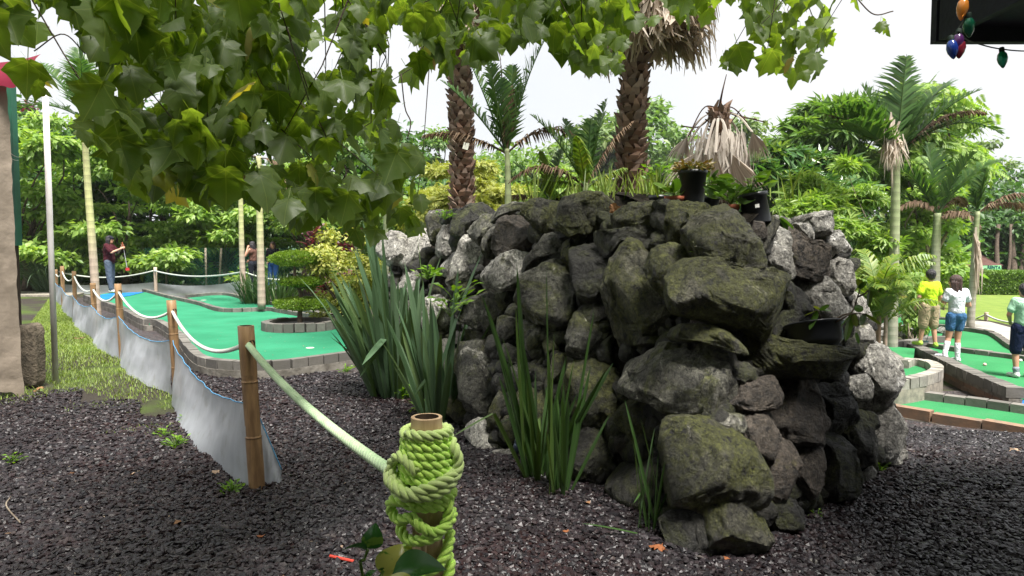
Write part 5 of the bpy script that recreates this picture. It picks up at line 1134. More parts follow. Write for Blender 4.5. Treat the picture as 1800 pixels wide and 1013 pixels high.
# ------------------------------------------------------------------ bamboo posts, ropes, plastic edging
def bamboomat(name, c, c2, dk):
    m, t, out = newmat(name); n = noise(t, 6, 7, .6, vec=stretch(t, (5, 5, .7))); col = mixc(t, ramp(t, n.outputs['Fac'], [(.35, 0), (.62, 1)]), c, c2)
    n2 = noise(t, 3, 6, .7, .8); col = mixc(t, ramp(t, n2.outputs['Fac'], [(.55, 0), (.66, .85)]), col, dk)
    pbr(t, out, col, .5, bump(t, n.outputs['Fac'], .3, .004), .4); return m
M['bamboo'] = bamboomat('bamboo', (.35, .215, .105), (.19, .11, .055), (.05, .035, .02))
M['bamboo_n'] = bamboomat('bamboo_near', (.60, .44, .27), (.42, .28, .16), (.2, .12, .06))
M['bamboo_in'] = simple('bamboo_inside', (.10, .06, .03), (.03, .02, .012), 30, .8)
M['bamboo_p'] = bamboomat('bamboo_pale', (.58, .47, .36), (.45, .36, .27), (.25, .19, .14))
def bamboo(mb, h, r, rs, lean=(0, 0), nodes=None, k=22, hollow=True):
    nodes = nodes or list(np.arange(rs.uniform(.12, .3), h, .33)); zz = sorted(set([0, h] + [z for q in nodes for z in (q-.012, q-.004, q, q+.004, q+.014) if 0 < z < h] + list(np.linspace(0, h, 8))))
    prof = [(r*(1 + .02*math.sin(z*9)) * (1.07 if any(abs(z-q) < .003 for q in nodes) else .965 if any(abs(z-q-.008) < .008 for q in nodes) else 1), z) for z in zz]
    if hollow: prof += [(r*.97, h+.001), (r*.78, h+.001)]
    V0 = MB(); lathe(V0, prof, (0, 0, 0), k); V = V0.V[0]; V = V + np.c_[V[:, 2]*lean[0], V[:, 2]*lean[1], 0*V[:, 0]] + .0015*fbm(V*12, 3, int(rs.integers(99)))[:, None]
    mb.add(V, *[np.concatenate(f) for f in V0.F.values()])
def hollow_in(h, r, lean, parent):
    mb = MB(); lathe(mb, [(r*.78, h+.001), (r*.76, h-.06), (r*.7, h-.15), (.001, h-.16)], (h*lean[0], h*lean[1], 0), 32); mb.build('hollow', M['bamboo_in'], parent).location = (0, 0, 0)
POSTS = [((452, 860), (432, 573), .05, 'nearest plain bamboo post at left, where the plastic edging ends'), ((313, 695), (301, 528), .047, 'second bamboo post from the near end of the plastic edging'), ((216, 631), (207, 499), .045, 'third bamboo post from the near end of the plastic edging'),
         ((168, 594), (163, 498), .045, 'bamboo post standing behind the foot of the slim pale palm trunk'), ((133, 564), (130, 477), .042, 'fifth bamboo post from the near end of the plastic edging'), ((112, 540), (109, 468), .05, 'splintered bamboo post near the far end of the left rope'), ((100, 526), (98, 474), .05, 'last bamboo post at the far corner of the left rope')]
PT = []
for i, (b, tp, r, lb) in enumerate(POSTS):
    g = G(*b); tt = P(*tp, g.y); h = tt.z; ln = ((tt.x-g.x)/h, 0); t = empty('bamboo_post', g, lb, 'post', 'bamboo posts of the left rope fence'); mb = MB()
    bamboo(mb, h, r, R5(i+10), ln, [h-.36, h-.72] if i < 3 else None); mb.build('culm', M['bamboo'], t, True).location = (0, 0, 0); hollow_in(h, r, ln, t)
    if i < 5:                                                # the dark hole the rope runs through
        mb = MB(); zz = h-.11; an = .6
        for s in (1, -1): lathe(mb, [(0, .0), (.022, 0), (.026, -.004)], (ln[0]*zz + s*r*.99*math.cos(an*0-.5), -s*0 - r*.0 + s*r*math.sin(-.5), zz), 12, ax=(s*math.cos(-.5), s*math.sin(-.5), 0))
        mb.build('rope_hole', simple('hole_dark', (.01, .008, .006)), t).location = (0, 0, 0)
    PT.append((g, tt, h))
def ropemat(name, a, b, transl=.1):
    m, t, out = newmat(name); n = noise(t, 120, 3, .6); n1 = noise(t, 9, 5, .7); col = mixc(t, ramp(t, n1.outputs['Fac'], [(.4, 0), (.65, 1)]), a, b)
    bb = pbr(t, out, col, .6, bump(t, n.outputs['Fac'], .5, .002), .35, Sheen__Weight=.3); return m
M['rope_lime'] = ropemat('rope_lime', (.64, .96, .16), (.52, .82, .15)); M['rope_pale'] = ropemat('rope_pale_green', (.48, .62, .38), (.34, .5, .28)); M['rope_white'] = ropemat('rope_white', (.50, .53, .47), (.38, .43, .37)); M['rope_old'] = ropemat('rope_weathered', (.58, .76, .24), (.46, .56, .24))
def rope(mb, path, R_, pitch=.11, k=8, step=.008, phase=0):
    """three twisted strands"""
    path = np.asarray(path, float); s = np.r_[0, np.cumsum(np.linalg.norm(np.diff(path, axis=0), axis=1))]; n = max(12, int(s[-1]/step)); u = np.linspace(0, s[-1], n); p = np.stack([np.interp(u, s, path[:, j]) for j in range(3)], 1)
    T, N, B = frames(p)
    for q in range(3):
        a = u*2*PI/pitch + q*2*PI/3 + phase; c = p + R_*.55*(np.cos(a)[:, None]*N + np.sin(a)[:, None]*B); tube(mb, c, R_*.51, k, sq=1.0)
def sag(a, b, s, n=30):
    a, b = np.array(a, float), np.array(b, float); t = np.linspace(0, 1, n)[:, None]; return a + (b-a)*t - np.array([0, 0, 1])*s*4*t*(1-t)
# near post with the wrapped rope
NB = G(750, 1263 - 60); d0 = 2.26; nb = P(750, 733, d0); nh = nb.z
t = empty('bamboo_post', (nb.x, d0, 0), 'near bamboo post wrapped in thick lime green rope', 'post', 'bamboo posts of the left rope fence')
mb = MB(); bamboo(mb, nh, .052, R5(50), (0, 0), [nh-.30, nh-.62], 56); mb.build('culm', M['bamboo_n'], t).location = (0, 0, 0); hollow_in(nh, .052, (0, 0), t)
mb = MB(); tube(mb, [(-.008, -.062, nh-.50), (-.006, -.064, nh-.345)], .012, 10); mb.build('peg', M['bamboo_n'], t, True).location = (0, 0, 0)
NP = np.array([nb.x, d0, 0.])
def coil(z0, z1, turns, r, a0=0., n=90, tilt=0., ta=0.):
    u = np.linspace(0, 1, int(n*abs(turns))+2); a = a0 + u*turns*2*PI; z = z0 + (z1-z0)*u; rr = r if np.ndim(r) == 0 else np.interp(u, np.linspace(0, 1, len(r)), r)
    return np.stack([NP[0] + rr*np.cos(a), NP[1] + rr*np.sin(a), z + tilt*np.cos(a-ta)], 1)
RR = .0185
t = empty('rope', (NP[0], NP[1], nh-.1), 'thick lime green rope wrapped round the near post and tied off to the next one', 'rope', 'ropes')
mb = MB(); c1 = coil(nh-.055, nh-.195, 5.2, [.070, .074, .080, .082], -2.2); rope(mb, c1, RR, .085); mb.build('upper_coils', M['rope_lime'], t, True)
mb = MB(); rope(mb, coil(nh-.045, nh-.052, 1.0, .073, -2.4), RR, .085, phase=1); rope(mb, coil(nh-.20, nh-.215, 1.25, [.10, .105, .10], -3.4, tilt=.035, ta=.3), RR*1.08, .09)
# bulging loops on the left and right
o = NP
def LP(x, y, z): return (o[0]+x, o[1]+y, nh+z)
rope(mb, spline([LP(-.055, -.06, -.215), LP(-.105, -.045, -.20), LP(-.115, -.02, -.155), LP(-.085, -.045, -.12), LP(-.05, -.075, -.135), LP(-.02, -.088, -.16)], 60), RR, .085)
rope(mb, spline([LP(.075, .01, -.07), LP(.095, -.03, -.10), LP(.108, -.03, -.15), LP(.09, -.055, -.20), LP(.05, -.09, -.225), LP(-.01, -.104, -.235), LP(-.07, -.09, -.225), LP(-.118, -.05, -.20), LP(-.125, .0, -.18)], 90), RR*1.05, .09)
mb.build('outer_loops', M['rope_old'], t, True)
mb = MB()
rope(mb, coil(nh-.245, nh-.285, 1.5, [.082, .085, .078], -3.2), RR, .085, phase=2)
rope(mb, spline([LP(-.03, -.085, -.26), LP(-.08, -.07, -.262), LP(-.115, -.04, -.275), LP(-.112, -.035, -.315), LP(-.08, -.07, -.325), LP(-.04, -.085, -.31), LP(-.012, -.095, -.335), LP(.03, -.088, -.36), LP(.07, -.055, -.35), LP(.085, 0, -.33), LP(.05, .07, -.33)], 110), RR, .085)
rope(mb, spline([LP(.055, -.05, -.245), LP(.075, -.045, -.29), LP(.07, -.05, -.335), LP(.04, -.08, -.372), LP(-.01, -.09, -.385), LP(-.055, -.068, -.39), LP(-.085, -.03, -.375), LP(-.08, .03, -.355)], 90), RR, .085)
rope(mb, spline([LP(-.07, .03, -.36), LP(0, .08, -.37), LP(.07, .03, -.40), LP(.068, -.035, -.445), LP(.035, -.07, -.485), LP(-.01, -.08, -.495), LP(-.055, -.062, -.48), LP(-.08, -.02, -.465), LP(-.05, .06, -.45), LP(.03, .07, -.46), LP(.075, .01, -.50), LP(.068, -.03, -.54), LP(.03, -.07, -.585), LP(-.03, -.075, -.61), LP(-.07, -.02, -.6), LP(0, .07, -.6), LP(.07, 0, -.64), LP(.04, -.06, -.70), LP(-.04, -.07, -.73), LP(-.07, 0, -.72)], 330), RR, .085)
mb.build('lower_coils', M['rope_lime'], t, True)
p1 = P(437, 607, PT[0][0].y-.04); pe = LP(-.115, -.01, -.185)
mb = MB(); rope(mb, sag(p1, pe, .05, 60), .0205, .075, 9, .007); mb.build('span', M['rope_pale'], t, True)
t = empty('rope', PT[2][1], 'pale rope swagging from post to post along the left plastic edging', 'rope', 'ropes')
mb = MB(); hp = []
for i, (g, tt, h) in enumerate(PT): hp.append(np.array([g.x + (tt.x-g.x)*(h-.11)/h, g.y, h-.11 if i < 5 else h-.15]))
for i in range(6):
    pts_ = sag(hp[i], hp[i+1], [.20, .20, .17, .15, .17, .1][i], 40)
    if i < 3: rope(mb, pts_, .0165, .08, 6, .02)
    else: tube(mb, pts_, .0165, 7)
mb.build('span', M['rope_white'], t, True)
# plastic sheet
def sheetmat(name, col, alpha):
    m, t, out = newmat(name); n = noise(t, 3, 5, .6, vec=stretch(t, (6, 6, 1.2))); n2 = noise(t, 60, 4)
    c = mixc(t, ramp(t, n.outputs['Fac'], [(.3, 0), (.7, 1)]), tuple(x*.88 for x in col), col); v = noise(t, 5, 6, .7); c = mixc(t, ramp(t, v.outputs['Fac'], [(.55, 0), (.7, .45)]), c, (.32, .32, .28))
    b = pbr(t, out, c, .6, bump(t, n.outputs['Fac'], .22, .02, bump(t, n2.outputs['Fac'], .3, .004)), .5)
    tr = t.nodes.new('ShaderNodeBsdfTranslucent'); t.links.new(c, tr.inputs[0]); m1 = t.nodes.new('ShaderNodeMixShader'); m1.inputs[0].default_value = .4; t.links.new(b.outputs[0], m1.inputs[1]); t.links.new(tr.outputs[0], m1.inputs[2])
    tp = t.nodes.new('ShaderNodeBsdfTransparent'); m2 = t.nodes.new('ShaderNodeMixShader'); m2.inputs[0].default_value = alpha; t.links.new(tp.outputs[0], m2.inputs[1]); t.links.new(m1.outputs[0], m2.inputs[2]); t.links.new(m2.outputs[0], out.inputs[0]); return m
M['sheet'] = sheetmat('plastic_sheet', (.60, .63, .68), .86); M['hem'] = simple('blue_hem', (.12, .35, .62), (.1, .3, .5))
def sheet(mbs, mbh, a, b, ha, hb, s, n=70, bulge=.06, seed=0, bottom=0.):
    a = np.array(a, float)[:2]; b = np.array(b, float)[:2]; u = np.linspace(0, 1, n); d = unit(b-a); nn = np.array([d[1], -d[0]]); nn = nn if nn[0] < 0 else -nn
    rows = []; top = ha + (hb-ha)*u - s*4*u*(1-u)
    for v in np.linspace(0, 1, 22):
        off = bulge*np.sin(u*PI)*(1-v)**1.5*2.2 + .012*np.sin(u*23+seed)*(1-v*.6) + .02*np.sin(u*9+v*2+seed)*np.sin(v*PI) + .004*np.sin(u*60+v*7) + .008*vnoise(np.c_[u*12, 0*u+v*2.5, 0*u+seed]) + .002*vnoise(np.c_[u*26, 0*u+v*6, 0*u+seed+5])
        q = a + (b-a)*u[:, None] + nn*(off+.045)[:, None]; rows.append(np.c_[q, bottom + (top-bottom)*v])
    g_ = np.stack(rows); grid_sheet(g_, mbs); tube(mbh, g_[-1] + [0, 0, .001], .0045, 5)
t = empty('plastic_edging', PT[1][0], 'strip of whitish plastic sheet with blue hem swagging between the bamboo posts', 'plastic sheet'); mbs, mbh = MB(), MB()
hts = [.57, .60, .62, .58, .56, .55, .55]; sg = [.16, .14, .12, .11, .10, .05]
for i in range(6): sheet(mbs, mbh, PT[i][0], PT[i+1][0], hts[i], hts[i+1], sg[i], seed=i*2.1, bulge=[.065, .06, .05, .04, .03, .02][i])
e = G(497, 856); sheet(mbs, mbh, (PT[0][0].x, PT[0][0].y-.03), (e.x, e.y), .57, .10, .0, 16, 0.01, 5)
mbs.build('sheet', M['sheet'], t, True); mbh.build('blue_hem', M['hem'], t, True)
# back rope fence
BP = [((274, 512), (271, 470), 23.5), ((100, 512), (99, 478), 23.5)]
for k, (b, tp, Y_) in enumerate(BP[:1]):
    g = P(*b, Y_); tt = P(*tp, Y_); t = empty('bamboo_post', (g.x, Y_, 0), 'pale fence post in front of the grey green flax at the back', 'post', 'posts of the back rope fence'); mb = MB(); bamboo(mb, tt.z, .055, R5(30), (0, 0), None, 14); mb.build('culm', M['bamboo_p'], t, True).location = (0, 0, 0)
t = empty('rope', P(271, 480, 20.5), 'white rope of the fence running behind both left greens', 'rope', 'ropes'); mb = MB()
for a, b, s in ((P(104, 478, 24.2), P(271, 476, 23.5), .22), (P(271, 476, 23.5), P(428, 478, 18.3), .16), (P(428, 478, 18.3), P(492, 492, 19), .05)): tube(mb, sag(a, b, s, 24), .026, 6)
mb.build('span', M['rope_white'], t, True)
t = empty('plastic_edging', P(300, 505, 21), 'low grey plastic sheet along the back fence behind the left greens', 'plastic sheet'); mb, mh = MB(), MB()
a_, b_, c_, d_ = P(106, 500, 24.4), P(271, 498, 23.7), P(424, 495, 21.0), P(470, 500, 20.6)
sheet(mb, mh, a_, b_, .34, .44, .07, 30, .02, 1); sheet(mb, mh, b_, c_, .44, .60, .13, 30, .02, 3); sheet(mb, mh, c_, d_, .60, .4, .05, 12, .02, 3); mb.build('sheet', sheetmat('plastic_grey', (.42, .45, .46), .8), t, True)
# green wire fence behind
M['wire'] = simple('green_wire', (.02, .16, .11), (.015, .11, .08)); a_, b_ = P(255, 500, 25.6), P(560, 500, 25.6); z0, z1 = .1, P(300, 436, 25.6).z
t = empty('wire_fence', (a_.x, 25.6, 0), 'green wire mesh fence at the back behind the two visitors', 'fence'); mb = MB(); Wd = b_.x-a_.x; Hh = z1-z0
for sgn in (1, -1):
    x = -Hh
    while x < Wd:
        u0 = max(x, 0); u1 = min(x+Hh, Wd)
        if u1 > u0:
            za, zb = (z0+u0-x, z0+u1-x) if sgn > 0 else (z1-(u0-x), z1-(u1-x)); y_ = 25.6+.004*sgn; w_ = .0055
            mb.add([(a_.x+u0, y_, za-w_), (a_.x+u0, y_, za+w_), (a_.x+u1, y_, zb+w_), (a_.x+u1, y_, zb-w_)], [[0, 1, 2, 3]])
        x += .13
mb.build('mesh', M['wire'], t)
for px in (292, 362, 384, 470, 545): q = P(px, 470, 25.7); mb = MB(); tube(mb, [(q.x, 25.7, 0), (q.x + (.12 if px == 384 else 0), 25.7, z1)], .04, 8); mb.build('fence_post', M['bark_l'], t, True)
# right hand rope fence on the lawn
t0 = P(1733, 572, 19.5)
for k, (px, Y_, lb) in enumerate(((1733, 19.5, 'short pale rope post at the corner of the pale path'), (1838, 17.5, 'short pale rope post by the lawn beyond the right edge'))):
    g = P(px, 572, Y_); t = empty('rope_post', (g.x, Y_, -.46), lb, 'post', 'posts of the lawn rope'); mb = MB(); hh = P(px, 549, Y_).z+.46 if k == 0 else .6; bamboo(mb, hh, .05, R5(40+k), (0, 0), None, 12); mb.build('culm', M['bamboo_p'], t, True).location = (0, 0, 0)
t = empty('rope', t0, 'white rope hanging from the short post along the lawn', 'rope', 'ropes'); mb = MB(); tube(mb, sag(P(1733, 553, 19.5), P(1838, 553, 17.5), .22, 24), .026, 6); tube(mb, sag(P(1733, 553, 19.5), P(1640, 556, 23), .2, 24), .022, 6); mb.build('span', M['rope_white'], t, True)
# hedge
def hedge(label, p0, p1, h, th, seed):
    rs = R5(seed); a, b = np.array(p0), np.array(p1); L_ = np.linalg.norm(b-a); d = (b-a)/L_; nrm = np.array([-d[1], d[0], 0]); t = empty('hedge', p0, label, 'hedge'); n = int(L_*2600); u = rs.random(n)*L_
    f = rs.random(n); side = rs.random(n); off = np.where(side < .62, -th/2, (rs.random(n)-.5)*th); z = np.where(side < .62, rs.random(n)*h, h) + rs.normal(size=n)*.02
    pos = a + d*u[:, None] + nrm*(off + rs.normal(size=n)*.03 + .04*vnoise(np.c_[u*1.5, z*2, 0*u]))[:, None]; pos[:, 2] = a[2] + z
    mb = MB(); out = np.where((side < .62)[:, None], -nrm, np.array([0, 0, 1.0])); scatter(*T_RHOMB, pos, rs.normal(size=(n, 3)) + out*.6, out + rs.normal(size=(n, 3))*.8, .075*(1+.4*rs.random(n)), mb); mb.build('leaves', M['hedge'], t)
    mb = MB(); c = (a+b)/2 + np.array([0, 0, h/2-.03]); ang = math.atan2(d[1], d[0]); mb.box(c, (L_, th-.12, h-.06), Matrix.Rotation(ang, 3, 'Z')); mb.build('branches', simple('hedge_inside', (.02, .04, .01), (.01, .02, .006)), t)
M['hedge'] = leafmat('hedge_leaf', [(.10, .19, .03), (.15, .26, .04), (.07, .14, .02), (.22, .32, .06)], .3)
hp0 = P(1600, 480, 31.5); hp1 = P(2350, 480, 29.5); hedge('long clipped light green hedge along the far side of the lawn', (hp0.x, 31.5, -.46), (hp1.x, 29.5, -.46), 1.03, .9, 401)
# sign
q = P(1743, 474, 32.6); t = empty('rental_sign', (q.x, 32.6, -.4), 'light green sign with dark lettering standing behind the hedge', 'sign'); sw_ = 33/F_PX*32.6; sh_ = 14/F_PX*32.6
mb = MB(); mb.box(q, (sw_, .04, sh_), Matrix.Rotation(-.03, 3, 'Y')); mb.build('board', simple('sign_green', (.30, .78, .34), (.26, .7, .3), 3), t)
mb = MB(); mb.box((q.x-sw_*.4, 32.64, (q.z-.4)/2-.1), (.06, .03, q.z+.4)); mb.box((q.x+sw_*.4, 32.64, (q.z-.4)/2-.1), (.06, .03, q.z+.4)); mb.build('legs', M['bark'], t)
mt = simple('sign_ink', (.01, .10, .09), (.01, .08, .08))
for tx, dx, dz, sz_ in (('RENTA', .09, .10, .20), ('E BICIS', .10, -.10, .17)):
    cu_ = bpy.data.curves.new('lettering', 'FONT'); cu_.body = tx; cu_.size = sz_; cu_.extrude = .004; cu_.align_x = 'CENTER'; cu_.align_y = 'CENTER'; cu_.offset = .006; o = bpy.data.objects.new('tmp', cu_); C.objects.link(o); bpy.context.view_layer.update(); me_ = bpy.data.meshes.new_from_object(o); bpy.data.objects.remove(o); me_.materials.clear(); me_.materials.append(mt); o = bpy.data.objects.new('lettering', me_); C.objects.link(o)
    o.rotation_euler = (PI/2, .03, 0); o.parent = t; o.location = (dx, -.03, q.z+.4+dz)
mb = MB(); lathe(mb, [(.055, 0), (.095, 0), (.095, .012), (.055, .012), (.055, 0)], (q.x-sw_*.36, 32.575, q.z-.03), 20, ax=(0, -1, 0)); mb.box((q.x-sw_*.36+.06, 32.57, q.z-.08), (.1, .012, .07)); mb.build('emblem', simple('sign_brown', (.06, .06, .03)), t)
# red roofed kiosk far behind the hedge
q = P(1668, 470, 40); t = empty('hut', (q.x, 40, -.45), 'low hut with dull red roof in the shade behind the hedge', 'hut'); mb = MB(); mb.box((q.x, 40, .1), (2.8, 2.2, 1.5)); mb.build('wall', simple('hut_wall', (.04, .03, .025)), t)
mb = MB(); mb.box((q.x, 38.9, .95), (3.4, 2.0, .12), Matrix.Rotation(.3, 3, 'X')); mb.box((q.x, 40.8, .95), (3.4, 2.0, .12), Matrix.Rotation(-.3, 3, 'X')); mb.build('roof', simple('hut_roof', (.10, .045, .035)), t)
# ------------------------------------------------------------------ left building edge
t = empty('tarpaulin_wall', G(20, 700), 'wrinkled beige tarpaulin hanging at the left edge', 'tarpaulin'); mb = MB()
a, b = np.array(P(43, 690, 7.25)), np.array(P(-220, 720, 6.3)); n, m_ = 90, 60; rows = []
for i in range(m_):
    v = i/(m_-1); z = .02 + 3.25*v; r = []
    for j in range(n):
        u = j/(n-1); x = a[0] + (b[0]-a[0])*u + .085*v**1.1*0; y = a[1] + (b[1]-a[1])*u; r.append((x, y, z))
    rows.append(r)
g_ = np.array(rows); fl = g_.reshape(-1, 3); V_ = (fl[:, 2]-.02)/3.25; U_ = np.tile(np.linspace(0, 1, n), m_)
fl[:, 0] += -.07*V_ - .03*np.sin(V_*2.5) + .02*fbm(fl*np.array([1, 1, 1.4]), 3, 31); fl[:, 1] += .10*fbm(fl*np.array([2.2, 2.2, .5]), 3, 33) + .035*fbm(fl*3.5, 4, 34, True)
fl[:, 2] += np.where(V_ < .1, (.1-V_)*.6*vnoise(np.c_[U_*9, 0*U_, 0*U_]), 0)
grid_sheet(fl.reshape(g_.shape), mb); mb.build('cloth', simple('tarp', (.23, .19, .15), (.165, .135, .105), 2.5, .75, .8, .012, .25), t, True)
q0, q1 = P(27, 575, 7.8), P(24, 150, 7.8); t = empty('green_post', (q0.x, 7.8, .7), 'square roof post painted green above and dark brown below', 'post')
mb = MB(); zc_ = P(27, 432, 7.8).z; mb.box(((q0.x+q1.x)/2, 7.8, (zc_+3.6)/2), (.085, .085, 3.6-zc_)); mb.build('green_part', simple('paint_green', (.015, .13, .075), (.012, .10, .06), 8, .45, .15, .002, .5), t)
mb = MB(); mb.box((q0.x-.01, 7.8, (zc_+.68)/2), (.10, .10, zc_-.68)); mb.build('brown_part', simple('paint_brown', (.035, .015, .012), (.025, .012, .01), 8, .5), t)
mb = MB(); tube(mb, sag(P(12, 272, 7.6), P(32, 282, 7.72), .02, 8), .004, 5); tube(mb, sag(P(19, 270, 7.7), P(40, 276, 7.74), .02, 8), .004, 5); mb.build('cord', M['rope_white'], t, True)
g0 = G(48, 681); V, f = ICO[4]; d = np.array([.19, .2, .72]); Pl = np.sign(V)*np.abs(V)**.28; Pl = Pl/np.abs(Pl).max(0)*d/2; Pl += unit(V)*(.02*fbm(Pl*7, 4, 3) + .012*fbm(Pl*30, 3, 8))[:, None]
tag(mesh('concrete_pier', Pl + np.array([g0.x, g0.y+.10, .35]), f, simple('pier_concrete', (.17, .14, .105), (.07, .06, .045), 9, .95, 1.0, .02, .1), None, True), 'rough weathered concrete pier under the green post', 'pier')
g0 = G(98, 672); q = P(79, 150, g0.y); mb = MB(); tube(mb, [g0 - Vector((0, 0, .03)), q], .032, 16); t = empty('white_pole', g0, 'thin white pole standing in the grass in front of the trees at left', 'pole'); mb.build('shaft', simple('pole_white', (.62, .60, .58), (.5, .48, .46), 4, .4), t, True)
mb = MB(); lathe(mb, [(.034, 0), (.036, .01), (.036, .05), (.0, .055)], q - Vector((0, 0, .01)), 16); mb.build('cap', simple('pole_cap', (.5, .48, .46)), t, True)
# red awning
t = empty('awning', P(20, 130, 7.4), 'red scalloped awning edge at the upper left above the tarpaulin', 'awning'); mb = MB(); rows = []
for i in range(30):
    u = i/29; px = -160 + 232*u; top = P(px, 104 + 8*math.sin(u*3) - 10*u**6, 7.5); bt = P(px, 158 - 22*u**5 + 4*math.sin(u*34), 7.15)
    rows.append([np.array(top)*(1-v) + np.array(bt)*v + np.array([0, -.10*math.sin(v*PI), .0]) for v in np.linspace(0, 1, 8)])
grid_sheet(np.array(rows), mb); mb.build('valance', leafmat('awning_red', [(.26, .02, .05), (.26, .02, .05)], .5, .6, .3, (1.5, 1.1, 1.2)), t, True)
mb = MB(); a, b = P(-160, 112, 7.5), P(60, 112, 7.5); mb.box(((a.x+b.x)/2-.45, 8.1, a.z+.02), (b.x-a.x-.9, 1.2, .03), Matrix.Rotation(.15, 3, 'X')); mb.build('roof_cloth', leafmat('awning_pink', [(.6, .3, .34), (.6, .3, .34)], .5, .6, .3, (1.3, 1.1, 1.1)), t)
# ------------------------------------------------------------------ the roof over the viewer
M['roofb'] = simple('roof_dark', (.016, .016, .03), (.01, .01, .02), 9, .7, .4, .006, .3)
ez = P(1640, 76, 3.75); x0 = ez.x; zb = ez.z
t = empty('porch_roof', (x0, 3.7, zb), 'dark wooden porch roof whose corner shows at the upper right', 'roof')
mb = MB(); mb.box(((x0+8)/2, 3.75, zb+.17), (8-x0, .05, .34)); mb.build('fascia', M['roofb'], t)
mb = MB(); mb.box(((x0+8)/2+.01, .2, zb+.10), (8-x0-.03, 7.04, .05)); mb.build('soffit', M['roofb'], t)
mb = MB(); mb.box((x0+.02, .2, zb+.17), (.04, 7.0, .34)); mb.build('barge_board', M['roofb'], t)
mb = MB(); mb.box(((x0+8)/2, .2, zb+.40), (8-x0+.2, 7.3, .06)); mb.build('roof_deck', M['roofb'], t)
mb = MB()
for px_ in (x0+.25, 7.6): mb.box((px_, -3.0, zb/2+.05), (.14, .14, zb+.1))
mb.build('posts', M['roofb'], t)
# unseen house behind the viewer; its roof is carried forward to shade the foreground
t = empty('house', (0, -5, 0), 'plain unseen house behind the viewer with a roof added to shade the foreground', 'house'); mb = MB(); mb.box((1, -6.2, 2.0), (15, 5, 4.0)); mb.build('wall', simple('house_wall', (.32, .27, .2)), t); mb = MB(); mb.box((-1.85, -1.8, 3.75), (8.2, 6.2, .12), Matrix.Rotation(-.05, 3, 'X')); mb.build('roof', M['roofb'], t)
# string of lights
t = empty('string_lights', P(1690, 20, 3.6), 'string of coloured bulbs hanging from the corner of the dark porch roof', 'string lights'); mb = MB()
tube(mb, spline([P(1690, -20, 3.22)[:], P(1692, 4, 3.2)[:], P(1697, 30, 3.2)[:], P(1684, 52, 3.2)[:], P(1688, 58, 3.2)[:], P(1700, 70, 3.4)[:], P(1722, 78, 3.7)[:], P(1757, 86, 3.7)[:], P(1810, 90, 3.7)[:], P(1900, 84, 3.7)[:]], 60), .0035, 6); mb.build('wire', simple('wire_dark', (.01, .02, .01)), t, True)
def bulbmat(n, c):
    m, t_, out = newmat(n); pbr(t_, out, c, .18, None, .6, Transmission__Weight=.35, Coat__Weight=.5); return m
for (px, py), ax, c, nm in (((1692, 14), (.12, 0, 1), (.9, .32, .05), 'orange'), ((1703, 46), (-.2, -.2, 1), (.02, .22, .12), 'green'), ((1684, 74), (.05, 0, 1), (.16, .04, .22), 'purple'), ((1674, 85), (-.1, .1, 1), (.02, .07, .45), 'blue'), ((1687, 84), (.1, .1, 1), (.45, .04, .08), 'red'), ((1762, 103), (-.12, 0, 1), (.02, .30, .16), 'green')):
    q = np.array(P(px, py, 3.2 if px < 1730 else 3.7)); s = 1.0 if nm != 'orange' else 1.12; mb = MB(); lathe(mb, [(0.001, -.052*s), (.008, -.046*s), (.021, -.022*s), (.0255, 0), (.022, .022*s), (.012, .036*s)], q, 18, ax=ax); o = mb.build('bulb', bulbmat('bulb_'+nm, c), t, True); o['label'] = nm + ' bulb'
    mb = MB(); axu = unit(np.array(ax)); lathe(mb, [(.013, 0), (.013, .022), (.008, .026)], q + axu*.034, 12, ax=ax); mb.build('socket', simple('socket_dark', (.01, .03, .02)), o, True)
# ------------------------------------------------------------------ flower pots on the planter
M['pot_black'] = simple('pot_black', (.018, .02, .024), (.012, .013, .016), 20, .38, .1, .002, .5); M['pot_terra'] = simple('pot_terracotta', (.36, .10, .05), (.28, .08, .04), 12, .7)
M['pot_leaf'] = leafmat('pot_leaf', [(.06, .13, .02), (.1, .2, .03), (.16, .26, .04), (.04, .09, .015)], .3, .35, .5)
M['succ'] = leafmat('succulent_leaf', [(.20, .12, .04), (.28, .2, .06), (.12, .14, .03), (.3, .16, .05)], .15, .35, .5)
def pot(name, label, c, r0, r1, h, mat, ax=(0, 0, 1), rim=.02):
    t = empty(name, c, label, 'flower pot', 'flower pots on the stone planter'); mb = MB(); q = np.array(ax, float); lathe(mb, [(.001, 0), (r0, 0), (r0*1.01, .005), (r1*.97, h-rim*1.4), (r1*1.04, h-rim*1.3), (r1*1.07, h), (r1*.98, h), (r1*.94, h-.03), (.001, h-.03)], c, 30, ax=ax); mb.build('body', M[mat], t, True)
    mb = MB(); lathe(mb, [(.001, 0), (r1*.93, 0)], np.array(c) + unit(q)*(h-.025), 20, ax=ax); mb.build('soil', M['soil'], t); return t
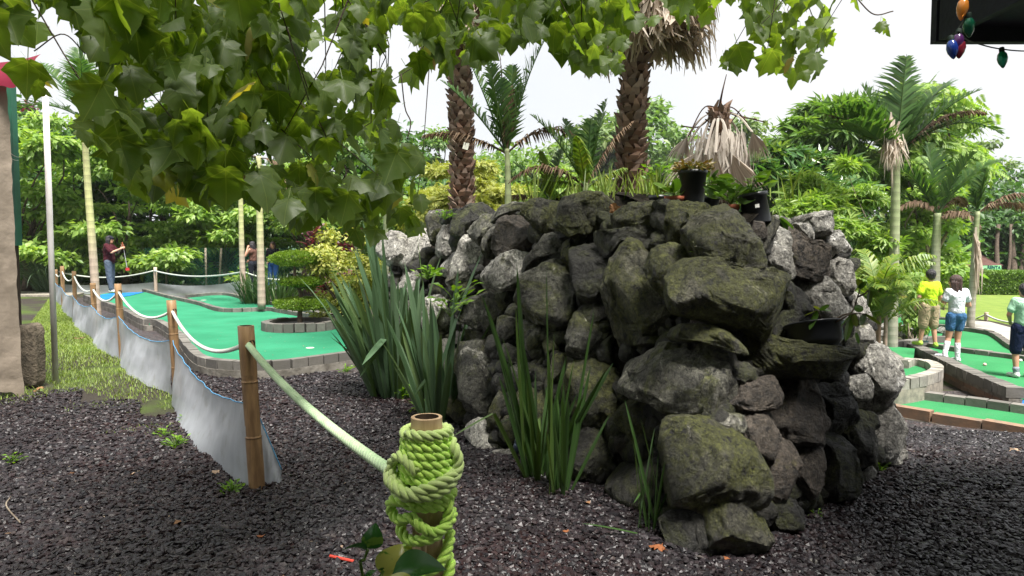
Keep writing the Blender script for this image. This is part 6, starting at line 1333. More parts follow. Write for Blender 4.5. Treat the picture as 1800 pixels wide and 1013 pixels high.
def leaves_on(t, top, n, size, spread, rs, mat='pot_leaf', nm='leaves', long=1.0, stems=True, up=.7):
    mb = MB(); a = rs.random(n)*2*PI; r = rs.random(n)**.6*spread; pos = np.stack([top[0]+r*np.cos(a), top[1]+r*np.sin(a), top[2] + rs.random(n)*spread*up + .01], 1)
    fwd = np.stack([np.cos(a), np.sin(a), rs.uniform(-.3, .9, n)], 1); TL = (np.array([[0, 0, 0], [-.2, .22, .05], [-.27, .5, .05], [-.14, .82, 0], [0, 1, -.06], [.14, .82, 0], [.27, .5, .05], [.2, .22, .05], [0, .5, 0]]), np.array([[8, 0, 7], [8, 7, 6], [8, 6, 5], [8, 5, 4], [8, 4, 3], [8, 3, 2], [8, 2, 1], [8, 1, 0]]))
    sc = size*(1+.4*(rs.random(n)*2-1)); sc = np.stack([sc, sc*long, sc], 1); scatter(*TL, pos, fwd, np.stack([0*a, 0*a, 1+0*a], 1) + rs.normal(size=(n, 3))*.45, sc, mb); mb.build(nm, M[mat], t)
    if stems:
        mb = MB()
        for k in range(min(n, 22)): tube(mb, spline([top, (np.array(top)+pos[k])/2 + [0, 0, .01], pos[k]], 5), .003, 5)
        mb.build('stems', M['pot_leaf'], t, True)
rs = R5(120)
c = P(1217, 357, 4.62); t = pot('flower_pot', 'black pot of bronze succulents standing on the rim stones', c, .075, .092, .215, 'pot_black'); leaves_on(t, np.array(c)+[0, 0, .2], 260, .035, .12, rs, 'succ', up=.45)
c = P(1185, 368, 4.6); t = pot('flower_pot', 'low terracotta pot beside the black pot of succulents', c, .05, .062, .085, 'pot_terra'); leaves_on(t, np.array(c)+[0, 0, .08], 9, .13, .03, rs, long=1.6)
c = P(1158, 366, 4.7); t = pot('flower_pot', 'small black pot with upright yellowish shoots left of the terracotta pot', c, .05, .065, .085, 'pot_black')
mb = MB(); [blade(mb, np.array(c)+[rs.normal()*.02, rs.normal()*.02, .06], (rs.normal()*.3, rs.normal()*.3, 1), rs.uniform(.12, .26), .016, rs) for _ in range(16)]; mb.build('leaves', M['grass_b'], t)
c = P(1284, 384, 4.3); t = pot('flower_pot', 'small terracotta pot with rosette plant in front of the big triangular stone', c, .036, .052, .085, 'pot_terra'); leaves_on(t, np.array(c)+[0, 0, .09], 26, .10, .08, rs, up=1.0)
c = P(1331, 393, 4.28); t = pot('flower_pot', 'leaning black pot with large green leaves and a white price label', c, .085, .082, .19, 'pot_black', ax=(-.15, .05, 1)); top = np.array(c) + unit(np.array([-.15, .05, 1]))*.19; leaves_on(t, top+[-.02, 0, -.01], 34, .09, .14, rs, up=.75)
mb = MB(); q = np.array(P(1331, 362, 4.19)); mb.box(q, (.026, .002, .022), Matrix.Rotation(-.15, 3, 'Y')); mb.build('price_label', simple('label_white', (.7, .7, .66)), t)
mb = MB(); tube(mb, spline([top[:], P(1352, 345, 4.3)[:], P(1366, 365, 4.25)[:], P(1372, 384, 4.2)[:]], 14), .004, 5); blade(mb, P(1372, 384, 4.45), (.2, -.1, -.2), .11, .07, rs); blade(mb, P(1372, 384, 4.45), (.3, -.1, -1), .11, .06, rs); mb.build('trailing_stem', M['pot_leaf'], t)
c = P(1250, 362, 4.9); t = pot('flower_pot', 'half hidden dark pot with dry twigs between the succulent pot and the big leaves', c, .05, .06, .07, 'pot_black'); leaves_on(t, np.array(c)+[0, 0, .07], 34, .09, .13, rs, up=.9)
# the bowl on the ledge
c = P(1436, 609, 4.02); t = empty('planter_bowl', c, 'wide dark plastic bowl with a leafy branch set in the stones at right', 'flower pot', 'flower pots on the stone planter')
mb = MB(); lathe(mb, [(.001, 0), (.12, 0), (.15, .03), (.155, .12), (.175, .128), (.172, .135), (.15, .13), (.14, .10), (.001, .10)], np.array(c), 34, ax=(-.06, .30, 1)); mb.build('body', M['pot_black'], t, True); mb = MB(); lathe(mb, [(.001, .01), (.145, 0)], np.array(c) + np.array([-.007, .034, .112]), 24, ax=(-.06, .30, 1)); mb.build('soil', M['soil'], t)
mb = MB(); root = np.array(P(1450, 575, 3.98)); br = [spline([root, P(1480, 555, 3.95)[:], P(1498, 548, 3.93)[:], P(1508, 520, 3.95)[:], P(1512, 508, 3.96)[:]], 16), spline([P(1508, 522, 3.95)[:], P(1522, 515, 3.95)[:], P(1530, 505, 3.98)[:]], 8), spline([root, P(1478, 562, 3.9)[:], P(1496, 552, 3.9)[:], P(1520, 552, 3.9)[:]], 10), spline([P(1445, 578, 3.95)[:], P(1442, 560, 3.93)[:], P(1438, 546, 3.9)[:]], 8)]
for b in br: tube(mb, b, np.linspace(.006, .003, len(b)), 6)
mb.build('branch', M['bark'], t, True)
mb = MB()
def bl(a, b, w_, Y0=3.93, Y1=3.9): p0 = np.array(P(*a, Y0)); p1 = np.array(P(*b, Y1)); d = p1-p0; blade(mb, p0, d, np.linalg.norm(d), w_, rs, sag=.05, n=8, fold=.12)
for a, b, w_ in (((1438, 546), (1423, 580), .045), ((1438, 546), (1412, 556), .035), ((1438, 544), (1432, 538), .03), ((1440, 545), (1462, 547), .04), ((1441, 546), (1458, 536), .035), ((1498, 550), (1486, 600), .055), ((1498, 552), (1478, 575), .04), ((1500, 552), (1505, 575), .04), ((1502, 540), (1518, 545), .045), ((1520, 552), (1548, 545), .045), ((1520, 552), (1550, 572), .03), ((1520, 552), (1512, 572), .035), ((1512, 508), (1522, 495), .05), ((1512, 508), (1540, 512), .05), ((1530, 508), (1526, 540), .04), ((1514, 506), (1508, 490), .04), ((1530, 505), (1545, 522), .03), ((1505, 585), (1510, 605), .02)): bl(a, b, w_*.95)
mb.build('leaves', leafmat('branch_leaf', [(.05, .12, .02), (.09, .16, .025), (.04, .09, .02), (.16, .17, .03)], .35, .3, .5), t)
# ------------------------------------------------------------------ small things on the ground
M['lamp'] = simple('spot_metal', (.10, .13, .18), (.07, .09, .13), 30, .3, .1, .001, .6, Metallic=.6)
for (px, py), ax, lb, c_ in (((905, 812), (.42, -.2, .9), 'small metallic blue spotlight at the foot of the dark green flax', 'lamp'), ((648, 662), (.35, -.3, .8), 'small dark spotlight beside the large flax and the end of the green', 'pot_black')):
    q = np.array(G(px, py)); t = empty('garden_spotlight', q, lb, 'spotlight', 'spotlights in the gravel'); axu = unit(np.array(ax)); mb = MB(); s = 1.55 if px > 800 else 2.0
    tube(mb, [q - [0, 0, .03], q + [0, 0, .05*s]], .007, 8); mb.build('spike', M['pot_black'], t); mb = MB(); lathe(mb, [(.001, 0), (.016*s, .002), (.022*s, .045*s), (.0225*s, .05*s), (.019*s, .052*s), (.019*s, .056*s), (.027*s, .058*s), (.029*s, .10*s), (.024*s, .104*s), (.001, .098*s)], q + [0, 0, .045*s] - axu*.01, 20, ax=ax); mb.build('head', M[c_], t, True)
def fallen(label, px, py, s, az, col, seed, z=None, pile=0.01, Y=None):
    v, f = SY[seed % 4]; r = R5(seed); c = G(px, py) if Y is None else P(px, py, Y); V = v[:29]*1.0; V = v.copy(); V[:, 2] = V[:, 2]*r.uniform(1, 2.6) + .22*np.abs(V[:, 0])**1.3*2 + .12*r.normal()*V[:, 1]**2
    R_ = np.array(Matrix.Rotation(az, 3, 'Z') @ Matrix.Rotation(r.uniform(-.35, .35), 3, 'X')); V = (V*s) @ R_.T + np.array([c.x, c.y, (gz(c.x, c.y) if Y is None else c.z) + .03]); o = mesh('fallen_leaf', V, f, M[col]); tag(o, label, 'leaf', 'fallen leaves')
M['lf_brown'] = leafmat('fallen_brown', [(.30, .16, .08), (.30, .16, .08)], .15, .7, .2, (1.2, 1, .7)); M['lf_orange'] = leafmat('fallen_orange', [(.27, .10, .04), (.27, .10, .04)], .15, .7, .2, (1.2, 1, .7)); M['lf_pale'] = leafmat('fallen_pale', [(.50, .36, .25), (.50, .36, .25)], .15, .7, .2, (1.2, 1, .8)); M['lf_dark'] = leafmat('fallen_dark', [(.12, .06, .03), (.12, .06, .03)], .1, .7, .2, (1.2, 1, .8))
for k, a in enumerate([('brown curled leaf lying in the grass left of the plastic edging', 138, 598, .14, .4, 'lf_dark'), ('pale curled leaf by the concrete pier', 76, 685, .09, 2, 'lf_brown'), ('pale pink leaf right by the foot of the nearest plain bamboo post', 382, 838, .05, 1, 'lf_pale'), ('small orange leaf in the dark gravel at lower right of the left area', 458, 953, .035, .2, 'lf_orange'), ('brown leaf on the gravel straight below the nearest plain bamboo post', 318, 925, .04, 2.6, 'lf_brown'), ('pale leaf in the middle of the left gravel', 236, 838, .04, 1.3, 'lf_pale'),
        ('orange leaf on the gravel right of the wrapped post', 998, 943, .035, .8, 'lf_orange'), ('light brown leaf on the gravel under the slim flax', 1031, 890, .035, 3.6, 'lf_brown'), ('rust red leaves at the foot of the small thin flax', 1165, 975, .07, .9, 'lf_orange'), ('small orange leaf under the bottom corner boulder', 1280, 990, .03, 2.2, 'lf_orange'), ('pale dry leaf beside the top of the wrapped post', 733, 722, .06, 2.4, 'lf_pale'), ('beige leaf on the gravel near the end of the long green', 745, 722, .045, .9, 'lf_brown'), ('brown leaf on the gravel below the brown kerb at right', 1790, 777, .08, 1.5, 'lf_pale'), ('dark dry leaf in the left gravel beneath the tarpaulin', 130, 838, .035, 2.5, 'lf_dark')]): fallen(*a, 500+k)
for k, a in enumerate([('large dry leaf hanging over the rim between the two mossy top stones', 1072, 362, .11, 3.3, 'lf_brown', 5.0), ('grey brown dry leaf hanging on the rim left of the long mossy stone', 1083, 372, .11, 2.9, 'lf_pale', 4.9)]):
    v, f = SY[k]; c = P(a[1], a[2], a[6]); R_ = np.array(Matrix.Rotation(-.5 - .2*k, 3, 'Y') @ Matrix.Rotation(PI/2+.3, 3, 'X') @ Matrix.Rotation(PI, 3, 'Z')); V = v.copy(); V[:, 2] += .3*np.abs(V[:, 0]); V[:, 0] *= .6
    tag(mesh('fallen_leaf', (V*a[3]) @ R_.T + np.array(c) + [0, -.12, .0], f, M[a[5]]), a[0], 'leaf', 'fallen leaves')
def pebble(label, px, py, s, mat, seed, name='loose_stone'):
    v, f = ICO[3]; c = G(px, py); Pl = v*np.array([1.2, .8, .55])*s; Pl = Pl + unit(Pl)*(.25*s*fbm(v*1.4+seed, 3, 2))[:, None]; tag(mesh(name, Pl + np.array([c.x, c.y, gz(c.x, c.y)+s*.35]), f, M[mat], None, True), label, 'stone', 'loose stones on the gravel')
pebble('cream coloured stone on the gravel below the corner boulder', 1428, 990, .026, 'r_pale', 3); pebble('small pale stone on the gravel near the slim flax', 977, 932, .018, 'r_pale', 5); pebble('white stone in the strip by the long green, behind the third bamboo post', 233, 566, .07, 'r_pale', 8)
# weeds
def weed(label, px, py, n, s, rs, mat='pot_leaf', Y=None):
    c = G(px, py) if Y is None else P(px, py, Y); c = np.array(c); mb = MB(); a = rs.random(n)*2*PI; r = rs.random(n)*s*1.5; pos = np.stack([c[0]+r*np.cos(a), c[1]+r*np.sin(a), c[2] + .01 + rs.random(n)*s*1.2], 1); scatter(*T_LEAF, pos, np.stack([np.cos(a), np.sin(a), rs.uniform(-.1, .8, n)], 1), rs.normal(size=(n, 3))*.4+[0, 0, 1], s*.55*(1+.5*rs.random(n)), mb); [tube(mb, [c - [0, 0, .01], (c+p_)/2 + [0, 0, .004], p_], .0015, 4) for p_ in pos]; tag(mb.build('weed', M[mat]), label, 'weed', 'weeds')
rs = R5(140); M['weed_b'] = leafmat('weed_leaf', [(.12, .26, .02), (.2, .34, .03), (.09, .2, .02)], .35)
for a in [('green weeds between the two flax clumps at the foot of the pale stones', 712, 700, 90, .09), ('low weeds under the left flax near the dry leaf', 740, 725, 50, .07), ('little weed on the gravel below the large flax', 608, 655, 26, .07), ('weed beside the nearest plain bamboo post', 408, 868, 40, .05), ('weed tuft on the gravel left of the plastic edging', 310, 788, 40, .06), ('weed under the swag of the plastic edging', 332, 745, 30, .06), ('small weed at the left side of the gravel', 22, 815, 24, .05), ('weed at the right foot of the planter', 1546, 828, 26, .045), ('weed at the base of the brown boulders', 1436, 912, 16, .03), ('weed in the gravel by the dry leaf below the left rope', 290, 768, 24, .05)]: weed(*a[:5], rs, 'weed_b')
weed('bright green shoots growing out of the pale stones at left', 752, 490, 46, .085, rs, 'weed_b', 6.35); weed('bright creeping leaves in front of the long slanting stone', 800, 530, 18, .12, rs, 'weed_b', 5.6); weed('creeping leaves lower on the left stones by the flax', 792, 555, 14, .10, rs, 'weed_b', 5.5); weed('tiny fern between the conical stone and the big triangular one', 1229, 455, 12, .04, rs, 'weed_b', 3.95); weed('small leaves under the leaning black pot stones', 1325, 476, 10, .04, rs, 'weed_b', 3.9); weed('little leaves on the rim stone at the far left', 782, 385, 24, .06, rs, 'weed_b', 6.6)
weed('bronze and green weed tuft behind the small black pot', 1160, 318, 34, .09, rs, 'weed_b', 5.6)
# leafy plant in the near foreground
t = empty('pothos_plant', G(690, 1190), 'variegated yellow and green leafed plant at the foot of the wrapped post', 'plant')
def big_leaf(mb, a, b, wd, Y0, Y1, lift=0., fold=.2, curl=.15, roll=0.):
    p0, p1 = np.array(P(*a, Y0)), np.array(P(*b, Y1)); d = p1-p0; L_ = np.linalg.norm(d); T_ = d/L_; sd = unit(np.cross(T_, [0, 0, 1])); sd = np.array(Matrix.Rotation(roll, 3, Vector(T_))) @ sd; nn = np.cross(sd, T_); n = 14; rows = []
    for i in range(n):
        u = i/(n-1); w_ = wd*(math.sin(PI*min(1, u**.75*1.0))**.75)*(1.12-u*.35); c = p0 + d*u + nn*(lift*math.sin(u*PI)*L_ - curl*L_*u*u)
        rows.append([c + sd*w_*s + nn*fold*w_*abs(s)**1.4 for s in np.linspace(-1, 1, 7)])
    grid_sheet(np.array(rows), mb)
def varieg(name, a, b, thr):
    m, t_, out = newmat(name); n = noise(t_, 14, 3, .5, .6, vec=stretch(t_, (1, 1, 1.0))); col = mixc(t_, ramp(t_, n.outputs['Fac'], [(thr, 0), (thr+.03, 1)]), a, b); bb = pbr(t_, out, col, .25, None, .5); tr = t_.nodes.new('ShaderNodeBsdfTranslucent'); t_.links.new(col, tr.inputs[0]); ms = t_.nodes.new('ShaderNodeMixShader'); ms.inputs[0].default_value = .25; t_.links.new(bb.outputs[0], ms.inputs[1]); t_.links.new(tr.outputs[0], ms.inputs[2]); t_.links.new(ms.outputs[0], out.inputs[0]); return m
mg = varieg('pothos_green', (.03, .12, .02), (.12, .22, .03), .62); my = varieg('pothos_yellow', (.55, .55, .12), (.12, .30, .03), .58)
for a, b, wd, mt_, Y0, Y1, roll in (((648, 965), (662, 920), .034, mg, 2.0, 2.02, 1.2), ((645, 968), (602, 962), .04, mg, 2.0, 1.98, .5), ((672, 1003), (640, 1016), .02, mg, 1.95, 1.85, .3), ((672, 1012), (708, 956), .046, my, 1.95, 2.0, .9), ((688, 1014), (782, 992), .072, mg, 1.86, 1.86, .15), ((665, 1025), (735, 1030), .05, my, 1.8, 1.75, -.2), ((640, 1025), (600, 1040), .04, mg, 1.9, 1.8, .1)):
    mb = MB(); big_leaf(mb, a, b, wd, Y0, Y1, .08, .25, .12, roll); mb.build('leaf', mt_, t, True)
mb = MB(); [tube(mb, spline(q, 10), .005, 6) for q in ([G(690, 1190)[:], P(637, 1010, 1.98)[:], P(640, 985, 1.99)[:], P(647, 966, 2.0)[:]], [G(690, 1190)[:], P(668, 1040, 1.92)[:], P(673, 1005, 1.95)[:]], [G(690, 1190)[:], P(690, 1060, 1.85)[:], P(688, 1022, 1.86)[:]])]; mb.build('stem', M['pot_leaf'], t, True)
a, b = G(580, 988), G(622, 994); mb = MB(); tube(mb, [a+Vector((0, 0, .03)), b+Vector((0, 0, .02))], .008, 8); tag(mb.build('red_stick', simple('red_stick', (.5, .05, .03))), 'short red stick lying on the gravel left of the wrapped post', 'stick')
a, b = G(18, 880), G(36, 925); mb = MB(); tube(mb, spline([a+Vector((0, 0, .02)), (a+b)/2+Vector((-.05, 0, .04)), b+Vector((0, 0, .02))], 10), .004, 6); tag(mb.build('dry_twig', M['bark_l']), 'pale bent twig on the gravel at the lower left', 'twig')
# pale heap of rocks on the right
rs = R5(160); k = 0
for px, py, s, lb in ((1548, 590, .22, 'pale rock at the left end of the heap behind the ringed trunk'), (1560, 575, .2, 'pale rock at the top left of the heap'), (1590, 580, .2, 'pale rock just right of the ringed trunk, upper one'), (1545, 610, .2, 'lowest pale rock left of the ringed trunk'), (1600, 590, .2, 'pale rock just right of the ringed trunk, lower one'), (1612, 578, .17, 'pale rock at the foot of the leafy creeper'), (1622, 592, .16, 'pale rock right of the creeper by the boy in lime'), (1530, 575, .2, 'pale rock peeping out beside the planter'), (1532, 600, .2, 'pale rock low beside the planter'), (1670, 588, .17, 'dark topped rock between the legs of the two children'), (1655, 580, .14, 'small rock behind the legs of the two children')):
    v, f = ICO[4]; c = G(px, py, -.3); Pl = v*np.array([1, .8, .7])*s; r0 = R5(700+k)
    for j in range(8): m_ = unit(r0.normal(size=3)); h = (Pl @ m_).max()*r0.uniform(.65, .9); Pl = Pl - np.maximum(0, Pl @ m_-h)[:, None]*m_*.9
    Pl = Pl + unit(Pl)*(.15*s*fbm(Pl/s*2+k*7, 4, 4))[:, None]; tag(mesh('white_rock', Pl + np.array(c) + [0, 0, -.02], f, M['r_pale'] if k != 9 else M['r_dark'], None, True), lb, 'rock', 'heap of pale rocks'); k += 1
q = G(1605, 600, -.35); t = empty('creeper_shrub', q, 'yellow green leafy creeper left of the boy in the lime shirt', 'shrub'); mb = MB(); rs = R5(161); cl = px_clumps(1580, 480, 1630, 598, q.y+.3, .3, 20, 11, 1.2, rs, 'box'); clump_leaves(mb, cl, 1500, .12, T_LEAF, rs, droop=1.2); mb.build('leaves', M['f_bright'], t); mb = MB(); [limb(mb, q, c_[:3], .012, .005, rs, .15, 8, 5) for c_ in cl[:8]]; mb.build('stems', M['bark_l'], t, True)
# golf balls
for (px, py), c_, lb in (((1738, 622), (.02, .12, .4), 'blue golf ball on the raised green'), ((1731, 641), (.65, .42, .40), 'pale pink golf ball on the raised green'), ((1794, 634), (.75, .72, .70), 'white golf ball behind the boy in mint green')):
    v, f = ICO[3]; q = G(px, py, -.26); tag(mesh('golf_ball', v*.026 + np.array(q) + [0, 0, .0], f, simple('ball', c_, c_, 9, .3), None, True), lb, 'golf ball', 'golf balls')
# grass
rs = R5(170); n = 44000; y = 5.6 + rs.random(n)**.8*16; x = -5.6 - (y-7)*.62 + rs.random(n)*(fence_x(y)+5.6+(y-7)*.62); keep = (x < np.array([fence_x(a) for a in y]) - .03) & ((y > 6.75 + .4*vnoise(np.c_[x*2, y*2, 0*x])*2) | (vnoise(np.c_[x*1.6, y*1.6, 0*x+4]) > .35)) & ((vnoise(np.c_[x*1.3, y*1.3, 0*x+9]) > -.3) | (y > 9))
x, y = x[keep], y[keep]; n = len(x); az = rs.random(n)*2*PI; TB = (np.array([[-.09, 0, 0], [.09, 0, 0], [-.06, .55, .02], [.06, .55, .02], [0, 1, -.12]]), np.array([[0, 1, 3], [0, 3, 2], [2, 3, 4]]))
mb = MB(); scatter(*TB, np.stack([x, y, 0*x], 1), np.stack([np.cos(az)*.6, np.sin(az)*.6, .7+rs.random(n)*.6], 1), np.stack([-np.cos(az), -np.sin(az), .4+0*az], 1), (.018+.024*rs.random(n))*(1+.04*y), mb); tag(mb.build('grass', M['grass_b']), kind='stuff')
# tall blades on the planter top
rs = R5(171); mb = MB()
for px, n in ((1060, 22), (1135, 40), (1150, 30), (940, 14), (1230, 10), (1010, 18), (1380, 8), (1085, 20)):
    for k in range(n): blade(mb, P(px + rs.normal()*14, 352, 5.6 + rs.random()*1.2), (rs.normal()*.3, rs.normal()*.3, 1), rs.uniform(.12, .34), .012, rs, n=6)
tag(mb.build('planter_grass', M['grass_b']), kind='stuff')
# ------------------------------------------------------------------ people
def capsule(mb, a, b, ra, rb, k=14, sq=1.0):
    a, b = np.array(a, float), np.array(b, float); d = unit(b-a); pts, r = [], []
    for t in (-90, -60, -30): pts.append(a + d*ra*math.sin(math.radians(t))); r.append(max(ra*math.cos(math.radians(t)), 1e-4))
    for t in np.linspace(0, 1, 6): pts.append(a + (b-a)*t); r.append(ra + (rb-ra)*t)
    for t in (30, 60, 90): pts.append(b + d*rb*math.sin(math.radians(t))); r.append(max(rb*math.cos(math.radians(t)), 1e-4))
    tube(mb, pts, r, k, True, sq)
def ell(mb, c, r, R=None):
    v, f = ICO[3]; V = v*np.array(r); V = V if R is None else V @ np.array(R).T; mb.add(V + np.array(c), f)
SKIN = simple('skin', (.50, .27, .18), (.46, .24, .16), 12, .55, .05, .001, .4); SKIN2 = simple('skin_warm', (.40, .21, .13), (.37, .19, .12), 12, .55, .05, .001, .4)
def cloth(n, c):
    m, t, out = newmat(n); n1 = noise(t, 9, 3, .5, 1.6, vec=stretch(t, (1, 1, .6))); n2 = noise(t, 240, 2, .6); col = mixc(t, ramp(t, n1.outputs['Fac'], [(.35, .25), (.65, 0)]), c, tuple(x*.55 for x in c))
    pbr(t, out, col, .9, bump(t, n1.outputs['Fac'], 1.0, .045, bump(t, n2.outputs['Fac'], .2, .002)), .15); return m
def hairmat(n, c):
    m, t, out = newmat(n); n1 = noise(t, 30, 5, .7, .5, vec=stretch(t, (3, 3, .35))); col = mixc(t, ramp(t, n1.outputs['Fac'], [(.4, 0), (.65, 1)]), c, tuple(x*2.6 for x in c)); pbr(t, out, col, .45, bump(t, n1.outputs['Fac'], 1.0, .02), .5); return m
def person(label, foot, H, face, J, wear, head=1.0, hair=None, skin=None, girth=1.0, item=None):
    """J: joints for a 1.75 m body (x to the person's right, y forward); wear: name -> (material, [pieces])"""
    s = H/1.75; t = empty('person', foot, label, 'person', None); Rz = np.array(Matrix.Rotation(face, 3, 'Z')); g = girth
    o = np.array(foot)
    def W(p): return (np.array(p, float)*s) @ Rz.T + o
    def cap(mb, a, b, ra, rb): capsule(mb, W(a), W(b), ra*s*g, rb*s*g)
    def fin(mb, name, mat, vox=.011, parent=t):
        ob = mb.build(name, mat, parent, True); md = ob.modifiers.new('skin', 'REMESH'); md.mode = 'VOXEL'; md.voxel_size = vox; md.use_smooth_shade = True; sm = ob.modifiers.new('smooth', 'SMOOTH'); sm.factor = .6; sm.iterations = 4; return ob
    for side in 'LR':
        sx = -1 if side == 'L' else 1
        J.setdefault('sh'+side, (sx*.17, 0, 1.42)); J.setdefault('hip'+side, (sx*.09, 0, .92))
    hc = np.array(J['head']); hd = np.array(J.get('look', (0, 1, 0)), float); hd = hd/np.linalg.norm(hd); ha = math.atan2(-hd[0], hd[1]); RH = Rz @ np.array(Matrix.Rotation(ha, 3, 'Z') @ Matrix.Rotation(J.get('nod', 0), 3, 'X'))
    def Hd(p): return W(hc) + (np.array(p)*s*head) @ RH.T
    mb = MB(); cap(mb, (0, 0, .95), (0, 0, 1.08), .125, .112); cap(mb, (0, 0, 1.08), (0, .0, 1.30), .112, .135); cap(mb, (-.09, 0, 1.34), (.09, 0, 1.34), .105, .105)
    nk = (np.array([0, -.01, 1.44]) + hc)/2; cap(mb, (0, -.01, 1.42), nk, .058, .052); capsule(mb, W(nk), W(hc), .052*s, .055*s)
    ell(mb, Hd((0, 0, .02)), np.array([.076, .095, .112])*s*head, RH); ell(mb, Hd((0, .025, -.06)), np.array([.055, .062, .055])*s*head, RH); ell(mb, Hd((0, .098, -.012)), np.array([.012, .02, .02])*s*head, RH)
    for sx in (-1, 1): ell(mb, Hd((sx*.078, -.005, 0)), np.array([.012, .02, .03])*s*head, RH)
    for side in 'LR':
        sx = -1 if side == 'L' else 1; sh, el, wr = J['sh'+side], np.array(J['el'+side]), np.array(J['wr'+side]); cap(mb, sh, el, .05, .04); cap(mb, el, wr, .04, .026)
        hd_ = unit(J.get('hd'+side, wr-el)); pe = wr + hd_*.075; a_ = unit(np.cross(hd_, J.get('pn'+side, (1, 0, 0)))); pn = unit(np.cross(a_, hd_)); cap(mb, wr, pe, .026, .03)
        for k in range(-1, 1+1): ell(mb, W(pe + a_*k*.02), np.array([.02, .02, .02])*s)
        for k, ln in enumerate((.062, .072, .068, .052)):
            b0 = pe + a_*(k-1.5)*.019; m_ = b0 + hd_*ln*.5 + pn*.008; e_ = m_ + unit(hd_*.75 + pn*.7)*ln*.5; capsule(mb, W(b0), W(m_), .0095*s, .0085*s, 8); capsule(mb, W(m_), W(e_), .0085*s, .0075*s, 8)
        th = wr + hd_*.025 + a_*.028*-1; capsule(mb, W(th), W(th + unit(-a_ + hd_*.8)*.035 + pn*.01), .011*s, .010*s, 8); capsule(mb, W(th + unit(-a_+hd_*.8)*.035 + pn*.01), W(th + unit(-a_*.6+hd_)*.06 + pn*.02), .010*s, .008*s, 8)
        hp, kn, an = J['hip'+side], J['kn'+side], J['an'+side]; cap(mb, hp, kn, .085, .056); cap(mb, kn, (np.array(kn)*.6+np.array(an)*.4), .053, .052); cap(mb, (np.array(kn)*.6+np.array(an)*.4), an, .052, .036); fd = np.array(J.get('ft'+side, (sx*.03, .17, 0))); cap(mb, np.array(an)+[0, -.02, -.03], np.array(an)+fd+[0, 0, -.05], .036, .03)
    fin(mb, 'body', skin or SKIN, .008)
    for nm, (mt_, pieces) in wear.items():
        if nm in ('shoes', 'socks'):                # one of each foot
            for side in 'LR':
                mb = MB(); kn, an = np.array(J['kn'+side]), np.array(J['an'+side]); fd = np.array(J.get('ft'+side, ((-1 if side == 'L' else 1)*.03, .17, 0)))
                for pc in pieces:
                    if pc[0] == 'socks': cap(mb, an+(kn-an)*pc[1], an, .058, .045)
                    else: cap(mb, an+[0, -.03, -.035], an+fd+[0, 0, -.048], .047, .04); cap(mb, an+[0, -.01, 0], an+[0, -.01, -.04], .045, .045)
                fin(mb, nm[:-1], mt_, .008)
            continue
        mb = MB()
        for pc in pieces:
            k_ = pc[0]
            if k_ == 'torso': z0 = pc[1]+.10; cap(mb, (0, 0, z0), (0, 0, 1.10), .145*pc[2], .138*pc[2]); cap(mb, (0, 0, 1.10), (0, 0, 1.32), .138*pc[2], .15*pc[2]); cap(mb, (-.085, -.005, 1.345), (.085, -.005, 1.345), .118, .118); cap(mb, (-.13, 0, 1.42), (.13, 0, 1.42), .068, .068)
            elif k_ == 'sleeve':
                for side in 'LR': sh, el, wr = np.array(J['sh'+side]), np.array(J['el'+side]), np.array(J['wr'+side]); e = sh+(el-sh)*min(1, pc[1]); cap(mb, sh, e, .066*pc[2], (.062 if pc[1] < 1 else .052)*pc[2]); pc[1] > 1 and cap(mb, el, wr, .052*pc[2], .04*pc[2])
            elif k_ == 'legs':                      # (legs, how far down 0-1 thigh, 1-2 shin, looseness)
                cap(mb, (0, -.005, .93), (0, 0, 1.02), .142, .135)
                for side in 'LR':
                    hp, kn, an = [np.array(J[q+side]) for q in ('hip', 'kn', 'an')]; e = hp+(kn-hp)*min(1, pc[1]); cap(mb, hp, e, .103*pc[2], .078*pc[2]); pc[1] > 1 and cap(mb, kn, kn+(an-kn)*(pc[1]-1), .078*pc[2], .06*pc[2])
            elif k_ == 'socks':
                for side in 'LR': kn, an = np.array(J['kn'+side]), np.array(J['an'+side]); cap(mb, an+(kn-an)*pc[1], an, .058, .045); 
            elif k_ == 'shoes':
                for side in 'LR': an = np.array(J['an'+side]); fd = np.array(J.get('ft'+side, ((-1 if side == 'L' else 1)*.03, .17, 0))); cap(mb, an+[0, -.03, -.035], an+fd+[0, 0, -.048], .047, .04); cap(mb, an+[0, -.01, 0], an+[0, -.01, -.04], .045, .045)
            elif k_ == 'cap': ell(mb, Hd((0, 0, .055)), np.array([.092, .105, .085])*s*head, RH); capsule(mb, Hd((-.03, .10, .05)), Hd((.03, .10, .05)), .02*s, .02*s)
            elif k_ == 'short_hair': ell(mb, Hd((0, -.018, .042)), np.array([.09, .10, .10])*s*head, RH); ell(mb, Hd((0, -.045, -.02)), np.array([.072, .062, .06])*s*head, RH)
            elif k_ == 'long_hair':
                ell(mb, Hd((0, -.015, .045)), np.array([.094, .106, .10])*s*head, RH); ell(mb, Hd((0, -.05, -.02)), np.array([.085, .07, .09])*s*head, RH)
                for x_, y_ in ((-.06, -.05), (0, -.075), (.06, -.05), (.075, -.01), (-.075, -.01)): capsule(mb, Hd((x_, y_, .0)), Hd((x_*1.15, y_*1.15 - pc[2], -pc[1])), .045*s, .022*s)
        fin(mb, nm, mt_, .010)
    mb = MB()
    for sx in (-1, 1): ell(mb, Hd((sx*.03, .088, .015)), np.array([.012, .008, .007])*s*head, RH)
    mb.build('eyes', M['roofb'], t, True)
    mb = MB(); ell(mb, Hd((0, .088, -.055)), np.array([.022, .008, .006])*s*head, RH); mb.build('mouth', cloth('lips', (.35, .12, .1)) if 'lips' not in bpy.data.materials else bpy.data.materials['lips'], t, True)
    return t, W
dk_hair = hairmat('hair_black', (.012, .010, .012)); br_hair = hairmat('hair_brown', (.035, .018, .015))
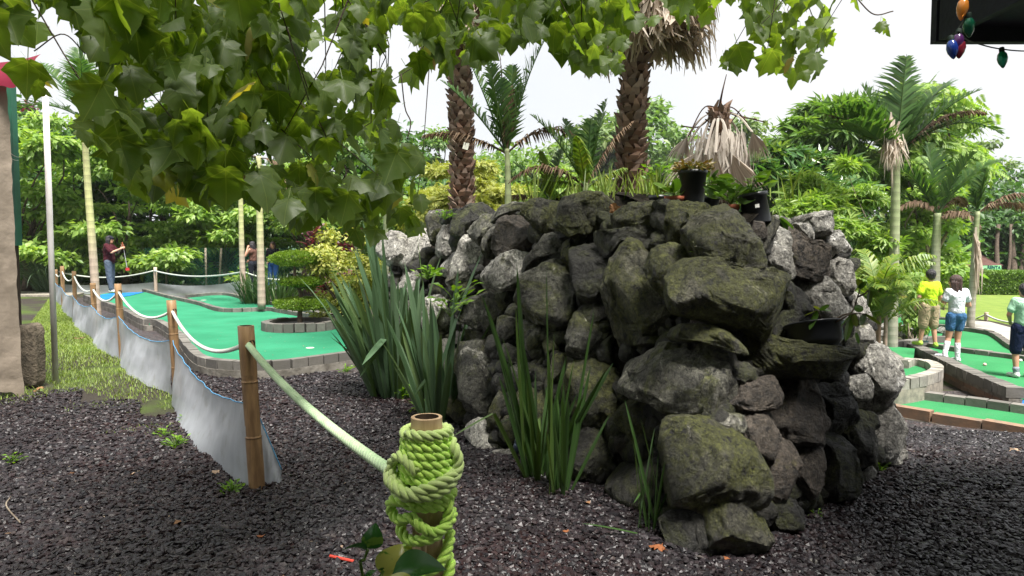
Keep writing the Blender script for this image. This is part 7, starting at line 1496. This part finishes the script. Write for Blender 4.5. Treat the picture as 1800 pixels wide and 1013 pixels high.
# boy in lime, seen from behind, on the wall top
f = P(1631, 609, G(1628, 610, -.15).y); tb, W = person('boy in a lime t-shirt and beige shorts on the brick wall top, seen from behind', (f.x, f.y, -.155), 1.36, .12,
    dict(head=(.03, .02, 1.61), look=(.5, 1, -.1), elL=(-.27, -.02, 1.14), wrL=(-.25, .10, .92), elR=(.26, -.01, 1.13), wrR=(.27, .10, .88), knL=(-.12, .03, .49), anL=(-.15, .06, .12), knR=(.12, .0, .49), anR=(.13, -.06, .09), ftR=(.10, .15, 0)),
    {'shirt': (cloth('lime', (.50, .72, .03)), [('torso', .92, 1.12), ('sleeve', .62, 1.2)]), 'shorts': (cloth('beige', (.36, .28, .18)), [('legs', .98, 1.25)]), 'shoes': (cloth('shoe_lime', (.35, .5, .08)), [('shoes',)]), 'hair': (dk_hair, [('short_hair',)])}, head=1.18, girth=1.06)
t = empty('golf_putter', W((.27, .13, .85)), 'red gripped putter held low by the boy in lime', 'putter', 'putters'); mb = MB(); capsule(mb, W((.27, .10, .90)), W((.25, .16, .68)), .014, .012); mb.build('grip', cloth('red_grip', (.4, .02, .03)), t, True); mb = MB(); tube(mb, [W((.25, .16, .68)), W((.2, .3, .1))], .005, 6); mb.build('shaft', M['lamp'], t); mb = MB(); mb.box(W((.2, .32, .08)), (.08, .03, .03)); mb.build('head', M['lamp'], t)
# girl in white
f = P(1678, 634, G(1672, 632, -.2).y); _, W = person('girl in a white t-shirt, denim shorts and knee socks, seen from behind', (f.x, f.y, -.245), 1.40, .05,
    dict(head=(-.03, .03, 1.60), look=(-.5, 1, -.15), elL=(-.24, .05, 1.15), wrL=(-.12, .22, 1.08), elR=(.28, .02, 1.13), wrR=(.20, .24, 1.16), knL=(-.13, .02, .49), anL=(-.24, -.04, .17), knR=(.06, .02, .48), anR=(.04, -.02, .085), ftL=(-.08, .13, 0)),
    {'shirt': (cloth('white_tee', (.74, .76, .82)), [('torso', .93, 1.02), ('sleeve', .55, 1.1)]), 'shorts': (cloth('denim', (.05, .13, .27)), [('legs', .55, 1.1)]), 'socks': (cloth('white_sock', (.72, .70, .76)), [('socks', .72), ('shoes',)]), 'hair': (br_hair, [('long_hair', .22, .03)])}, head=1.12)
q = W((.24, .26, 1.2)); mb = MB(); ell(mb, q, (.05, .04, .07)); t = tag(mb.build('red_cup', cloth('red_cup', (.55, .03, .04)), None, True), 'red cup held by the girl in the white t-shirt', 'cup')
# boy in mint
f = P(1797, 662, G(1790, 664, -.28).y); _, W = person('boy in a mint t-shirt and navy shorts at the right edge, seen from behind', (f.x, f.y, -.28), 1.36, -.1,
    dict(head=(.0, .03, 1.60), look=(.1, 1, -.1), elL=(-.25, .04, 1.16), wrL=(-.12, .22, 1.02), elR=(.25, .03, 1.15), wrR=(.1, .22, 1.0), knL=(-.12, .03, .49), anL=(-.12, -.02, .085), knR=(.12, .02, .49), anR=(.15, .02, .085)),
    {'shirt': (cloth('mint', (.36, .62, .42)), [('torso', .93, 1.1), ('sleeve', .6, 1.15)]), 'shorts': (cloth('navy', (.012, .018, .05)), [('legs', .95, 1.2)]), 'socks': (cloth('grey_sock', (.25, .27, .32)), [('socks', .2)]), 'shoes': (cloth('white_shoe', (.72, .70, .70)), [('shoes',)]), 'hair': (dk_hair, [('short_hair',)])}, head=1.15, girth=1.05)
# visitor in dark red
f = P(194, 514, G(192, 514, .17).y); _, W = person('long haired visitor in dark red t-shirt, grey jeans and cap, raising a putter', (f.x, f.y, .162), 1.88, -PI/2 + .15,
    dict(head=(0, .03, 1.60), look=(-.1, 1, .1), elL=(-.24, .16, 1.22), wrL=(-.1, .33, 1.40), elR=(.24, .16, 1.22), wrR=(.1, .36, 1.33), knL=(-.10, .02, .49), anL=(-.11, -.02, .085), knR=(.11, .03, .49), anR=(.12, .08, .085)),
    {'shirt': (cloth('dark_red', (.065, .014, .02)), [('torso', .88, 1.15), ('sleeve', .75, 1.3)]), 'jeans': (cloth('grey_jeans', (.085, .11, .15)), [('legs', 1.95, 1.12)]), 'shoes': (cloth('white_shoe2', (.7, .68, .68)), [('shoes',)]), 'hair': (dk_hair, [('long_hair', .30, .02)]), 'cap': (cloth('cap_dark', (.02, .02, .03)), [('cap',)])})
t = empty('golf_putter', W((0, .42, 1.4)), 'putter with red head raised by the visitor in dark red', 'putter', 'putters'); mb = MB(); capsule(mb, W((0, .38, 1.52)), W((0, .42, 1.32)), .018, .016); mb.build('grip', cloth('grip2', (.3, .08, .04)), t, True); mb = MB(); tube(mb, [W((0, .42, 1.32)), W((0, .50, .74))], .009, 6); mb.build('shaft', simple('shaft_pale', (.5, .5, .5)), t); mb = MB(); mb.box(W((0, .51, .71)), (.10, .06, .09)); mb.build('head', cloth('red_head', (.6, .05, .05)), t)
# two waiting visitors
f = P(446, 505, 23.0); person('visitor in brown top and black trousers, hand to the face, behind the palm trunks', (f.x, 23.0, .2), 1.68, PI/2 - .35,
    dict(head=(0, .04, 1.58), look=(-.1, 1, -.1), nod=-.1, elL=(-.22, .14, 1.20), wrL=(-.07, .17, 1.48), elR=(.24, .08, 1.18), wrR=(.12, .25, 1.05), knL=(-.10, .02, .49), anL=(-.11, -.02, .085), knR=(.11, .03, .49), anR=(.12, .05, .085)),
    {'shirt': (cloth('brown_top', (.13, .065, .05)), [('torso', .96, .98)]), 'trousers': (cloth('black_trousers', (.015, .018, .026)), [('legs', 1.98, 1.1)]), 'shoes': (cloth('shoe_dark', (.05, .05, .05)), [('shoes',)]), 'hair': (dk_hair, [('long_hair', .2, .03)])}, skin=SKIN)
f = P(481, 505, 23.4); person('visitor in a black sweater and blue jeans standing behind the cloud pruned shrub', (f.x, 23.4, .2), 1.66, PI - .1,
    dict(head=(0, .02, 1.60), look=(.1, 1, 0), elL=(-.25, .0, 1.14), wrL=(-.12, .17, 1.05), elR=(.25, .0, 1.14), wrR=(.12, .18, 1.03), knL=(-.10, .02, .49), anL=(-.12, -.02, .085), knR=(.11, .03, .49), anR=(.13, .05, .085)),
    {'sweater': (cloth('black_sweater', (.012, .013, .018)), [('torso', .97, 1.02), ('sleeve', 1.9, 1.1)]), 'jeans': (cloth('blue_jeans', (.03, .10, .30)), [('legs', 1.8, 1.08)]), 'shoes': (cloth('shoe_white3', (.5, .48, .48)), [('shoes',)]), 'hair': (br_hair, [('long_hair', .16, .0)])}, skin=SKIN)
# sitting visitor far right
g0 = G(1541, 541, -.35); person('visitor in black bending forward on a low bench far behind the ringed trunk', (g0.x, g0.y, -.75), 1.6, -PI/2,
    dict(head=(0, .32, 1.42), look=(0, 1, -.3), shL=(-.17, .10, 1.36), shR=(.17, .10, 1.36), elL=(-.2, .3, 1.15), wrL=(-.08, .45, 1.0), elR=(.2, .3, 1.15), wrR=(.08, .48, 1.0), knL=(-.12, .42, .92), anL=(-.12, .42, .5), knR=(.12, .42, .92), anR=(.12, .42, .5)),
    {'shirt': (cloth('black_shirt', (.015, .015, .02)), [('torso', .95, 1.05), ('sleeve', .6, 1.1)]), 'trousers': (cloth('dark_trousers', (.02, .025, .04)), [('legs', 1.9, 1.1)]), 'hair': (dk_hair, [('short_hair',)])})
t = empty('bench', (g0.x, g0.y, -.4), 'low yellow edged bench under the visitor in black at far right', 'bench'); mb = MB(); mb.box((g0.x+.3, g0.y+.05, .01), (2.2, .4, .06)); mb.build('seat', simple('bench_yellow', (.6, .5, .12)), t)
for sx in (-.7, 1.3): mb = MB(); mb.box((g0.x+sx, g0.y+.05, -.21), (.08, .36, .38)); mb.build('leg', M['concrete'], t)

# ------------------------------------------------------------------ the air
m, t_, out = newmat('air'); pv = t_.nodes.new('ShaderNodeVolumePrincipled'); pv.inputs['Color'].default_value = (.93, .96, 1, 1); pv.inputs['Density'].default_value = .0004; pv.inputs['Anisotropy'].default_value = .3
t_.links.new(pv.outputs[0], out.inputs['Volume'])
mb = MB(); mb.box((0, 560, 8), (1900, 1300, 96)); tag(mb.build('haze', m), kind='stuff')
